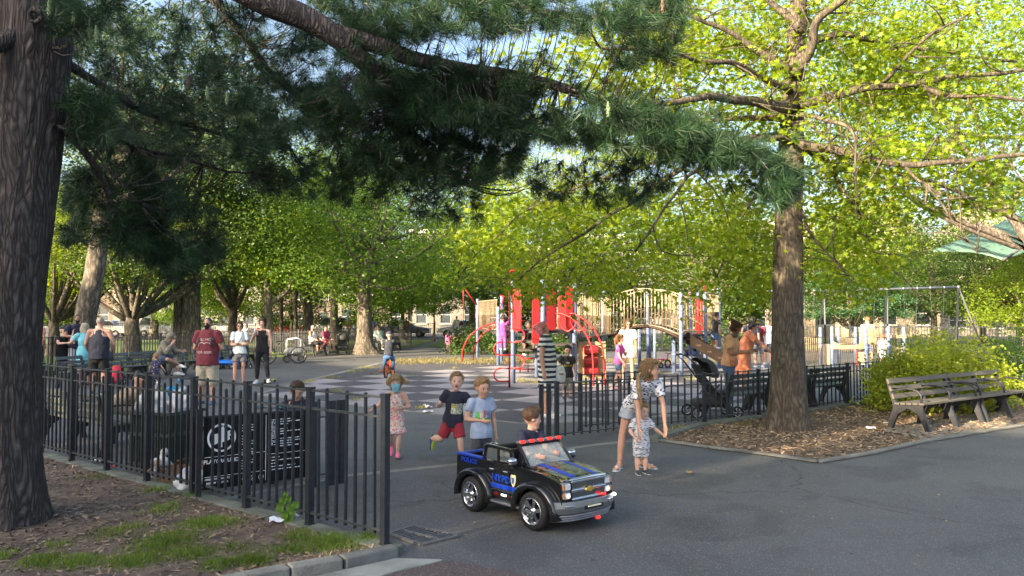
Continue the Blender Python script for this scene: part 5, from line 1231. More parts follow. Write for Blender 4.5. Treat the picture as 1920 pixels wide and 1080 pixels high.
# -- maroon tee man
i = person('bearded man in a maroon tee and khaki cargo shorts holding his backpack straps', gp(388, 759), 1.73, 'bigman', rz=-4, head=(-2, 0, 0), arms=dict(r=((-.28, .12, -1), (.42, -.25, .95)), l=((.28, .12, -1), (-.42, -.25, .95))), hands=dict(r=((.3, -.1, .9), (.3, .9, .1)), l=((-.3, -.1, .9), (-.3, .9, .1))), fing=1.0, sk=0, hair=('buzz', 'dark'),
       top=dict(mat=cloth('maroon', (.17, .032, .045)), sleeve=.62, hem=.05, ease=1.2), bottom=dict(mat=khaki, ln=1.02, ease=1.6, flare=.012, name='shorts'), shoes=('shoe', SN_N, SOLE), vox=.010, extras=('sunglasses', 'beard'))
tp = pm('tee print', (.60, .46, .44), .8)
decal_text(i, 'WILL HOP', .068, (0, .74), tp); decal_text(i, 'FOR BEER', .068, (0, .30), tp)
for sgn in (-1, 1):
    v = []; n = 9
    for k in range(n):
        a = R(200 - 170 * k / (n - 1)) if sgn < 0 else R(-20 + 170 * k / (n - 1))
        for r_ in (.062, .078): v.append((sgn * .055 + r_ * math.cos(a), .0 + r_ * math.sin(a) * .8))
    decal(i, 'shirt_print', v, [(2 * k, 2 * k + 1, 2 * k + 3, 2 * k + 2) for k in range(n - 1)], (0, .54), tp)
for sgn in (-1, 1): MB().tube([i['N'] + i['X'] * sgn * .11 + V((0, -.0, -.0)), i['N'] + i['X'] * sgn * .13 + V((0, -.155, -.16)), i['N'] + i['X'] * sgn * .15 + V((0, -.17, -.30))], .02, 6, flat=.5).build('backpack_strap', SN_D, i['root'])
mb = MB(); mb.ell((0, .24, i['TL'] * .6), (.16, .10, .22), 14, 10); mb.build('backpack', SN_D, i['root'])
# -- woman in white tee, woman in black, their things
i = person('woman in a white tee and grey shorts with folded arms and sunglasses', gp(448, 722), 1.62, 'woman', rz=26, head=(-6, 0, 0), arms=dict(r=((-.15, -.15, -1), (.9, -.5, .1)), l=((.15, -.15, -1), (-.9, -.55, .1))), sk=0, hair=('bun', 'brown'), top=dict(mat=cloth('ice white', (.58, .68, .70)), sleeve=.6, hem=.02, ease=1.0), bottom=dict(mat=cloth('grey shorts', (.18, .185, .21)), ln=.58, ease=1.2, flare=.01, name='shorts'), shoes=('sandal', SN_D, SN_D), extras=('sunglasses',), vox=.011, mouth='smile')
mb = MB(); mb.ell((-.20, -.02, -.02), (.05, .10, .085), 12, 8); mb.build('shoulder_bag', SN_D, i['root']); MB().tube([(-.2, -.0, .05), (-.02, -.16, .3), (.10, -.04, i['TL'] * .95)], .008, 5).build('bag_strap', SN_D, i['root'])
i = person('woman in a black tank top and leggings drinking from a bottle by a scooter', gp(491, 719), 1.70, 'woman', rz=8, head=(-6, 2, 0), arms=dict(r=((-.42, .02, -.95), (.42, -.5, 1)), l=((.2, -.02, -1), (.05, -.12, -1))), hands=dict(r=((.5, -.3, .8), (.6, .6, .2)), l=((.05, -.2, -1), (-1, 0, 0))), fing=.9, legs=dict(r=((-.08, 0, -1), (-.02, .02, -1)), l=((.10, -.30, -1), (.12, .30, -1))), sk=4, hair=('bun', 'brown'),
       top=dict(mat=black, sleeve=0, tank=True, hem=.04, ease=.8), bottom=dict(mat=cloth('leggings', (.017, .017, .021)), ln=1.9, ease=.35, name='leggings'), shoes=('shoe', SN_W, SOLE), vox=.011)
wp = i['J']['r']['W']; MB().lathe([(0, 0), (.028, .005), (.03, .10), (.026, .14), (.012, .17), (.012, .19), (0, .19)], 12, wp + V((.03, -.05, -.02))).build('water_bottle', glassmat('bottle', (.8, .85, .95), .5, .1), i['root'])
# -- left group at the park fence
person('man in a navy tank top and black shorts standing by the red ride-on toy', gp(184, 739), 1.74, 'bigman', rz=192, lean=2, head=(-22, 8, 0), arms=dict(r=((-.32, -.05, -1), (.1, -.7, -.8)), l=((.32, -.1, -1), (-.1, -.75, -.75))), sk=0, hair=('buzz', 'grey'), top=dict(mat=cloth('ink navy', (.022, .026, .045)), sleeve=0, tank=True, hem=.05, ease=1.1), bottom=dict(mat=cloth('black shorts', (.012, .012, .014)), ln=.9, ease=1.3, flare=.01, name='shorts'), shoes=('shoe', SN_D, SOLE), vox=.011)
person('blonde woman in a short turquoise dress with her hand to her head', gp(157, 721), 1.58, 'woman', rz=205, head=(10, 4, 0), arms=dict(l=((.55, -.35, -.6), (-.15, -.35, 1)), r=((-.2, -.1, -1), (-.05, -.6, -.7))), sk=4, hair=('bob', 'platinum'), top=dict(mat=cloth('turquoise', (.16, .50, .60)), sleeve=.55, ease=1.8, skirt=(.18, .015), name='dress'), shoes=('shoe', pm('shoe magenta', (.6, .08, .35), .6)), vox=.011)
person('smiling bearded man in a navy jersey leaning over the park fence', gp(147, 712) + V((-.35, .5, 0)), 1.83, 'man', rz=30, lean=14, head=(4, 10, 8), arms=dict(r=((-.3, -.5, -.8), (.8, -.6, .0)), l=((.25, -.5, -.8), (-.8, -.6, .05))), sk=2, hair=('buzz', 'dark'), top=dict(mat=navy, sleeve=.6, hem=.04, ease=1.3), bottom=dict(mat=stripes('white stripe trunks', (.6, .6, .62), (.05, .05, .07), 14, 'X', 0, .7), ln=.95, ease=1.4, name='shorts'), shoes=('shoe', SN_W), vox=.011, extras=('beard',), mouth='smile')
person('boy in a black top leaning his folded arms on the park fence', gp(118, 712) + V((-.3, .45, 0)), 1.52, 'kid', rz=48, lean=14, head=(14, 2, 0), arms=dict(r=((-.2, -.8, -.5), (.7, -.7, .05)), l=((.15, -.85, -.45), (-.3, -.95, .05))), sk=4, hair=('cap', pm('cap dark', (.02, .022, .03), .8)), top=dict(mat=black, sleeve=.5, hem=.04), bottom=dict(mat=dotted('dotted trousers', (.02, .022, .03), [(.3, .3, .3), (.2, .2, .22)], 22, .22), ln=1.9), shoes=('shoe', SN_D), vox=.011)
person('person in a coral pink top walking beyond the park fence', gp(74, 690), 1.62, 'woman', rz=160, sk=1, hair=('short', 'brown'), top=dict(mat=cloth('coral', (.62, .22, .24)), sleeve=.5, hem=.05, ease=1.4), bottom=dict(mat=black, ln=1.9), shoes=('shoe', SN_D), vox=.013, face=False)
person('toddler in a navy romper with white dots walking towards the benches', gp(291, 725), .84, 'toddler', rz=176, lean=4, head=(8, 4, 0), sk=4, arms=dict(r=((-.5, 0, -.8), (-.4, -.4, -.8)), l=((.5, 0, -.8), (.4, -.4, -.8))), hair=('buzz', 'sandy'), top=dict(mat=dotted('dot romper', (.025, .03, .075), [(.6, .6, .6), (.5, .3, .35)], 26, .26), sleeve=.7, hem=.02, name='romper'), bottom=dict(mat=dotted('dot romper', (.025, .03, .075), [(.6, .6, .6), (.5, .3, .35)], 26, .26), ln=1.5, ease=1.3, name='romper_legs'), shoes=None, vox=.011)
# hooded man on the bench: bench front is +x side
hbp = b0 + bd.normalized() * 3.75
person('man in an olive hooded sweatshirt and shorts sitting hunched on the bench', hbp + V((.0, -.1, 0)), 1.75, 'man', rz=math.degrees(ba) , lean=30, head=(-4, 38, 0), arms=dict(r=((-.1, -.45, -.9), (.15, -.45, .8)), l=((.1, -.4, -.9), (-.15, -.8, .1))), legs=dict(r=((-.25, -1, -.05), (.65, -.35, -.35)), l=((.15, -1, -.05), (.05, -.12, -1))), seat=.46, sk=1, hair=('hood', cloth('olive hood', (.20, .19, .145))), top=dict(mat=cloth('olive hood', (.20, .19, .145)), sleeve=1.9, hem=.05, ease=1.6, name='sweatshirt'), bottom=dict(mat=cloth('denim dark', (.035, .06, .12)), ln=.9, ease=1.4, name='shorts'), shoes=('shoe', SN_W, SOLE), vox=.011)
bq = V((-10.35, 26.4, 0)); bqd = V((math.cos(R(72)), math.sin(R(72)), 0))
SITL = dict(r=((-.12, -1, -.04), (0, -.05, -1)), l=((.12, -1, -.04), (0, -.05, -1)))
person('dark haired boy sitting on the bench behind the blue toy car', bq + bqd * .6, 1.35, 'kid', rz=60, head=(20, 6, 0), legs=SITL, seat=.46, sk=1, hair=('short', 'dark'), top=dict(mat=white, sleeve=.6, hem=.03), bottom=dict(mat=denim, ln=1.9), shoes=('shoe', SN_D), vox=.013, arms=dict(r=((-.2, -.4, -.9), (.2, -.9, -.3)), l=((.2, -.4, -.9), (-.2, -.9, -.3))))
person('smiling small child in a white top sitting in the dark stroller', bq + bqd * 1.75 + V((.3, -.3, 0)), 1.0, 'kid', rz=20, head=(-10, 0, 0), legs=SITL, seat=.55, sk=1, hair=('short', 'dark'), top=dict(mat=white, sleeve=.6, hem=.03), bottom=dict(mat=denim, ln=1.8), shoes=('shoe', SN_D), vox=.012, mouth='smile')
fb = V((-9.1, 35.6, 0)); fbd = V((math.cos(R(66)), math.sin(R(66)), 0))
person('grey haired woman in a white sleeveless top sitting on the far bench', fb + fbd * .35, 1.60, 'bigman', rz=62, legs=SITL, seat=.46, sk=1, hair=('bob', 'grey'), top=dict(mat=white, sleeve=0, tank=True, hem=.03), bottom=dict(mat=black, ln=1.2), shoes=('shoe', SN_D), vox=.014, arms=dict(r=((-.2, -.3, -.9), (.2, -.9, -.3)), l=((.2, -.3, -.9), (-.2, -.9, -.3))), face=False)
person('woman in a crimson dress sitting on the far bench under the tree', fb + fbd * 1.25, 1.62, 'woman', rz=60, legs=SITL, seat=.46, sk=1, hair=('short', 'dark'), top=dict(mat=cloth('crimson', (.32, .03, .10)), sleeve=.7, skirt=(.05, .05), ease=1.5, name='dress'), shoes=('shoe', SN_D), vox=.014, arms=dict(r=((-.2, -.3, -.9), (.2, -.9, -.3)), l=((.2, -.3, -.9), (-.2, -.9, -.3))), face=False)
person('person in a pale mint top lying back on the bench past the big tree', V((-6.75, 40.9, 0)), 1.65, 'woman', rz=40, lean=-28, legs=SITL, seat=.46, sk=1, hair=('short', 'brown'), top=dict(mat=cloth('pale mint', (.5, .6, .56)), sleeve=1.8, hem=.05, ease=1.6), bottom=dict(mat=grey, ln=1.9), shoes=('shoe', SN_W), vox=.015, face=False)
# -- boy on the orange bicycle
BK = gp(728, 708)
person('boy in a dark tee, jeans and cap riding the orange bicycle', BK + V((0, -.02, 0)), 1.24, 'kid', rz=176, lean=14, head=(0, 6, 0), legs=dict(r=((-.22, -.75, -.75), (.06, .25, -1)), l=((.2, -.12, -1), (-.02, .12, -1))), arms=dict(r=((-.3, -.75, -.6), (-.0, -.9, -.2)), l=((.3, -.75, -.6), (.0, -.9, -.2))), seat=.60, sk=0, hair=('cap', pm('cap navy', (.03, .028, .06), .8)), top=dict(mat=cloth('charcoal', (.022, .026, .036)), sleeve=.7, hem=.03, ease=1.2), bottom=dict(mat=pm('jeans blue', (.07, .15, .34), .85, var=.25, scale=8), ln=1.9, ease=1.0), shoes=('shoe', SN_D, SOLE), vox=.011, face=False)
# -- far walkers
FAR = [('man in a grey blue tee beyond the far fence, by the big tree', 698, 648, 1.75, 'man', cloth('grey blue', (.18, .22, .32)), grey, 'dark', 3, 170),
       ('person in a white tee walking off on the far path', 753, 637, 1.75, 'man', white, cloth('tan trousers', (.2, .16, .12)), 'dark', 2, 170),
       ('person in a plum top walking off on the far path', 762, 638, 1.72, 'woman', cloth('plum', (.12, .035, .08)), cloth('maroon trousers', (.07, .03, .05)), 'dark', 2, 182),
       ('man in a white tee near the street beyond the dark shrub', 856, 636, 1.8, 'man', white, grey, 'dark', 2, 20),
       ('person in black standing far off at the street behind the fence', 637, 634, 1.72, 'man', black, grey, 'dark', 2, 30),
       ('person in pink far off at the street behind the fence', 654, 634, 1.66, 'woman', cloth('rose', (.5, .22, .26)), grey, 'brown', 1, 190)]
for lb, px, py, H_, kd, t_, b_, hc, s_, rz_ in FAR:
    person(lb, gp(px, py), H_, kd, rz=rz_, sk=s_, hair=('short', hc), top=dict(mat=t_, sleeve=.6, hem=.05, ease=1.3), bottom=dict(mat=b_, ln=1.5), shoes=('shoe', SN_D), vox=.018, face=False, legs=dict(r=((-.05, -.12, -1), (0, .05, -1)), l=((.05, .15, -1), (0, .25, -1))))
person('little girl in a pink top on the path beyond the tiles', gp(841, 661), 1.08, 'kid', rz=175, sk=1, hair=('long', 'dark'), top=dict(mat=cloth('pink', (.68, .12, .34)), sleeve=.5, hem=.06), bottom=dict(mat=cloth('mauve', (.3, .14, .22)), ln=1.9), shoes=('shoe', SN_D), vox=.013, face=False)
person('small boy in a faded rose tee and blue shorts beside the little girl', gp(853, 660), 1.05, 'kid', rz=180, sk=1, hair=('short', 'dark'), top=dict(mat=cloth('faded rose', (.45, .26, .28)), sleeve=.6, hem=.05), bottom=dict(mat=denim, ln=.95, name='shorts'), shoes=('shoe', SN_W), vox=.013, face=False)
# -- right side of the play structure
i = person('woman in a peach tee and jeans with a coral belt bag reading a phone', gp(1368, 768), 1.68, 'woman', rz=58, lean=6, head=(6, 24, 0), hoff=.02, arms=dict(r=((-.12, -.22, -1), (.15, -1, .12)), l=((.12, -.22, -1), (-.15, -1, .15))), legs=dict(r=((-.05, -.12, -1), (0, .1, -1)), l=((.06, .12, -1), (0, .3, -1))), sk=2, hair=('bun', 'brown'), top=dict(mat=cloth('peach', (.60, .34, .20)), sleeve=.68, hem=.02, ease=1.6), bottom=dict(mat=pm('jeans', (.06, .12, .22), .85, var=.3, scale=8), ln=1.9, ease=.9), shoes=('shoe', SN_W, SOLE), vox=.011)
MB().tube([i['N'] + V((.09 * math.cos(a), .07 * math.sin(a) - .01, -.0)) for a in [k * math.tau / 12 for k in range(13)]], .035, 8).build('scarf', cloth('scarf', (.10, .085, .08)), i['root'])
bb = MB(); bb.box((-.12, -.14, .05), (.22, .08, .12)); bb.build('belt_bag', pm('belt bag', (.45, .16, .10), .6), i['root'], bevel=.02)
MB().box(i['J']['l']['W'] + V((-.02, -.08, .03)), (.075, .15, .012)).build('phone', SN_D, i['root'], bevel=.004)
person('woman in a long peach dress reaching forward beside the structure steps', gp(1394, 738), 1.66, 'bigman', rz=74, lean=16, head=(10, 22, 0), arms=dict(r=((-.1, -.8, -.6), (.1, -.8, -.7)), l=((.1, -.7, -.6), (-.1, -.8, -.6))), sk=1, hair=('bun', 'dark'), top=dict(mat=cloth('peach dress', (.58, .20, .11)), sleeve=.6, skirt=(.26, .02), ease=1.3, name='dress'), shoes=('sandal', SN_D, SN_D), vox=.012)
for lb, px, py, H_, kd, t_, b_, hc, s_, rz_, ex in (('dark haired person in a navy top behind the peach dress', 1410, 690, 1.72, 'man', navy, grey, 'dark', 1, 160, ()),
        ('bearded man in a wine red tee between the peach dress and the oak', 1423, 689, 1.66, 'man', cloth('wine', (.14, .02, .04)), grey, 'dark', 1, -20, ('beard',)),
        ('man in a pale blue tee and navy shorts behind the oak', 1441, 684, 1.66, 'man', cloth('pale blue', (.25, .36, .50)), navy, 'dark', 1, -30, ()),
        ('red haired person in a yellow vest and blue shorts at the low play posts', 1628, 684, 1.74, 'bigman', cloth('yellow', (.66, .55, .14)), cloth('royal', (.05, .08, .2)), 'red', 4, 176, ()),
        ('small child in white beside the low play posts', 1655, 684, 1.12, 'kid', white, white, 'red', 4, 190, ())):
    tk = 'yellow' in lb
    person(lb, gp(px, py), H_, kd, rz=rz_, sk=s_, hair=('short', hc), top=dict(mat=t_, sleeve=0 if tk else .6, tank=tk, hem=.05, ease=1.2), bottom=dict(mat=b_, ln=.95, name='shorts'), shoes=('shoe', SN_W), vox=.013, extras=ex, face=rz_ < 60)
person('child in a magenta outfit climbing at the back of the play structure', gp(943, 684) + V((0, -.25, .0)), 1.24, 'kid', rz=176, sk=1, lift=.55, hair=('short', 'dark'), top=dict(mat=cloth('magenta', (.42, .05, .25)), sleeve=1.7, hem=.05), bottom=dict(mat=cloth('magenta legs', (.40, .07, .24)), ln=1.9), shoes=('shoe', SN_W), vox=.012, face=False, arms=dict(r=((-.3, -.7, .4), (-.1, -.4, .9)), l=((.3, -.7, .4), (.1, -.4, .9))))
person('dark skinned child in black shorts sitting on the metal platform', at(985, 640, 22.6) * 1.0 - V((0, 0, at(985, 640, 22.6).z)), 1.2, 'kid', rz=30, lean=22, seat=.92, sk=3, legs=dict(r=((-.4, -1, -.1), (-.1, .1, -1)), l=((.3, -1, .0), (.1, .1, -1))), hair=('short', 'dark'), top=dict(mat=black, sleeve=.6, hem=.03), bottom=dict(mat=black, ln=.8, name='shorts'), shoes=('shoe', SN_W), vox=.012, face=False)
person('person in black crouched in the shade under the structure bridge', gp(1292, 690), 1.6, 'man', rz=60, lean=55, legs=dict(r=((-.3, -.95, -.2), (0, .35, -1)), l=((.2, -.9, -.4), (0, .5, -1))), sk=2, hair=('short', 'dark'), top=dict(mat=black, sleeve=.8, hem=.04), bottom=dict(mat=cloth('blue shorts', (.05, .09, .2)), ln=1.0), shoes=('shoe', SN_W), vox=.014, face=False)
person('child in a black tee climbing the brown structure steps', gp(1336, 697) + V((0, -.3, 0)), 1.15, 'kid', rz=120, lift=.75, lean=10, sk=1, hair=('short', 'dark'), top=dict(mat=black, sleeve=.6, hem=.04), bottom=dict(mat=cloth('blue shorts', (.05, .09, .2)), ln=1.0, name='shorts'), shoes=('shoe', SN_W), vox=.012, face=False)
# person bending by the near bench behind the fence
person('person in a tan jacket sitting bent over on the near bench behind the fence', gp(172, 836) + V((.12, .12, 0)), 1.3, 'kid', rz=math.degrees(math.atan2(fd.y, fd.x)), lean=58, head=(0, 40, 0), legs=SITL, seat=.40, sk=1, arms=dict(r=((-.15, -.5, -.85), (.1, -.6, -.8)), l=((.15, -.5, -.85), (-.1, -.6, -.8))), hair=('cap', pm('cap black', (.015, .015, .018), .8)), top=dict(mat=cloth('tan jacket', (.33, .25, .16)), sleeve=1.85, hem=.05, ease=1.5, name='jacket'), bottom=dict(mat=cloth('tan trousers2', (.30, .24, .17)), ln=1.9, ease=1.2), shoes=('shoe', SN_D), vox=.011)
# ================================================================ the play structure
M_PBLUE = pm('play post blue', (.16, .21, .36), .45, var=.15, scale=5); M_PRED = pm('play red', (.36, .018, .022), .38, var=.15, scale=5); M_TAN = pm('play tan', (.30, .235, .155), .55, var=.12); M_DECK = pm('play deck', (.035, .03, .03), .7, var=.3); M_BRN = pm('play brown', (.045, .029, .022), .7, var=.2, spec=.2)
M_STEEL = pm('steel tube', (.33, .34, .36), .35, .8, var=.15)
play = empty('play_structure', (0, 0, 0)); tag(play, 'large play structure with blue posts, red panels and tan railings', 'play structure')
def post(p, h, r=.062, name='post', mat=M_PBLUE, par=None):
    mb = MB(); mb.lathe([(r, 0), (r, h - .10), (r * 1.02, h - .08), (r * 1.02, h - .03), (r * .8, h + .01), (0, h + .025)], 16); o = mb.build(name, mat, par or play); o.location = (p[0], p[1], 0)
    for z in (h * .52, h * .80): MB().lathe([(r, -.035), (r * 1.14, -.03), (r * 1.14, .03), (r, .035)], 16, (0, 0, z), cap=False).build('clamp_ring', mat, o)
    return o
def w3(px, py, Y): return at(px, py, Y)
PP = dict(P1=(-1.43, 33.1, 2.48), P2=(-.50, 29.0, 2.1), P3=(-.39, 30.3, 2.55), P4=(.03, 20.9, 2.67), P5=(.79, 20.3, 2.69), P6=(.72, 23.2, 2.5), P7=(1.63, 20.8, 2.68), P8=(3.05, 26.6, 2.66), P10=(5.0, 23.6, 2.46), P12=(5.98, 24.7, 2.5), P13=(6.15, 26.4, 2.72), P14=(5.9, 26.4, 2.62), P15=(7.0, 27.0, 2.75), P16=(1.75, 23.4, 2.6), P17=(4.6, 27.0, 2.62))
for k, (x, y, h_) in PP.items(): post((x, y), h_)
for px, base, top in ((1199, 690, 617), (1218, 688, 612), (1228, 676, 612), (1264, 699, 633)):
    b_ = gp(px, base); t_ = at(px, top, b_.y); post(b_, t_.z)
def plate(name, pts, z, th, mat): 
    o = sheet(name, pts, z, mat, None, play, th); return o
Q = {k: V((v[0], v[1], 0)) for k, v in PP.items()}
plate('deck', [Q['P4'], Q['P5'], Q['P7'], Q['P16'], Q['P6']], 1.40, .07, M_DECK)
plate('deck', [V((.55, 19.9, 0)), V((1.5, 19.9, 0)), V((1.63, 20.7, 0)), V((.79, 20.3, 0))], 1.08, .06, M_DECK)
plate('deck', [V((.15, 22.1, 0)), V((.95, 21.9, 0)), V((1.0, 23.0, 0)), V((.2, 23.2, 0))], .86, .06, M_DECK)
plate('deck', [V((.05, 21.3, 0)), V((.75, 21.0, 0)), V((.85, 21.7, 0)), V((.1, 21.9, 0))], 1.12, .06, M_DECK)
plate('deck', [Q['P1'], Q['P2'], V((1.2, 29.5, 0)), V((1.0, 32.5, 0))], 1.25, .07, M_DECK)
plate('deck', [Q['P10'], Q['P12'], Q['P15'], Q['P13'], V((5.0, 26, 0))], 1.22, .07, M_DECK)
plate('deck', [Q['P16'], Q['P7'] + V((.1, .1, 0)), V((3.0, 24.6, 0)), Q['P8'], V((2.0, 26.5, 0))], 1.24, .07, M_DECK)
# red panels with rounded tops
def panel(a, b, z0, z1, mat=M_PRED, th=.03, name='panel'):
    a, b = V(a), V(b); d = (b - a); w = d.length; d.normalize(); n = V((-d.y, d.x, 0)); r = min(w / 2, .3)
    poly = [(0, z0 + .06), (.06, z0), (w - .06, z0), (w, z0 + .06), (w, z1 - r)] + [(w / 2 + w / 2 * math.cos(t), z1 - r + r * math.sin(t)) for t in [k * math.pi / 10 for k in range(1, 10)]] + [(0, z1 - r)]
    mb = MB(); mb.prism(poly, th, 0, Matrix((d, n, V((0, 0, 1)))).transposed(), a); o = mb.build(name, mat, play, bevel=.008)
    rim = [a + d * p[0] + V((0, 0, p[1])) + n * th / 2 for p in poly[3:]]
    MB().tube(rim, .016, 7).build('panel_rim', mat, o); return o
panel(w3(960, 620, 20.7).xy.to_3d(), w3(976, 620, 20.4).xy.to_3d(), 1.38, 2.52); panel(w3(998, 620, 20.25).xy.to_3d(), w3(1012, 620, 20.3).xy.to_3d(), 1.05, 2.54)
panel(w3(1025, 620, 20.3).xy.to_3d(), w3(1042, 620, 20.45).xy.to_3d(), 1.4, 2.54); panel(w3(1061, 620, 20.6).xy.to_3d(), w3(1075, 620, 20.7).xy.to_3d(), 1.38, 2.52)
panel(w3(1046, 620, 23).xy.to_3d(), w3(1062, 620, 23).xy.to_3d(), 1.4, 2.35); panel(w3(1304, 620, 25.4).xy.to_3d(), w3(1317, 620, 25.4).xy.to_3d(), 1.22, 2.35)
# tan railings: every baluster its own piece
BAL = {}
def railing(a, b, z0, z1, n, mat=M_TAN, curve=0, rails=(0, 1)):
    a, b = V(a), V(b)
    key = round(z1 - z0, 2)
    if key not in BAL: BAL[key] = mk(MB().cyl((0, 0, 0), (0, 0, key), .0125, 6), 'baluster', M_TAN)
    f = lambda t: a + (b - a) * t + V((0, 0, curve * 4 * t * (1 - t)))
    for i in range(n):
        p = f((i + .5) / n); inst('baluster', BAL[key], play, (p.x, p.y, p.z + z0))
    for z in (z0, z1): MB().tube([f(t / 8) + V((0, 0, z)) for t in range(9)], .022, 8).build('rail', mat, play)
railing(Q['P1'], Q['P2'] + V((-.05, .6, 0)), 1.28, 2.38, 16); railing(Q['P7'] + V((.08, .15, 0)), V((3.02, 24.3, 0)), 1.22, 2.36, 17); railing(V((3.02, 24.3, 0)), Q['P8'], 1.22, 2.36, 6)
railing(Q['P16'], Q['P8'] + V((-.2, .3, 0)), 1.24, 2.36, 16); railing(V((1.0, 22.9, 0)), V((1.62, 23.2, 0)), 1.42, 2.0, 5)
# arched bridge: planks, curved rails, balusters
ba_, bb_ = V((3.05, 25.2, 0)), V((4.98, 23.75, 0)); bw = V((.45, .85, 0)).normalized() * 1.0
NPL = 18
for i in range(NPL):
    t0, t1 = i / NPL, (i + 1) / NPL; z = lambda t: 1.18 + .34 * 4 * t * (1 - t)
    p, q = ba_.lerp(bb_, t0) + V((0, 0, z(t0))), ba_.lerp(bb_, t1) + V((0, 0, z(t1)))
    g_ = (q - p) * .03
    MB().add([p + g_, q - g_, q - g_ + bw, p + g_ + bw, p + g_ - V((0, 0, .04)), q - g_ - V((0, 0, .04)), q - g_ + bw - V((0, 0, .04)), p + g_ + bw - V((0, 0, .04))], [(0, 1, 2, 3), (7, 6, 5, 4), (0, 4, 5, 1), (1, 5, 6, 2), (2, 6, 7, 3), (3, 7, 4, 0)]).build('bridge_plank', M_BRN, play)
for o_ in (V((0, 0, 0)), bw):
    railing(ba_ + o_, bb_ + o_, 1.22, 2.33, 20, M_TAN, .28)
    MB().tube([ba_ + o_ + (bb_ - ba_) * t + V((0, -.02, 1.12 + .34 * 4 * t * (1 - t))) for t in [k / 12 for k in range(13)]], .05, 8).build('bridge_beam', M_BRN, play)
railing(Q['P10'], Q['P12'], 1.3, 2.3, 8); railing(Q['P12'] + V((.1, .2, 0)), Q['P15'], 1.3, 2.5, 12); railing(V((5.0, 26, 0)), Q['P13'], 1.3, 2.4, 9)
# steps to the right with stringers and slanting handrails
s0_, s1_ = V((5.15, 23.9, 1.22)), V((6.9, 23.3, .12)); sw2 = V((.25, .95, 0)).normalized() * .85
for k in range(6):
    c = s0_.lerp(s1_, (k + .6) / 6); MB().add([c + V((-.14, 0, 0)), c + V((.14, -.05, 0)), c + V((.14, -.05, 0)) + sw2, c + V((-.14, 0, 0)) + sw2] + [x - V((0, 0, .05)) for x in (c + V((-.14, 0, 0)), c + V((.14, -.05, 0)), c + V((.14, -.05, 0)) + sw2, c + V((-.14, 0, 0)) + sw2)], [(0, 1, 2, 3), (7, 6, 5, 4), (0, 4, 5, 1), (1, 5, 6, 2), (2, 6, 7, 3), (3, 7, 4, 0)]).build('step', M_BRN, play)
for o_ in (V((0, 0, 0)), sw2):
    MB().bar(s0_ + o_ + V((0, 0, -.05)), s1_ + o_ + V((0, 0, -.05)), .05, .30).build('stringer', pm('stringer brown', (.017, .012, .010), .8, spec=.1), play, bevel=.01)
    for dz in (.95, .55): MB().tube([s0_ + o_ + V((.0, 0, dz + .05)), s1_ + o_ + V((-.45, .15, dz + .32))], .02, 8).build('handrail', M_TAN, play)
    e = s1_ + o_ + V((-.45, .15, 0)); MB().tube([e + V((0, 0, 1.27)), e + V((.03, 0, .1))], .02, 8).build('handrail_post', M_TAN, play)
# red climbers
def rtube(pts, r=.024, name='climber_bar'): return MB().tube(pts, r, 10).build(name, M_PRED, play)
cp = gp(955, 727); Zc = cp.y
rtube([cp, at(955, 512, Zc), at(957, 508, Zc + .1), at(967, 534, 20.6)], .028, 'climber_pole')
for k, sg in enumerate((1, -1, 1, -1)):
    y0, y1 = 617 + k * 24.5, 617 + (k + 1) * 24.5; a = at(955, y0, Zc); b = at(955, y1, Zc); rr = (a.z - b.z) / 2; c = (a + b) / 2
    arc_ = [a, a + V((sg * .22, 0, 0))] + [c + V((sg * (.22 + rr * math.cos(t)), 0, rr * math.sin(t))) for t in [math.pi / 2 - j * math.pi / 8 for j in range(1, 8)]] + [b + V((sg * .22, 0, 0)), b]
    rtube(arc_, .02, 'climber_loop')
rtube([at(979, 512, 20.2), at(1001, 543, 20.3)]); rtube([at(967, 536, 20.6), at(995, 569, 20.5)]); rtube([at(979, 512, 20.2), at(979, 505, 20.2), at(957, 508, Zc + .1)])
rtube([at(990, 720 - 22, 22.4), at(990, 655, 22.4)]); rtube([at(975, 698, 22.4), at(975, 672, 22.4), at(1003, 672, 22.4)]); rtube([at(972, 692, 22.4), at(1003, 693, 22.4)])
# arched ladders
def arch_ladder(rail, off, rungs, r=.024):
    a = [V(p) for p in rail]; b = [p + off for p in a]
    rtube(a, r, 'ladder_rail'); rtube(b, r, 'ladder_rail')
    for i in rungs:
        t = i; k = int(t); f = t - k; p = a[k].lerp(a[min(k + 1, len(a) - 1)], f); rtube([p, p + off], r * .85, 'rung')
def smooth(pts, n=4):
    out = []; m = len(pts)
    for i in range(m - 1):
        p0, p1, p2, p3 = pts[max(i - 1, 0)], pts[i], pts[i + 1], pts[min(i + 2, m - 1)]
        for k in range(n):
            t = k / n; out.append(.5 * ((2 * p1) + (-p0 + p2) * t + (2 * p0 - 5 * p1 + 4 * p2 - p3) * t * t + (-p0 + 3 * p1 - 3 * p2 + p3) * t ** 3))
    return out + [pts[-1]]
r1 = smooth([at(*p) for p in ((1040, 589, 20.45), (1053, 588, 20.4), (1073, 598, 20.3), (1093, 618, 20.2), (1104, 638, 20.15), (1111, 664, 20.1), (1113, 724, 20.1))])
arch_ladder(r1, V((.30, .25, 0)), [5, 8.5, 12, 15, 18, 20.5, 22.5])
for o_ in (V((0, 0, 0)), V((.30, .25, 0))): rtube(smooth([r1[3] + o_, r1[3] + o_ + V((.02, 0, -.28)), r1[6] + o_ + V((.02, 0, -.40)), r1[9] + o_ + V((.0, 0, -.12))]), .018, 'climber_loop')
r2 = smooth([at(*p) for p in ((866, 681, 30.5), (868, 655, 30.4), (880, 631, 30.3), (899, 616, 30.1), (916, 609, 29.7), (932, 606, 29.2))])
arch_ladder(r2, V((.42, .35, 0)), [3, 6, 9, 12, 15, 18])
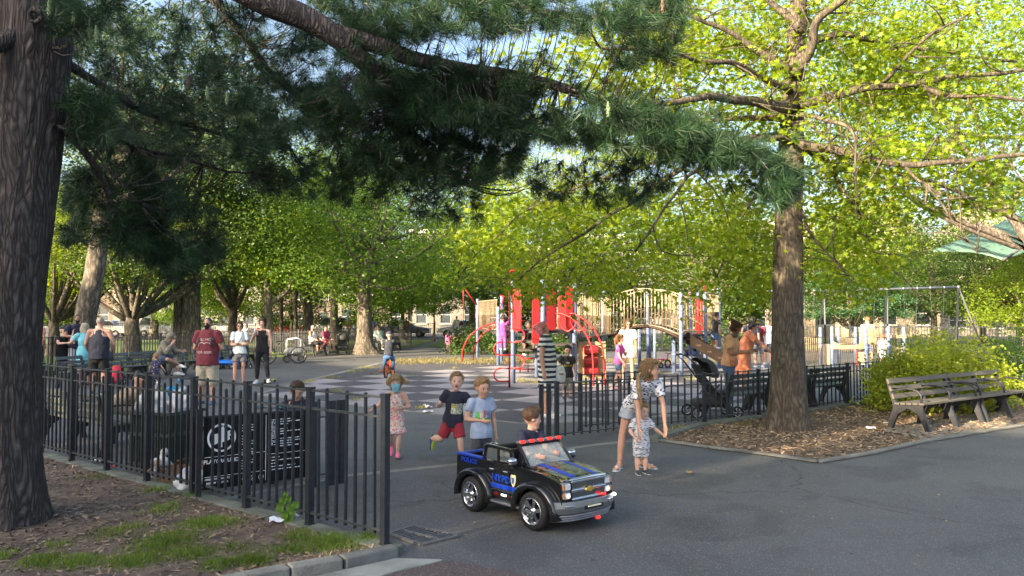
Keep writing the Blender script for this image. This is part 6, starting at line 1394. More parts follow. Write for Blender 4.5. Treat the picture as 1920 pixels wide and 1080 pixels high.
rp = gp(869, 674); rtube([rp, at(869, 545, rp.y), at(871, 541, rp.y), at(892, 571, 33.0)], .03, 'climber_pole')
rtube([at(1283, 560, 25.2), at(1316, 527, 25.4), at(1320, 527, 25.4), at(1321, 550, 25.4)], .026); rtube([at(934, 592, 29), at(945, 556, 30.0), at(938, 554, 30.2)], .024)
rtube([at(958, 601, 21.6), at(1010, 601, 22.2)], .02)
# roller panel
rpn = MB().box((0, 0, 0), (.74, .05, .98)).build('roller_panel', pm('panel khaki', (.30, .23, .13), .6, var=.15), play, bevel=.01); rpn.location = at(1110, 675, 21.3)
for k in range(3):
    rl = MB().lathe([(.10, -.19), (.12, -.17), (.12, .17), (.10, .19)], 18, (0, 0, 0), 'X').build('roller', M_PRED, rpn); rl.location = (-.03, -.07, .26 - k * .27)
    MB().box((-.03, -.06, .26 - k * .27 - .135), (.42, .02, .014)).build('roller_trim', M_TAN, rpn)
# upper arcs behind
MB().tube(smooth([at(1077, 556, 22), at(1100, 547, 22.5), at(1132, 543, 24), at(1150, 548, 25)]), .022, 8).build('top_rail', M_TAN, play)
# ================================================================ low play posts at the right
low = empty('toddler_frame', gp(1620, 686)); tag(low, 'low toddler play frame of blue posts, tan panels and a curved orange rail', 'play structure'); LO = gp(1620, 686)
for px, base in ((1504, 692), (1539, 684), (1561, 692), (1573, 681), (1605, 681), (1625, 694), (1667, 689), (1696, 680)):
    p = gp(px, base) - LO; o = post(p, 1.35 + (.06 if base > 688 else 0), .058, 'post', M_PBLUE, low)
def lw(px, py, Y): return at(px, py, Y) - LO
mb = MB(); sec = [(0, -.10), (.06, -.14), (.25, -.24), (.75, -.24), (.94, -.14), (1, 0.10), (1, -.36), (0, -.36)]
a_, b__ = lw(1563, 650, 26.6), lw(1622, 650, 26.6); dd = (b__ - a_)
mb.prism([(p[0] * dd.x, p[1] + .28) for p in sec], .05, 0, None, a_); mb.build('curved_rail', pm('orange tan', (.62, .33, .16), .5, var=.1), low, bevel=.01)
MB().bar(lw(1607, 650, 26.7), lw(1607, 688, 26.7), .06, .03, up=V((1, 0, 0))).build('red_bar', M_PRED, low)
for x0, x1, y0, y1 in ((1543, 1556, 645, 684), (1608, 1622, 660, 682), (1673, 1692, 648, 671), (1669, 1700, 628, 634)):
    a, b = lw(x0, y0, 28.0), lw(x1, y1, 28.0); MB().box((a + b) / 2, (abs(b.x - a.x), .04, abs(a.z - b.z))).build('tan_panel', M_TAN, low, bevel=.008)
for x0, x1, n in ((1506, 1540, 9), (1575, 1605, 8), (1630, 1666, 9)):
    for z in (633, 645): MB().tube([lw(x0, z, 28.3), lw(x1, z, 28.3)], .018, 6).build('rail', M_TAN, low)
    for k in range(n): p = lw(x0 + (x1 - x0) * (k + .5) / n, 633, 28.3); MB().tube([p, V((p.x, p.y, .05))], .012, 5).build('baluster', M_TAN, low)
# ================================================================ swings
sw_set = empty('swing_set', (0, 0, 0)); tag(sw_set, 'tall steel swing frame with slanting legs behind the low play frame', 'swing')
SZ = 33.5
bx = [(1449, 546), (1545, 545), (1664, 542), (1797, 538)]
tops = [at(x, y, SZ) for x, y in bx]
MB().tube([tops[0] - V((.25, 0, 0))] + tops, .045, 10).build('top_bar', M_STEEL, sw_set)
for i, t in enumerate(tops):
    for dx, dy in ((-.95, -1.1), (.55, 1.1)): MB().tube([t, V((t.x + dx * .85, t.y + dy, 0))], .036, 8).build('leg', pm('dark steel', (.05, .056, .065), .45, .5), sw_set)
    MB().ell(t, (.075, .075, .075), 10, 6).build('joint', M_STEEL, sw_set)
MB().tube([tops[3], V((tops[3].x + 1.2, tops[3].y + .1, 0))], .036, 8).build('leg', M_STEEL, sw_set)
for a, b in zip(tops, tops[1:]):
    for f in (.22, .42, .60, .80):
        p = a.lerp(b, f); MB().lathe([(.06, -.03), (.06, .03)], 10, p, 'X').build('hanger', M_STEEL, sw_set)
    for f in (.22, .60):
        p, q = a.lerp(b, f), a.lerp(b, f + .2); m_ = V((0, 0, .6 - p.z))
        for u in (p, q): MB().tube([u, u + m_ + (V((.12, 0, 0)) if u is p else V((-.12, 0, 0)))], .008, 4).build('chain', M_STEEL, sw_set)
        c = (p + q) / 2; MB().box((c.x, c.y, .6), (.45, .18, .03)).build('swing_seat', M_BLKM, sw_set, bevel=.01)
# ================================================================ shade sail
sail = empty('shade_sail', (0, 0, 0)); tag(sail, 'green shade sail stretched high above the swings', 'sail')
A, B, C_, D_ = at(1742, 472, 36), at(1880, 488, 34.5), at(2080, 430, 37), at(2010, 352, 40)
mb = MB(); n = 14; vs = []
for i in range(n + 1):
    for j in range(n + 1):
        u, v = i / n, j / n; p = A * (1 - u) * (1 - v) + B * u * (1 - v) + C_ * u * v + D_ * (1 - u) * v
        pull = .55 * (u * (1 - u)) * (1 - 2 * v) + .5 * (v * (1 - v)) * (1 - 2 * u); c0 = (A + B + C_ + D_) / 4
        vs.append(p + (c0 - p) * abs(pull) * .9 + V((0, 0, (u * (1 - u) * v * (1 - v)) * 4.5)))
mb.add(vs, [(i * (n + 1) + j, (i + 1) * (n + 1) + j, (i + 1) * (n + 1) + j + 1, i * (n + 1) + j + 1) for i in range(n) for j in range(n)], 0, True)
o = mb.build('canopy', leafmat('sail cloth', (.12, .22, .17), (.12, .22, .17), .12, .6, (1.1, 1.2, 1.1)), sail); sf = o.modifiers.new('s', 'SOLIDIFY'); sf.thickness = .006
for s_, t_ in ((B, V((B.x + 3.6, B.y + .5, B.z + 2.2))), (A, V((A.x - .9, A.y + 1, A.z + .3)))): pass
MB().tube([B, V((B.x + 2.6, B.y + .3, B.z + 1.55))], .07, 10).build('arm', pm('sail mast', (.16, .17, .19), .4, .4), sail)
MB().tube([V((B.x + 2.6, B.y + .3, B.z + 1.6)), V((B.x + 2.6, B.y + .3, 0))], .09, 12).build('mast', pm('sail mast', (.16, .17, .19), .4, .4), sail)
MB().tube([A, V((23.8, 45.0, A.z + .3))], .012, 6).build('cable', pm('sail mast', (.16, .17, .19), .4, .4), sail)
MB().tube([D_, V((D_.x, D_.y, 0))], .09, 12).build('mast', pm('sail mast', (.16, .17, .19), .4, .4), sail)
# ================================================================ ride-ons, strollers, bicycles
def wheel_obj(parent, c, r, w, rim=M_STEEL, ax='Y', spokes=8, rz=0):
    wo2 = empty('wheel', c, rz); wo2.parent = parent
    MB().tube([(math.cos(a) * r, 0, math.sin(a) * r) for a in [k * math.tau / 20 for k in range(21)]], w, 7, cap=False).build('tyre', M_TYRE, wo2)
    mb = MB(); mb.tube([(math.cos(a) * r * .82, 0, math.sin(a) * r * .82) for a in [k * math.tau / 16 for k in range(17)]], w * .35, 5, cap=False)
    for k in range(spokes): a = k * math.tau / spokes; mb.tube([(0, 0, 0), (math.cos(a) * r * .85, 0, math.sin(a) * r * .85)], w * .22, 4)
    mb.build('rim', rim, wo2); return wo2
def stroller(label, loc, rz, cloth_m, sc=1.0, seatback=True):
    r = empty('stroller', loc, R(rz)); tag(r, label, 'stroller'); r.scale = (sc, sc, sc); fm = pm('stroller frame', (.03, .03, .034), .4, .3)
    for s in (-1, 1):
        y = s * .23
        MB().tube([(-.50, y, 1.03), (-.38, y, .92), (.0, y, .45), (.34, y, .11)], .014, 7).build('frame_tube', fm, r); MB().tube([(-.32, y, .11), (-.02, y, .47), (.06, y, .56)], .014, 7).build('frame_tube', fm, r)
        MB().tube([(-.32, y, .13), (.34, y, .14)], .010, 6).build('frame_tube', fm, r)
        wheel_obj(r, (.36, y, .10), .085, .018, M_WHITE, spokes=6); wheel_obj(r, (-.33, y, .10), .085, .018, M_WHITE, spokes=6)
    MB().tube([(-.50, -.23, 1.03), (-.52, 0, 1.05), (-.50, .23, 1.03)], .018, 8).build('handle', fm, r)
    mb = MB(); mb.loft([(.26, 0, .42), (.05, 0, .40), (-.10, 0, .55), (-.26, 0, .86)], [.21, .21, .21, .2], [.03, .04, .04, .03], (0, 1, 0), 12); link('seat', remesh(mb, 'seat', cloth_m, .014, 2, .01), r)
    vs = []; n = 8
    for i in range(n + 1):
        a = R(-8 + 112 * i / n)
        for j in range(n + 1):
            b = math.pi * j / n; vs.append((-.14 + .32 * math.cos(a) * (.35 + .65 * math.sin(b)) - .05, -.23 * math.cos(b), .70 + .30 * math.sin(a) * (.75 + .25 * math.sin(b))))
    mb = MB(); mb.add(vs, [(i * (n + 1) + j, i * (n + 1) + j + 1, (i + 1) * (n + 1) + j + 1, (i + 1) * (n + 1) + j) for i in range(n) for j in range(n)], 0, True); o = mb.build('canopy', cloth_m, r); q_ = o.modifiers.new('s', 'SOLIDIFY'); q_.thickness = .008
    mb = MB(); mb.loft([(-.24, 0, .24), (.2, 0, .24)], [.2, .2], [.08, .08], (0, 1, 0), 12); link('basket', remesh(mb, 'basket', cloth_m, .016, 2, .012), r); return r
stroller('black folding stroller parked inside the low fence by the woman with the phone', gp(1333, 782), 8, pm('stroller cloth', (.035, .04, .042), .8, var=.3), 1.05)
stroller('dark navy stroller parked behind the woman in the white tee', bq + V((1.15, .8, 0)), -60, pm('navy stroller cloth', (.03, .045, .09), .8, var=.3))
stroller('black stroller standing by the women on the far bench', V((-7.9, 37.3, 0)), -70, pm('stroller cloth', (.035, .04, .042), .8, var=.3))
stroller('dark stroller with a red toy near the man in the tank top', gp(203, 722), 20, pm('stroller cloth', (.035, .04, .042), .8, var=.3), .95)
# red ride-on toy beside it
rt = empty('ride_on_toy', gp(207, 728) + V((.1, 0, 0)), R(-70)); tag(rt, 'red plastic ride-on toy beside the man in the tank top', 'toy car'); M_TRED = pm('toy red', (.55, .02, .04), .35)
mb = MB(); mb.loft([(-.3, 0, .24), (-.1, 0, .25), (.15, 0, .26), (.32, 0, .2)], [.14, .16, .16, .10], [.10, .09, .12, .07], (0, 1, 0), 12); link('shell', remesh(mb, 'shell', M_TRED, .014, 2), rt); mb = MB(); mb.loft([(-.28, 0, .3), (-.33, 0, .52)], [.13, .10], [.03, .02], (0, 1, 0), 12); link('back', remesh(mb, 'back', M_TRED, .012, 2), rt)
for x in (-.22, .22):
    for s in (-1, 1): wheel_obj(rt, (x, s * .16, .10), .085, .022, M_BLKM)
# blue toy car
bc = empty('toy_car', gp(424, 692), R(8)); tag(bc, 'bright blue plastic push car on the path by the benches', 'toy car'); M_TBL = pm('toy blue', (.01, .16, .62), .3)
mb = MB(); mb.loft([(-.34, 0, .22), (-.1, 0, .22), (.18, 0, .22), (.36, 0, .17)], [.15, .17, .17, .13], [.10, .09, .10, .06], (0, 1, 0), 14); mb.loft([(-.30, 0, .30), (-.24, 0, .42)], [.14, .12], [.05, .03], (0, 1, 0), 12); mb.loft([(.08, 0, .28), (.02, 0, .40)], [.14, .11], [.02, .015], (0, 1, 0), 12); link('shell', remesh(mb, 'shell', M_TBL, .013, 2), bc)
for x in (-.23, .23):
    for s in (-1, 1): wheel_obj(bc, (x, s * .16, .10), .085, .022, M_WHITE, spokes=8)
MB().tube([(-.3, 0, .38), (-.5, 0, .75), (-.52, .0, .8)], .014, 6).build('push_handle', M_TBL, bc)
# kick scooters
def scooter(label, loc, rz, dm, gm, hgt=.85):
    r = empty('kick_scooter', loc, R(rz)); tag(r, label, 'scooter')
    mb = MB(); mb.loft([(-.30, 0, .075), (.0, 0, .075), (.22, 0, .08)], [.055, .065, .05], [.014, .014, .018], (0, 1, 0), 12); mb.build('deck', dm, r)
    MB().tube([(.24, 0, .06), (.22, 0, .2), (.17, 0, hgt)], .016, 8).build('stem', M_BLKM, r); MB().tube([(.17, -.17, hgt), (.17, .17, hgt)], .013, 8).build('handlebar', M_BLKM, r)
    for s in (-1, 1): MB().tube([(.17, s * .09, hgt), (.17, s * .19, hgt)], .019, 8).build('grip', gm, r)
    for y in (-.07, .07): wheel_obj(r, (.26, y, .055), .05, .014, gm)
    wheel_obj(r, (-.32, 0, .045), .04, .014, gm); return r
scooter('yellow and black kick scooter held by the woman in black', gp(508, 718), -92, LIME, LIME, .80)
scooter('teal kick scooter held by the boy behind the sign', gp(520, 897), -100, pm('teal', (.02, .30, .42), .4), pm('teal', (.02, .30, .42), .4), .78)
# bicycles
def bicycle(label, loc, rz, col, r=.20, pegs=False):
    b = empty('bicycle', loc, R(rz)); tag(b, label, 'bicycle'); W2 = r * 2.05; f = pm('bike ' + label, col, .35)
    wheel_obj(b, (-W2 * .9, 0, r + .012), r, .022, M_STEEL if not pegs else f, spokes=14); wheel_obj(b, (W2 * .9, 0, r + .012), r, .022, M_STEEL if not pegs else f, spokes=14)
    bbk = (0, 0, r * 1.1); seat_ = (-W2 * .28, 0, r * 2.55); hd = (W2 * .62, 0, r * 2.75); rr, ff = (-W2 * .9, 0, r), (W2 * .9, 0, r)
    mb = MB()
    for p, q in ((bbk, seat_), (bbk, hd), (seat_, hd)): mb.tube([p, q], .017, 8)
    for s in (-1, 1): mb.tube([rr, (bbk[0], s * .03, bbk[2])], .010, 6); mb.tube([(rr[0], s * .035, rr[2]), (seat_[0], s * .02, seat_[2])], .009, 6); mb.tube([(ff[0], s * .04, ff[2]), (hd[0] + .02, s * .03, hd[2] - .1)], .011, 6)
    mb.build('bike_frame', f, b); MB().tube([hd, (hd[0] - .02, 0, hd[2] + .14)], .013, 6).build('stem', M_BLKM, b); MB().tube([(hd[0] - .06, -.27, hd[2] + .18), (hd[0] - .02, 0, hd[2] + .14), (hd[0] - .06, .27, hd[2] + .18)], .012, 7).build('handlebar', M_BLKM, b)
    mb = MB(); mb.loft([(seat_[0] - .1, 0, seat_[2] + .06), (seat_[0] + .02, 0, seat_[2] + .065), (seat_[0] + .13, 0, seat_[2] + .055)], [.07, .055, .02], [.025, .022, .018], (0, 1, 0), 12); mb.build('saddle', M_BLKM, b)
    mb = MB()
    for s in (-1, 1): mb.tube([(0, s * .05, bbk[2]), (s * .11, s * .07, bbk[2] - s * .05)], .010, 5); mb.box((s * .12, s * .12, bbk[2] - s * .055), (.08, .09, .02))
    mb.build('crank', M_BLKM, b)
    if pegs:
        for s in (-1, 1): MB().tube([(-W2 * .9, s * .04, r), (-W2 * .9, s * .19, r)], .022, 8).build('peg', f, b)
    return b
bicycle('small orange bicycle ridden by the boy in jeans', BK + V((0, .16, 0)), 84, (.75, .13, .02), .20, True)
bicycle('dark bicycle standing beside the white bike trailer', gp(531, 682), 20, (.10, .10, .11), .30)
tr = empty('bike_trailer', gp(540, 680) + V((.15, .2, 0)), R(20)); tag(tr, 'white and grey child bike trailer parked by the park fence', 'trailer')
mb = MB(); mb.loft([(-.2, 0, .4), (.2, 0, .4)], [.24, .24], [.16, .16], (0, 1, 0), 12); link('seat_shell', remesh(mb, 'seat_shell', pm('trailer grey', (.12, .13, .14), .8), .018, 2), tr); mb = MB(); mb.loft([(-.22, 0, .88), (.1, 0, .92), (.28, 0, .86)], [.25, .26, .22], [.03, .05, .03], (0, 1, 0), 12); link('canopy', remesh(mb, 'canopy', pm('trailer white', (.6, .6, .6), .7), .016, 2), tr)
for s in (-1, 1): MB().tube([(-.28, s * .24, .12), (-.25, s * .24, .85)], .016, 6).build('frame_tube', M_WHITE, tr); MB().tube([(.28, s * .24, .12), (.24, s * .24, .85)], .016, 6).build('frame_tube', M_WHITE, tr); wheel_obj(tr, (.3, s * .28, .13), .11, .02); wheel_obj(tr, (-.26, s * .28, .13), .11, .02)
# toy trike under the bridge
tk = empty('toy_trike', gp(1243, 690), R(30)); tag(tk, 'pink and green toy tricycle standing under the bridge', 'tricycle')
MB().tube([(-.2, 0, .15), (.0, 0, .25), (.2, 0, .3), (.22, 0, .5)], .025, 7).build('bike_frame', pm('toy pink', (.6, .06, .25), .4), tk); MB().tube([(.22, -.14, .5), (.22, .14, .5)], .016, 6).build('handlebar', M_PRED, tk); wheel_obj(tk, (.22, 0, .14), .12, .03, pm('toy pink', (.6, .06, .25), .4)); 
for s in (-1, 1): wheel_obj(tk, (-.22, s * .15, .10), .085, .03, pm('toy green', (.08, .4, .06), .4))
MB().box((-.08, 0, .30), (.2, .16, .05)).build('saddle', pm('toy pink', (.6, .06, .25), .4), tk, bevel=.02)
# ================================================================ trees
def barkmat(name, c1, c2, sc=9., st=(1, 1, .16), strength=1.0, dist=.03):
    m, t, b = nmat(name); L = t.links; tc = t.nodes.new('ShaderNodeTexCoord'); mp = t.nodes.new('ShaderNodeMapping'); mp.inputs['Scale'].default_value = st; L.new(tc.outputs['Object'], mp.inputs[0])
    n0 = t.nodes.new('ShaderNodeTexNoise'); n0.inputs['Scale'].default_value = 5; L.new(mp.outputs[0], n0.inputs['Vector'])
    ad = t.nodes.new('ShaderNodeMixRGB'); ad.blend_type = 'ADD'; ad.inputs[0].default_value = .34; L.new(mp.outputs[0], ad.inputs[1]); L.new(n0.outputs['Color'], ad.inputs[2])
    v = t.nodes.new('ShaderNodeTexVoronoi'); v.feature = 'DISTANCE_TO_EDGE'; v.inputs['Scale'].default_value = sc; L.new(ad.outputs[0], v.inputs['Vector'])
    n = t.nodes.new('ShaderNodeTexNoise'); n.inputs['Scale'].default_value = 14; n.inputs['Detail'].default_value = 9; L.new(tc.outputs['Object'], n.inputs['Vector'])
    r = t.nodes.new('ShaderNodeValToRGB'); r.color_ramp.elements[0].position = .02; r.color_ramp.elements[1].position = .34; r.color_ramp.elements[0].color = (*c2, 1); r.color_ramp.elements[1].color = (*c1, 1)
    L.new(v.outputs['Distance'], r.inputs[0])
    mx = t.nodes.new('ShaderNodeMixRGB'); mx.blend_type = 'OVERLAY'; mx.inputs[0].default_value = .7; L.new(r.outputs[0], mx.inputs[1]); L.new(n.outputs['Fac'], mx.inputs[2]); L.new(mx.outputs[0], b.inputs['Base Color'])
    b.inputs['Roughness'].default_value = .92
    sm = t.nodes.new('ShaderNodeMath'); sm.operation = 'MULTIPLY_ADD'; sm.inputs[1].default_value = .35; L.new(n.outputs['Fac'], sm.inputs[0]); L.new(v.outputs['Distance'], sm.inputs[2])
    bp = t.nodes.new('ShaderNodeBump'); bp.inputs['Strength'].default_value = strength; bp.inputs['Distance'].default_value = dist; L.new(sm.outputs[0], bp.inputs['Height']); L.new(bp.outputs[0], b.inputs['Normal'])
    MATS[name] = m; return m
M_PBARK = barkmat('pine bark', (.10, .085, .08), (.032, .026, .025), 22, (1, 1, .2), 1.0, .04)
M_OBARK = barkmat('oak bark', (.135, .112, .08), (.05, .04, .03), 16, (1, 1, .22), .7, .015)
M_BARK = barkmat('grey bark', (.20, .17, .13), (.06, .05, .04), 7, (1, 1, .25), .8, .03)
def limb(mb, pts, r0, r1, n=8, sub=4, wob=.0):
    p = smooth([V(q) for q in pts], sub); k = len(p)
    if wob:
        for i in range(1, k): p[i] = p[i] + noise.noise_vector(p[i] * 1.7) * wob
    mb.tube(p, [r0 + (r1 - r0) * (i / (k - 1)) ** .8 for i in range(k)], n); return p
def trunk_mesh(pts, rad, n=40, rings=90, ridge=.02, freq=5.5, flare=0, seed=0):
    P = smooth([V(q) for q in pts], 12); k = len(P); mb = MB(); vs = []
    for i, c in enumerate(P):
        t = i / (k - 1); f = t * (len(rad) - 1); a = int(min(f, len(rad) - 2)); r = rad[a] + (rad[a + 1] - rad[a]) * (f - a)
        for j in range(n):
            w = math.tau * j / n; d = V((math.cos(w), math.sin(w), 0))
            fl = flare * math.exp(-c.z * 3.2) * (.55 + .75 * max(0, noise.noise(V((d.x * 1.6 + seed, d.y * 1.6, 0)))) * 2)
            rr = r * (1 + .05 * noise.noise(V((d.x * 1.2, d.y * 1.2, c.z * .8 + seed)))) + ridge * noise.noise(V((d.x * freq + seed, d.y * freq, c.z * 1.6))) + fl
            vs.append(c + d * rr)
    fs = [(i * n + j, i * n + (j + 1) % n, (i + 1) * n + (j + 1) % n, (i + 1) * n + j) for i in range(k - 1) for j in range(n)]
    mb.add(vs, fs, 0, True); return mb
def rand_dirs(n, rng, up=0.): d = rng.normal(size=(n, 3)); d[:, 2] += up; return d / np.linalg.norm(d, axis=1, keepdims=True)
# leaf templates
LEAF = ([(0, 0, 0), (.32, .42, .05), (0, 1, -.05), (-.32, .42, .05)], [(0, 1, 2), (0, 2, 3)])
_o = [(0, 0), (.10, .18), (.40, .12), (.16, .34), (.50, .52), (.17, .58), (.30, .84), (.10, .78), (0, 1.02)]
_o = _o + [(-x, y) for x, y in _o[-2:0:-1]]
OAKL = ([(0, .45, .05)] + [(x, y, -.12 * abs(x)) for x, y in _o], [(0, i + 1, (i + 1) % len(_o) + 1) for i in range(len(_o))])
def leaves(name, centers, per, spread, size, tmpl, mat, rng, flat=.6, droop=-.15):
    C = np.repeat(np.array(centers, float), per, axis=0); n = len(C)
    P = C + rng.normal(size=(n, 3)) * np.array([spread, spread, spread * flat])
    Y = rand_dirs(n, rng); Y[:, 2] = Y[:, 2] * .45 + droop
    up = rng.normal(size=(n, 3)) * .95; up[:, 2] += .8
    X, Y, Z = axes_from(Y, rng, up)
    return scatter(name, tmpl[0], tmpl[1], P, X, Y, Z, size * rng.uniform(.6, 1.25, n), mat)
# ---------------------------------------------------------------- the near pine
rg = np.random.default_rng(11)
pine = empty('pine_tree', (0, 0, 0)); tag(pine, 'big dark pine with a rough trunk and long boughs over the playground', 'tree')
ZP = 6.7
pth = [gp(12, 985) + V((0, 0, -.05)), at(6, 900, ZP), at(5, 780, ZP), at(13, 560, ZP), at(42, 300, ZP), at(70, 0, ZP), at(95, -420, ZP + .1), at(105, -1100, ZP + .3), at(110, -1900, ZP + .4)]
trunk_mesh(pth, [.30, .285, .275, .27, .285, .285, .25, .2, .08], 96, ridge=.024, freq=8.5, flare=.13).build('trunk', M_PBARK, pine)
mb = MB(); mb.tube([at(66, 30, 6.40) + V((.05 * math.cos(a), 0, .05 * math.sin(a))) for a in [k * math.tau / 14 for k in range(15)]], .018, 6); mb.build('knot', M_PBARK, pine)
T0 = at(85, -300, ZP)
LIMB = {}
mb = MB()
LIMB['a'] = limb(mb, [T0, at(300, -110, 6.9), at(480, -5, 7.0), at(565, 30, 7.1), at(640, 72, 7.2), at(690, 122, 7.4), at(728, 152, 7.6), at(800, 178, 8.0), at(880, 200, 8.4)], .17, .05, 12, 5, .03)
LIMB['b'] = limb(mb, [at(628, 62, 7.2), at(700, 78, 7.3), at(775, 108, 7.5), at(880, 130, 7.8), at(1000, 150, 8.0), at(1120, 190, 8.1), at(1250, 240, 8.2), at(1380, 290, 8.2), at(1470, 330, 8.2)], .10, .018, 10, 5, .03)
LIMB['c'] = limb(mb, [at(95, 215, 6.75), at(140, 262, 6.8), at(188, 330, 7.1), at(220, 402, 7.4), at(255, 440, 7.7), at(330, 480, 8.2), at(400, 490, 8.6)], .045, .012, 8, 5, .03)
LIMB['d'] = limb(mb, [at(100, 235, 6.6), at(150, 258, 6.7), at(200, 315, 6.9), at(260, 380, 7.2)], .022, .008, 7, 4, .02)
LIMB['e'] = limb(mb, [at(90, 90, 6.6), at(170, 150, 7.2), at(280, 210, 8.0), at(420, 250, 8.8), at(540, 270, 9.4)], .05, .012, 8, 4, .04)
LIMB['f'] = limb(mb, [T0, at(330, -80, 8.2), at(450, 60, 8.6), at(520, 150, 9.0), at(640, 250, 9.4), at(760, 330, 9.8)], .08, .015, 8, 4, .05)
LIMB['g'] = limb(mb, [at(728, 152, 7.6), at(760, 210, 7.9), at(800, 290, 8.4), at(860, 340, 8.8)], .04, .01, 7, 4, .03)
LIMB['h'] = limb(mb, [T0, at(500, -160, 7.6), at(800, -40, 8.0), at(1000, 20, 8.4), at(1200, 40, 8.6)], .08, .015, 8, 4, .04)
LIMB['i'] = limb(mb, [at(90, 40, 6.6), at(40, 60, 6.5), at(-20, 90, 6.3), at(-120, 120, 6.0)], .09, .06, 9, 3, .02)
LIMB['j'] = limb(mb, [at(100, 130, 6.7), at(180, 240, 7.6), at(340, 300, 8.4), at(500, 330, 9.2)], .03, .01, 7, 4, .05)
mb.build('boughs', M_PBARK, pine)
allp = [p for L_ in LIMB.values() for p in L_]; AP = np.array([tuple(p) for p in allp])
def zone(poly, n, z0, z1, gap=.0, gs=2.4):
    xs = [p[0] for p in poly]; ys = [p[1] for p in poly]; out = []
    tries = 0
    while len(out) < n and tries < n * 30:
        tries += 1
        x, y = rg.uniform(min(xs), max(xs)), rg.uniform(min(ys), max(ys))
        if not in_poly(poly, np.array([x]), np.array([y]))[0]: continue
        Y = rg.uniform(z0, z1); p = at(x, y, Y)
        if gap and noise.noise(p * gs) < gap: continue
        out.append(p)
    return out
tz = []
tz += zone([(550, 170), (700, 130), (980, 150), (1010, 250), (960, 330), (860, 350), (700, 320), (600, 270)], 1125, 7.8, 9.6)
tz += zone([(660, 150), (930, 130), (1290, 220), (1310, 270), (1150, 280), (950, 250), (760, 210)], 660, 7.4, 8.4, -.15)
tz += zone([(1180, 210), (1300, 230), (1460, 290), (1500, 330), (1480, 390), (1440, 380), (1380, 320), (1250, 300)], 340, 7.5, 8.4, -.2)
tz += zone([(120, 320), (260, 300), (400, 380), (410, 470), (330, 520), (200, 450), (120, 460)], 520, 7.4, 9.4, -.05)
tz += zone([(130, 20), (560, 0), (640, 90), (640, 240), (460, 310), (260, 310), (120, 260)], 1040, 7.4, 10.5, -.02)
tz += zone([(560, -20), (1290, -20), (1280, 50), (1000, 60), (760, 80), (640, 60)], 660, 7.2, 9.2, -.1)
tz += zone([(430, 250), (700, 300), (900, 360), (900, 420), (650, 380), (480, 360)], 260, 8.6, 10.2, .02)
tz += zone([(1130, 40), (1290, 20), (1260, 120), (1140, 130)], 80, 7.6, 8.6, .0)
tz += zone([(960, 300), (1250, 290), (1300, 330), (1180, 390), (1000, 370)], 140, 8.2, 9.4, .0)
tz += zone([(70, -20), (240, -20), (200, 60), (110, 70)], 51, 5.9, 6.4)
tz += zone([(130, 160), (220, 180), (210, 280), (120, 250)], 80, 6.4, 7.4)
# crown above and outside the picture, same tree
for k in range(60):
    a, r_ = rg.uniform(0, math.tau), 3.0 * math.sqrt(rg.uniform(.02, 1)); tz.append(V((-3.4 + r_ * math.cos(a), 7.2 + r_ * math.sin(a) * .9, rg.uniform(5.8, 9.5) - .2 * r_)))
for L_, i0 in ((LIMB['a'], 22), (LIMB['b'], 4), (LIMB['f'], 6), (LIMB['g'], 0), (LIMB['c'], 14)):
    for p in L_[i0:]:
        for q in range(5): tz.append(p + V(rg.normal(size=3) * .16))
TC = np.array([tuple(p) for p in tz]); nT = len(TC)
# twigs: from each tuft back towards the nearest bough
mb = MB(); tdir = np.zeros((nT, 3))
for i in range(nT):
    d2 = ((AP - TC[i]) ** 2).sum(1); d2 = np.where(d2 < .02, 9e9, d2); j = int(d2.argmin()); q = V(AP[j]); p = V(TC[i]); dv = (p - q); dl = dv.length
    d = (dv.normalized() if dl > 1e-3 else V((0, 0, 1))) + V((.25, -.1, .25)) + V(rg.normal(size=3) * .45); d.normalize(); tdir[i] = tuple(d)
    if dl < 1.0 and (i % 3 == 0):
        mid = p.lerp(q, .5) + V((0, 0, -.10 * dl)) + V(rg.normal(size=3) * .07 * dl); mb.tube(smooth([q, mid, p], 3), [.008, .007, .006, .005, .004, .003, .002], 4, cap=False)
mb.build('twigs', M_PBARK, pine)
NPT = 60
base = np.repeat(TC, NPT, 0); dr = np.repeat(tdir, NPT, 0); n = len(base)
u = rg.uniform(0, 1, n)[:, None]; base = base + dr * (u * .10 - .06)
rad = rand_dirs(n, rg); rad -= dr * (rad * dr).sum(1, keepdims=True); rad /= np.linalg.norm(rad, axis=1, keepdims=True)
nd = dr * (.25 + .75 * rg.uniform(size=(n, 1))) + rad * .85; nd[:, 2] -= .22
X, Y, Z = axes_from(nd, rg)
NEED = ([(-.014, 0, 0), (.014, 0, 0), (0, 1, -.06)], [(0, 1, 2)])
me = scatter('needles', NEED[0], NEED[1], base, X, Y, Z, rg.uniform(.13, .20, n), leafmat('pine needle', (.011, .034, .014), (.036, .082, .036), .15, .45, (1.6, 1.7, .6), 3.5, .35, 1.6))
link('crown', me, pine, kind='stuff')
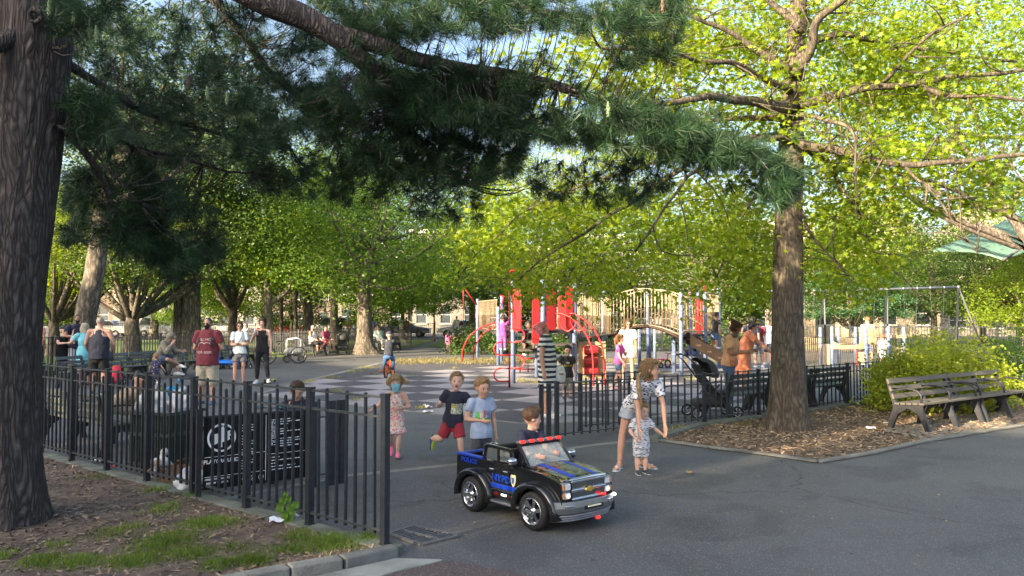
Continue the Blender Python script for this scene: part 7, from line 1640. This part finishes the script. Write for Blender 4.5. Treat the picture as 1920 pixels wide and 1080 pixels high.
# cones
M_CONE = pm('cone brown', (.10, .07, .045), .8); M_CONEG = pm('green cone', (.14, .21, .10), .7)
for k, (px, py, Y_, ln, mt) in enumerate(((352, 155, 6.9, .12, M_CONE), (1242, 12, 7.4, .13, M_CONE), (92, 18, 6.0, .13, M_CONEG), (138, 40, 6.0, .15, M_CONEG), (168, 55, 6.05, .15, M_CONEG), (180, 65, 6.0, .13, M_CONEG), (188, 10, 6.1, .12, M_CONEG), (388, 175, 7.3, .12, M_CONEG), (425, 185, 7.3, .12, M_CONEG), (1140, 205, 7.3, .13, M_CONEG), (1468, 365, 8.0, .14, M_CONEG), (1530, 345, 8.1, .12, M_CONEG))):
    c = at(px, py, Y_); mb = MB(); mb.loft([c + V((0, 0, ln / 2)), c + V((.005, 0, 0)), c - V((.0, 0, ln / 2))], [.010, .022, .008], [.010, .022, .008], (1, 0, 0), 8)
    for q in range(26):
        a = q * 2.4; z = ln / 2 - ln * q / 26; rr = .021 * math.sin(math.pi * min(1, (q + 4) / 32)); e = c + V((rr * math.cos(a), rr * math.sin(a), z)); mb.add([e, e + V((.013 * math.cos(a + .7), .013 * math.sin(a + .7), -.008)), e + V((.016 * math.cos(a), .016 * math.sin(a), -.016)), e + V((.013 * math.cos(a - .7), .013 * math.sin(a - .7), -.008))], [(0, 1, 2), (0, 2, 3)])
    mb.build('cone', mt, pine)
# ---------------------------------------------------------------- the oak on the mulch
oak = empty('oak_tree', (0, 0, 0)); tag(oak, 'tall oak with a straight ridged trunk rising from the mulch bed', 'tree')
ZO = gp(1478, 808).y
trunk_mesh([gp(1478, 808) + V((0, 0, -.02)), at(1477, 740, ZO), at(1477, 600, ZO), at(1479, 400, ZO), at(1484, 250, ZO), at(1490, 120, ZO), at(1500, -50, ZO), at(1508, -300, ZO), at(1515, -700, ZO)], [.285, .26, .235, .205, .18, .15, .12, .08, .03], 56, ridge=.008, freq=7, flare=.11, seed=4).build('trunk', M_OBARK, oak)
mb = MB(); OL = []
def ol(pts, r0, r1): OL.append(limb(mb, [at(*p) for p in pts], r0 * 1.18, r1 * 1.4, 9, 5, .07))
ol([(1480, 205, 12.1), (1440, 196, 11.8), (1393, 187, 11.4), (1300, 186, 10.8), (1180, 200, 10.4)], .10, .02)
ol([(1480, 225, 12.1), (1420, 218, 12.3), (1330, 228, 12.8), (1230, 232, 13.2)], .06, .015)
ol([(1490, 268, 12.1), (1545, 278, 11.9), (1620, 298, 11.6), (1700, 304, 11.4), (1790, 298, 11.2), (1930, 293, 11)], .075, .02)
ol([(1492, 200, 12.1), (1550, 182, 12.0), (1640, 165, 12), (1720, 160, 12), (1790, 145, 12), (1930, 134, 12)], .075, .02)
ol([(1715, 162, 12), (1760, 178, 11.8), (1830, 182, 11.6), (1930, 186, 11.4)], .04, .015)
ol([(1492, 125, 12.1), (1530, 78, 12.2), (1600, 70, 12.4), (1665, 80, 12.6), (1760, 95, 12.8), (1930, 120, 13)], .06, .015)
ol([(1486, 140, 12.1), (1440, 108, 12), (1390, 72, 11.9), (1335, 42, 11.8), (1260, 15, 11.7)], .065, .015)
ol([(1484, 130, 12.1), (1440, 100, 12.6), (1380, 87, 13), (1280, 80, 13.4)], .04, .012)
ol([(1480, 172, 12.1), (1430, 150, 11.6), (1380, 122, 11.2), (1310, 112, 10.8), (1220, 92, 10.4), (1130, 96, 10.2)], .055, .012)
ol([(1488, 140, 12.1), (1518, 95, 11.8), (1530, 45, 11.6), (1575, 10, 11.4), (1640, -30, 11.2)], .07, .03)
ol([(1494, 262, 12.1), (1545, 300, 12.6), (1590, 322, 13), (1680, 325, 13.4), (1760, 345, 13.8), (1840, 385, 14), (1930, 420, 14.2)], .05, .012)
ol([(1492, 215, 12.1), (1550, 224, 11.4), (1588, 238, 11.2), (1604, 290, 11.1), (1612, 365, 11.1)], .035, .008)
ol([(1492, 380, 12.1), (1522, 440, 12), (1556, 482, 12), (1600, 520, 12)], .022, .006)
ol([(1560, 312, 12.6), (1590, 370, 12.6), (1620, 430, 12.7), (1640, 490, 12.8)], .025, .006)
ol([(1478, 262, 12.1), (1390, 268, 11.6), (1290, 335, 11.2), (1190, 472, 10.9)], .05, .008)
ol([(1476, 255, 12.1), (1340, 272, 12.4), (1180, 385, 12.6), (1050, 462, 12.8), (960, 540, 13)], .05, .008)
ol([(1390, 262, 12.3), (1200, 310, 12.8), (1060, 360, 13.2), (963, 412, 13.4), (862, 520, 13.5)], .035, .006)
ol([(1484, 300, 12.1), (1440, 330, 12.6), (1380, 420, 13), (1340, 520, 13.2)], .03, .006)
ol([(1700, 304, 11.4), (1740, 350, 11.2), (1790, 420, 11.1), (1830, 475, 11)], .02, .005)
ol([(1650, 160, 12), (1700, 110, 11.6), (1760, 60, 11.4), (1830, 20, 11.2)], .03, .008)
ol([(1500, 60, 12.1), (1470, 20, 12.3), (1420, -20, 12.6), (1340, -60, 13)], .06, .02)
cl = []; ro = np.random.default_rng(5)
for L_ in OL:
    k = len(L_)
    for i in range(int(k * .32), k):
        for q in range(1 + (i % 2)):
            o_ = V(ro.normal(size=3)) * .55; o_.z = abs(o_.z) * .6 - .05; o_.y = abs(o_.y) * 1.3 + .1; p = L_[i] + o_; cl.append(tuple(p))
            if q == 0: mb.tube([L_[i], L_[i].lerp(p, .55) + V((0, 0, .05)), p], [.010, .007, .003], 4, cap=False)
for L_ in OL:                                              # bare crooked twigs
    k = len(L_)
    for i in range(int(k * .2), k, 2):
        d = V(ro.normal(size=3)); d.y = -abs(d.y) * .3; d.normalize(); ln = ro.uniform(.35, 1.1); a = L_[i]; b = a + d * ln * .45 + V((0, 0, ro.uniform(-.1, .12))); c = b + (d + V(ro.normal(size=3)) * .5).normalized() * ln * .55
        mb.tube(smooth([a, b, c], 3), [.016, .014, .012, .010, .008, .006, .004], 5, cap=False)
mb.build('limbs', M_OBARK, oak)
rg = ro
cz = []
cz += zone([(820, 400), (960, 370), (1180, 360), (1420, 330), (1450, 420), (1440, 560), (1330, 560), (1220, 540), (1060, 560), (940, 530), (850, 470)], 230, 12.0, 16.5, -.05, 1.3)
cz += zone([(1130, -10), (1460, -10), (1460, 120), (1350, 150), (1180, 120)], 40, 13.0, 17, -.05, 1.0)
cz += zone([(1520, -10), (1930, -10), (1930, 280), (1700, 270), (1560, 200)], 150, 12.8, 18, -.05, .9)
cz += zone([(1500, 300), (1930, 300), (1930, 400), (1760, 400), (1560, 470), (1510, 470)], 90, 13, 17, -.02, 1.0)
cz += zone([(1520, 480), (1640, 440), (1700, 520), (1600, 560), (1520, 540)], 30, 13, 16, -.1, 1.3)
cz += zone([(860, 150), (1300, 20), (1300, 180), (1000, 200)], 70, 12.5, 16, -.1, 1.3)
for k in range(70):
    a, r_ = ro.uniform(0, math.tau), 5.0 * math.sqrt(ro.uniform(.03, 1)); cz.append(V((4.4 + r_ * math.cos(a), ZO + r_ * math.sin(a), ro.uniform(6.6, 10.5) - .25 * r_)))
cl += [tuple(p) for p in cz]
def in_sail(p):
    px = 960 + FPX * p[0] / p[1]; py = 594 - FPX * (p[2] - CAMH) / p[1]
    return px > 1745 and 395 < py < 520 and ro.uniform() < .85
cl = [p for p in cl if not in_sail(p)]
me = leaves('leaves', cl, 40, .22, .10, OAKL, leafmat('oak leaf', (.13, .24, .018), (.30, .385, .03), .54, .45), ro, .7)
link('crown', me, oak, kind='stuff')
# ---------------------------------------------------------------- other trees
GREENS = {'mid': leafmat('leaf mid', (.07, .165, .024), (.17, .28, .042), .48), 'yel': leafmat('leaf yellow green', (.14, .25, .022), (.29, .38, .04), .52), 'dark': leafmat('leaf dark', (.045, .10, .024), (.11, .18, .04), .38), 'plum': leafmat('leaf plum', (.055, .022, .022), (.11, .05, .03), .3, .5, (1.6, .9, .6)), 'pine': leafmat('leaf pine far', (.028, .065, .03), (.07, .12, .05), .25), 'blue': leafmat('leaf blue green', (.035, .095, .045), (.075, .16, .06), .35)}
def tree(label, base, tr, th, cc, cr, ncl, per, ls, mat, seed, lean=(0, 0), spread=None, name='park_tree', limbs=9, bark=None, fork=0, hollow=.45, group=None, flat=.55, cat='tree', tflare=None):
    r = np.random.default_rng(seed); root = empty(name, base); tag(root, label, cat, group); bark = bark or M_BARK; ncl = int(ncl * 1.35)
    c = V(cc); top = V((lean[0], lean[1], th)); end = c + V((0, 0, cr[2] * .35))
    trunk_mesh([V((0, 0, -.05)), V((lean[0] * .15, lean[1] * .15, th * .25)), top * .6, top, top.lerp(end, .5), end], [tr * 1.15, tr, tr * .9, tr * .8, tr * .45, tr * .12], 16, ridge=tr * .06, flare=tr * .6 if tflare is None else tflare, seed=seed).build('trunk', bark, root)
    d = rand_dirs(ncl, r); d *= (hollow + (1 - hollow) * r.uniform(size=(ncl, 1)) ** .6); C = np.array(tuple(c)) + d * np.array(cr)
    low_ = C[:, 2] < c.z - cr[2] * .55; C[low_, 2] += cr[2] * .2
    mb = MB()
    for i in range(limbs):
        q = V(C[r.integers(ncl)]); s = top.lerp(end, r.uniform(0, .55)) if not fork else top * r.uniform(.85, 1.05); m_ = s.lerp(q, .5) + V((0, 0, -.08 * (q - s).length))
        mb.tube(smooth([s, m_, q], 4), [tr * (.45 - .38 * k / 8) for k in range(9)], 6)
    mb.build('limbs', bark, root)
    me = leaves('leaves', C, int(per * 1.9), spread or min(cr) * .15, ls * .74, LEAF, mat, r, flat); link('crown', me, root, kind='stuff'); return root
G = GREENS
tree('big leafy tree with a broad flared trunk beside the far bench', gp(683, 664), .36, 3.2, (.6, .5, 5.9), (6.4, 5.5, 4.6), 330, 46, .21, G['mid'], 1, limbs=16, tflare=.5)
tree('leaning grey pine trunk rising behind the men at the park fence', (-14.6, 27.0, 0), .36, 5.5, (1.6, 1, 9.5), (4.6, 4, 3.6), 150, 44, .22, G['pine'], 2, lean=(.75, 0), name='pine_tree')
tree('spreading many-limbed tree on the lawn behind the bench', gp(247, 668), .36, 1.7, (.2, 1, 5.4), (5.2, 4.5, 3.3), 190, 46, .21, G['dark'], 3, fork=1, limbs=22)
tree('small vase shaped tree on the lawn beside the leaning pine', gp(100, 668), .26, 1.5, (-.6, 1, 4.9), (4.2, 4, 2.9), 150, 44, .21, G['yel'], 4, fork=1, limbs=18)
tree('straight dark trunk on the lawn beside the thick grey trunk', gp(334, 664), .25, 6, (0, 0, 8.5), (3.8, 4, 3.4), 120, 44, .24, G['dark'], 5)
tree('thick grey straight trunk on the lawn behind the maroon tee man', gp(358, 664), .42, 6, (.5, 0, 9.6), (4.8, 4.5, 4), 150, 46, .24, G['pine'], 6)
tree('tree with low forking limbs on the lawn behind the woman in white', gp(436, 655), .28, 2.2, (-.4, 1, 5.5), (4.2, 4, 3), 130, 46, .24, G['mid'], 7, fork=1, limbs=12)
# the broken forked stump
fk = empty('park_tree', gp(504, 660)); tag(fk, 'pale forked tree trunk with a broken top behind the woman in black', 'tree')
mb = MB(); limb(mb, [(0, 0, 0), (.02, 0, 1.2), (-.05, 0, 2.2), (-.08, 0, 3.0), (-.35, 0, 3.7)], .26, .16, 12, 5, .04); limb(mb, [(-.05, 0, 2.3), (.5, .1, 2.75), (1.0, .2, 3.3), (1.35, .2, 4.2), (1.9, .3, 5.4)], .17, .06, 10, 5, .06); mb.build('trunk', barkmat('pale bark', (.28, .25, .21), (.13, .11, .09), 6, (1, 1, .4), .5, .02), fk)
rr = np.random.default_rng(77); mb = MB()
for k in range(26): s = V((1.2 + rr.normal() * .2, .2, 3.9 + rr.normal() * .3)); e = s + V((rr.normal() * .5, rr.normal() * .4, rr.uniform(.1, 1.0))); mb.tube([s, s.lerp(e, .5) + V((0, 0, .12)), e], [.02, .014, .005], 4)
mb.build('bare_twigs', barkmat('dead twig', (.30, .24, .18), (.16, .12, .09)), fk)
link('crown', leaves('leaves', [tuple(V((-.25, 0, 4.0)) + V(rr.normal(size=3) * .35)) for k in range(16)] + [tuple(V((2.2, .3, 5.9)) + V(rr.normal(size=3) * .7)) for k in range(26)], 34, .22, .19, LEAF, G['yel'], rr), fk, kind='stuff')
tree('stout dark trunk on the lawn near the far bench', gp(577, 654), .30, 3.6, (.2, 1.5, 6.6), (4.6, 4, 3.2), 150, 46, .25, G['dark'], 9)
tree('slim young trunk on the lawn nearest the forked trunk', gp(527, 650), .13, 2.6, (0, 0, 5.4), (2.6, 2.4, 2.4), 70, 44, .24, G['yel'], 10)
tree('slim young trunk on the lawn closest to the stout dark trunk', gp(554, 648), .13, 2.8, (.3, 0, 5.8), (2.6, 2.4, 2.4), 70, 44, .24, G['yel'], 12)
for k, (x, y, c, cr, m_, lb) in enumerate(((-30, 44, (0, 0, 7), (6.5, 5, 5), 'dark', 'broad dark tree in the far corner of the lawn'), (-20.5, 50, (0, 0, 9), (6, 5, 6), 'mid', 'tall tree far back on the lawn behind the leaning pine'), (-12.5, 56, (0, 0, 9.5), (5.5, 5, 6), 'mid', 'tall tree far back on the lawn behind the forked trunk'), (-3.0, 60, (0, 0, 6.5), (5.2, 5, 5.6), 'dark', 'tall tree at the end of the far path'),
        (1.5, 50, (0, 0, 4.6), (4.8, 4, 4.4), 'dark', 'dense dark tree behind the arched red ladder of the structure'), (7.5, 52, (0, 0, 5.0), (4.8, 4, 4.9), 'dark', 'dense dark tree behind the bridge'), (12.4, 47, (0, 0, 4.6), (4.0, 4, 4.5), 'dark', 'dense tree behind the structure steps'), (4.0, 62, (0, 0, 12), (8, 5, 6), 'yel', 'tall pale tree rising behind the play structure'), (-14, 63, (0, 0, 8), (8, 4, 7), 'mid', 'tall street tree far behind the lawn'), (-28, 62.5, (0, 0, 8), (8, 4, 7), 'dark', 'tall dark street tree behind the leaning pine'))):
    tree(lb, (x, y, 0), .28, 2.4 if c[2] < 8 else 4.5, c, cr, 170, 46, .27, G[m_], 20 + k)
tree('layered blue green tree behind the swings, low and wide', (18.3, 43, 0), .18, 1.2, (0, 0, 2.7), (3.4, 3, 1.7), 120, 60, .16, G['blue'], 41, fork=1, flat=.3)
tree('tiered green tree behind the far end of the swings', (23.8, 45, 0), .2, 1.6, (0, 0, 4.0), (3.3, 3, 3.3), 150, 56, .17, G['dark'], 42, flat=.3)
tree('sunlit yellow green tree beyond the three-legged end of the swings', (24.8, 38.5, 0), .18, 1.2, (0, 0, 2.7), (2.6, 2.4, 2.3), 110, 56, .15, G['yel'], 43)
tree('dark plum leaved tree under the shade sail', (28.2, 42, 0), .2, 1.8, (0, 0, 3.8), (3.4, 3, 2.6), 110, 52, .17, G['plum'], 44)
tree('dark tree between the oak trunk and the structure steps', (16.0, 52, 0), .2, 2, (-.5, 0, 4.6), (3.4, 3, 3.6), 120, 50, .2, G['dark'], 45)
tree('bushy dark tree behind the pale stone house corner', (21.5, 50, 0), .2, 1.8, (0, 0, 4.4), (3.6, 3, 3.8), 150, 50, .2, G['mid'], 47); tree('round green tree behind the shade sail', (29.5, 50, 0), .2, 1.8, (0, 0, 4.2), (4.2, 3, 3.6), 150, 50, .2, G['mid'], 48)
tree('low bushy street tree beyond the lawn corner', (-38, 60, 0), .2, 1.6, (0, 0, 4.4), (5, 3, 3.9), 150, 50, .25, G['mid'], 70); tree('low bushy street tree behind the straight trunks', (-21.5, 61, 0), .2, 1.6, (0, 0, 4.0), (4, 3, 3.3), 120, 50, .25, G['yel'], 71); tree('low bushy street tree beside the far path', (-8.5, 62, 0), .2, 1.6, (0, 0, 4.6), (3.2, 3, 3.4), 110, 50, .25, G['mid'], 72); tree('tall tree behind the gabled house side of the swings', (35, 55, 0), .25, 2.5, (0, 0, 6), (5.5, 4, 5.5), 170, 50, .24, G['mid'], 73); tree('tall tree rising behind the oak trunk', (26, 58, 0), .25, 2.5, (0, 0, 6.5), (5, 4, 5.5), 170, 50, .24, G['yel'], 74)
tree('tall spreading tree beyond the benches, its crown behind the oak', (19.8, 30, 0), .3, 4.0, (-5.0, 1, 11.2), (8.5, 4.5, 4.6), 330, 44, .17, leafmat('leaf second oak', (.08, .17, .018), (.22, .32, .03), .52), 80, limbs=14, hollow=.2)
for k, (x, y, m_, lb) in enumerate(((-33, 58, 'dark', 'low dark bushy tree behind the vase shaped tree'), (-23.5, 57.5, 'mid', 'low bushy tree behind the thick grey trunk'), (-16.3, 59, 'dark', 'low dark bushy tree behind the forked trunk'), (-10.2, 58, 'mid', 'low bushy tree behind the far bench'))): tree(lb, (x, y, 0), .15, 1.0, (0, 0, 2.7), (2.9, 2.2, 2.5), 80, 46, .22, G[m_], 90 + k)
tree('slender young tree standing on the far lawn by the path', gp(814, 640), .07, 1.6, (0, 0, 3.2), (1.8, 1.8, 1.6), 50, 44, .2, G['mid'], 46)
def shrub(label, base, cr, ncl, per, ls, mat, seed, name='shrub', flat=.8, tm=LEAF, zc=None, up=0., rz=0):
    r = np.random.default_rng(seed); root = empty(name, base, rz); tag(root, label, 'shrub'); d = rand_dirs(ncl, r); d[:, 2] = np.abs(d[:, 2]); d *= r.uniform(.35, 1, size=(ncl, 1)) ** .5
    C = d * np.array(cr); C[:, 2] += .05; mb = MB()
    for i in range(0, ncl, 3): q = V(C[i]); s = V((q.x * .35, q.y * .35, 0)); mb.tube([s, s.lerp(q, .6) + V((0, 0, .08)), q], [.012, .008, .003], 4, cap=False)
    mb.build('stems', M_BARK, root); link('foliage', leaves('leaves', C, per, min(cr) * .13, ls, tm, mat, r, flat, .35 if up else -.1), root, kind='stuff'); return root
shrub('dark laurel shrub behind the arched red ladder', (-1.7, 37.5, 0), (1.5, 1.0, 1.35), 90, 40, .13, G['dark'], 50); shrub('dark hedge shrub behind the bridge', (5.5, 41.2, 0), (2.4, .9, 1.7), 110, 44, .14, G['dark'], 61); shrub('dark hedge shrub behind the steps of the structure', (10.0, 41.4, 0), (2.4, .9, 1.7), 110, 44, .14, G['dark'], 62); shrub('dark hedge shrub behind the low decks of the structure', (1.4, 38.0, 0), (1.6, .9, 1.0), 90, 40, .13, G['dark'], 51)
M_BUSH = leafmat('bush leaf', (.21, .30, .022), (.42, .48, .06), .45, .4)
shrub('large yellow green bush behind the park benches', gp(1790, 775) + V((.25, .9, 0)), (2.0, 1.1, 1.22), 330, 44, .075, M_BUSH, 52, flat=1.3, up=1, rz=.62)
shrub('lower yellow green bush spilling over the end of the low fence', gp(1675, 768) + V((.4, .55, 0)), (.6, .6, .95), 120, 40, .07, M_BUSH, 53, flat=1.3, up=1)
shrub('mid green bush at the far end of the benches', gp(1915, 745) + V((.6, .8, 0)), (1.1, 1.1, 1.25), 150, 40, .075, G['mid'], 54, flat=1.2, up=1)
# ================================================================ houses, cars, far railings
M_PANE = pm('window pane', (.05, .06, .07), .08, var=.2); M_WFR = pm('window frame', (.6, .58, .54), .6)
WIN = {}
def house(label, loc, rz, w, d, h, col, storeys=3, cols=3, roof='flat', name='row_house', brick=True):
    root = empty(name, loc, rz); tag(root, label, 'house', None); wm = pm('wall ' + label, col, .9, var=.1, scale=2, bump=.2, bscale=20)
    fh = h / storeys; ww, wh = w / cols * .42, fh * .52
    # front wall built round its openings: piers and spandrels
    mb = MB(); cw = w / cols; y0, th = -d / 2, .3
    for c in range(cols + 1):
        x0 = -w / 2 if c == 0 else -w / 2 + (c - .5) * cw + ww / 2; x1 = w / 2 if c == cols else -w / 2 + (c + .5) * cw - ww / 2
        mb.box(((x0 + x1) / 2, y0, h / 2), (x1 - x0, th, h))
    for c in range(cols):
        x = -w / 2 + (c + .5) * cw
        zs = [0] + [v for s in range(storeys) for v in (s * fh + fh * .28, s * fh + fh * .28 + wh)] + [h]
        for a, b in zip(zs[0::2], zs[1::2]): mb.box((x, y0, (a + b) / 2), (ww - .002, th - .01, b - a))
    mb.box((0, .15, h / 2), (w - .02, d - .3, h - .05)); mb.build('wall', wm, root)
    k = (round(ww, 2), round(wh, 2))
    if k not in WIN:
        a = MB()
        for x, z, u, v in ((-ww / 2, 0, .07, wh), (ww / 2, 0, .07, wh), (0, wh / 2, ww, .07), (0, -wh / 2, ww, .07), (0, 0, ww, .05)): a.box((x, 0, z), (u, .08, v))
        WIN[k] = (mk(a, 'window', M_WFR), mk(MB().box((0, .03, 0), (ww, .02, wh)), 'pane', M_PANE), mk(MB().box((0, -.12, -wh / 2 - .06), (ww + .25, .3, .1)), 'sill', M_WFR))
    for s in range(storeys):
        for c in range(cols):
            o = inst('window', WIN[k][0], root, (-w / 2 + (c + .5) * cw, y0 - .06, s * fh + fh * .28 + wh / 2)); inst('pane', WIN[k][1], o); inst('sill', WIN[k][2], o)
    if roof == 'flat': MB().box((0, -d / 2 - .1, h + .15), (w + .1, .7, .45)).build('cornice', M_WFR, root, bevel=.05); MB().box((0, .1, h + .02), (w, d, .12)).build('roof', pm('roof tar', (.08, .08, .08), .9), root)
    else:
        g_ = MB(); g_.prism([(-w / 2 - .3, h), (w / 2 + .3, h), (0, h + w * .42)], d, 0, None, (0, -d / 2 - .2, 0)); g_.build('roof', pm('gable ' + label, tuple(c * .9 for c in col), .9), root)
        MB().box((w * .28, 0, h + w * .3), (.8, .8, w * .35)).build('chimney', pm('chimney brick', (.28, .16, .11), .9), root)
    return root
tone = [(.48, .42, .34), (.58, .53, .46), (.36, .25, .20), (.54, .48, .41), (.66, .63, .58), (.42, .32, .27)]
nm = ['tan', 'cream', 'red brick', 'buff', 'white', 'brown brick']; i_ = 0
where = ['beyond the lawn corner', 'behind the leaning pine', 'behind the spreading tree', 'behind the thick grey trunk', 'behind the forked trunk', 'behind the slim trunks', 'behind the big leafy tree', 'at the end of the far path', 'behind the dark shrub', 'behind the bridge', 'behind the structure steps']
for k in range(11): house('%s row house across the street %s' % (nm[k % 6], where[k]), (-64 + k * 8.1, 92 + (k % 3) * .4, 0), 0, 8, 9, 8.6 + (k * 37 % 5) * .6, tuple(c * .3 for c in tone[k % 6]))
house('cream gabled stone house behind the swings', (32, 74, 0), -.12, 11, 9, 7.6, (0.336, 0.276, 0.204), 2, 4, 'gable'); house('buff stone house behind the oak trunk', (21.0, 72, 0), -.05, 9.5, 9, 9.5, (0.324, 0.258, 0.186), 3, 3); house('pale gabled house behind the shade sail', (44.5, 76, 0), -.2, 10, 9, 8, (0.348, 0.3, 0.252), 3, 3, 'gable'); house('tan house behind the plum leaved tree', (56, 74, 0), -.25, 11, 9, 9, (0.312, 0.252, 0.192), 3, 4)
# unseen terrace added behind the camera, heights shaped to shade the near ground
sh_ = V((SUN_D.x, SUN_D.y, 0)).normalized(); tt = V((-sh_.y, sh_.x, 0)); rzs = math.atan2(tt.y, tt.x) + math.pi
wh_ = ['by the corner', 'with the tall cornice', 'second from the corner', 'in the middle', 'next to the middle', 'past the middle', 'near the far end', 'at the far end', 'beyond the far end', 'last of all']
for k in range(8): house('%s terrace house added out of view for shade, %s' % (nm[(k * 2 + 1) % 6], wh_[k]), -sh_ * 31.5 + tt * (-13 + k * 7.2), rzs, 7.1, 9, (14.9 if k not in (1, 2) else 14.0) + (k * 13 % 4) * .25, tone[(k * 2 + 1) % 6], 4, 3)
# parked cars
def car(label, loc, rz, col, kind='sedan'):
    r = empty('parked_car', loc, rz); tag(r, label, 'car', None); L2, H_ = (2.25, 1.45) if kind == 'sedan' else (2.3, 1.75); pt = pm('car paint ' + label, col, .25, .2, var=.03, coat=.6)
    prof_ = [(-L2, .35), (-L2, .85), (-L2 + .1, .95), (L2 * .45, .95), (L2 - .15, .80), (L2, .65), (L2, .35)]
    MB().prism(prof_, 1.74, 0, None, (0, -.87, 0)).build('body', pt, r, bevel=.09, seg=3)
    roof_ = [(-L2 * .9 if kind != 'sedan' else -L2 * .62, .95), (-L2 * .72 if kind != 'sedan' else -L2 * .38, H_), (L2 * .12, H_), (L2 * .48, .95)]
    MB().prism(roof_, 1.5, 0, None, (0, -.75, 0)).build('cabin', pt, r, bevel=.08, seg=3)
    c = sum((V((p[0], 0, p[1])) for p in roof_), V()) / 4; sp_ = [((p[0] - c.x) * .86 + c.x, (p[1] - c.z) * .74 + c.z) for p in roof_]
    for y in (-.765, .745): MB().prism(sp_, .02, 0, None, (0, y, 0)).build('side_window', M_PANE, r)
    for a, b, nme in ((roof_[0], roof_[1], 'rear_window'), (roof_[3], roof_[2], 'windscreen')):
        p, q = V((a[0], 0, a[1])), V((b[0], 0, b[1])); n_ = V((-1 if nme == 'rear_window' else 1, 0, .35)) * .02; MB().add([p.lerp(q, .12) + n_ + V((0, -.62, 0)), p.lerp(q, .12) + n_ + V((0, .62, 0)), p.lerp(q, .88) + n_ + V((0, .58, 0)), p.lerp(q, .88) + n_ + V((0, -.58, 0))], [(0, 1, 2, 3)]).build(nme, M_PANE, r)
    for x in (-L2 * .6, L2 * .62):
        for s in (-1, 1):
            wv = empty('wheel', (x, s * .80, .32)); wv.parent = r; MB().lathe([(.17, -.1), (.3, -.1), (.32, -.06), (.32, .06), (.3, .1), (.17, .1)], 18, ax='Y', cap=False).build('tyre', M_TYRE, wv); MB().lathe([(0, s * .09), (.19, s * .085)], 12, ax='Y', cap=False).build('rim', M_STEEL, wv)
    for s in (-1, 1): MB().box((L2 - .02, s * .62, .70), (.08, .32, .14)).build('headlight', M_WFR, r); MB().box((-L2 + .02, s * .66, .78), (.08, .25, .18)).build('tail_light', M_PRED, r)
    return r
cc_ = [((.62, .63, .65), 'silver', 'sedan'), ((.75, .75, .75), 'white', 'van'), ((.05, .06, .08), 'black', 'van'), ((.72, .72, .70), 'white', 'sedan'), ((.30, .33, .38), 'grey', 'van'), ((.66, .67, .70), 'pale grey', 'sedan'), ((.35, .04, .04), 'red', 'sedan'), ((.76, .76, .76), 'white', 'van'), ((.12, .15, .22), 'navy', 'sedan'), ((.7, .7, .7), 'white', 'sedan'), ((.6, .62, .66), 'silver', 'van'), ((.5, .52, .55), 'grey', 'sedan')]
cw_ = ['beyond the lawn corner', 'behind the vase shaped tree', 'behind the leaning pine', 'behind the spreading tree', 'behind the straight trunks', 'behind the low forking tree', 'behind the forked trunk', 'near the far bench', 'behind the big leafy tree', 'just past the big leafy tree', 'at the end of the far path', 'past the far lawn']
for k, (c, nmx, kd) in enumerate(cc_): car('%s %s parked on the street %s' % (nmx, 'car' if kd == 'sedan' else 'tall car', cw_[k]), (-50 + k * 5.1, 68.0, .01), 0 if k % 3 else math.pi, c, kd)
# street railing beyond the lawn and railing behind the swings
def far_rail(label, a, b, h, n, mat):
    r = empty('railing', a); tag(r, label, 'fence'); a, b = V(a), V(b); d = b - a
    for z in (h - .05, .15): MB().bar(V((0, 0, z)), d + V((0, 0, z)), .04, .04).build('rail', mat, r)
    mb = MB()
    for i in range(n): p = d * (i / (n - 1)); mb.box((p.x, p.y, h / 2), (.022, .022, h))
    mb.build('pickets', mat, r, kind='stuff')
    for i in range(0, 9): p = d * (i / 8); MB().box((p.x, p.y, h / 2 + .04), (.08, .08, h + .08)).build('post', mat, r)
far_rail('black railing along the street beyond the lawn', (-62, 64.2, 0), (-6.2, 64.2, 0), 1.25, 330, M_FENCE)
far_rail('black railing behind the swings and the toddler frame', (12, 39.5, 0), (30, 37.5, 0), 1.3, 130, M_FENCEG)
far_rail('dark railing behind the shrubs of the play structure', (-2.8, 40.5, 0), (11, 40.0, 0), 1.15, 110, M_FENCE)
# street lamp and traffic light far left
for px, lb in ((463, 'thin pale street lamp pole behind the low forking tree'), (610, 'pale street lamp pole at the street behind the far bench')):
    p = gp(px, 632); r = empty('street_lamp', p); tag(r, lb, 'lamp'); MB().tube([(0, 0, 0), (0, 0, 6.5), (.2, 0, 7.0), (1.2, 0, 7.2)], [.10, .07, .05, .04], 8).build('pole', M_WFR, r); MB().box((1.4, 0, 7.18), (.6, .25, .12)).build('lamp_head', M_STEEL, r, bevel=.03)
r = empty('traffic_light', gp(414, 633)); tag(r, 'yellow traffic light on a pole far behind the lawn', 'traffic light'); MB().tube([(0, 0, 0), (0, 0, 3.6)], .07, 8).build('pole', M_STEEL, r); MB().box((0, -.1, 3.0), (.36, .3, 1.0)).build('signal_head', pm('signal yellow', (.6, .38, .02), .5), r, bevel=.03)
for k in range(3): MB().lathe([(.11, 0), (.11, -.06), (0, -.06)], 12, (0, -.25, 3.3 - k * .3), 'Y').build('lens', M_PANE, r)
bpy.data.scenes.remove(TMP)
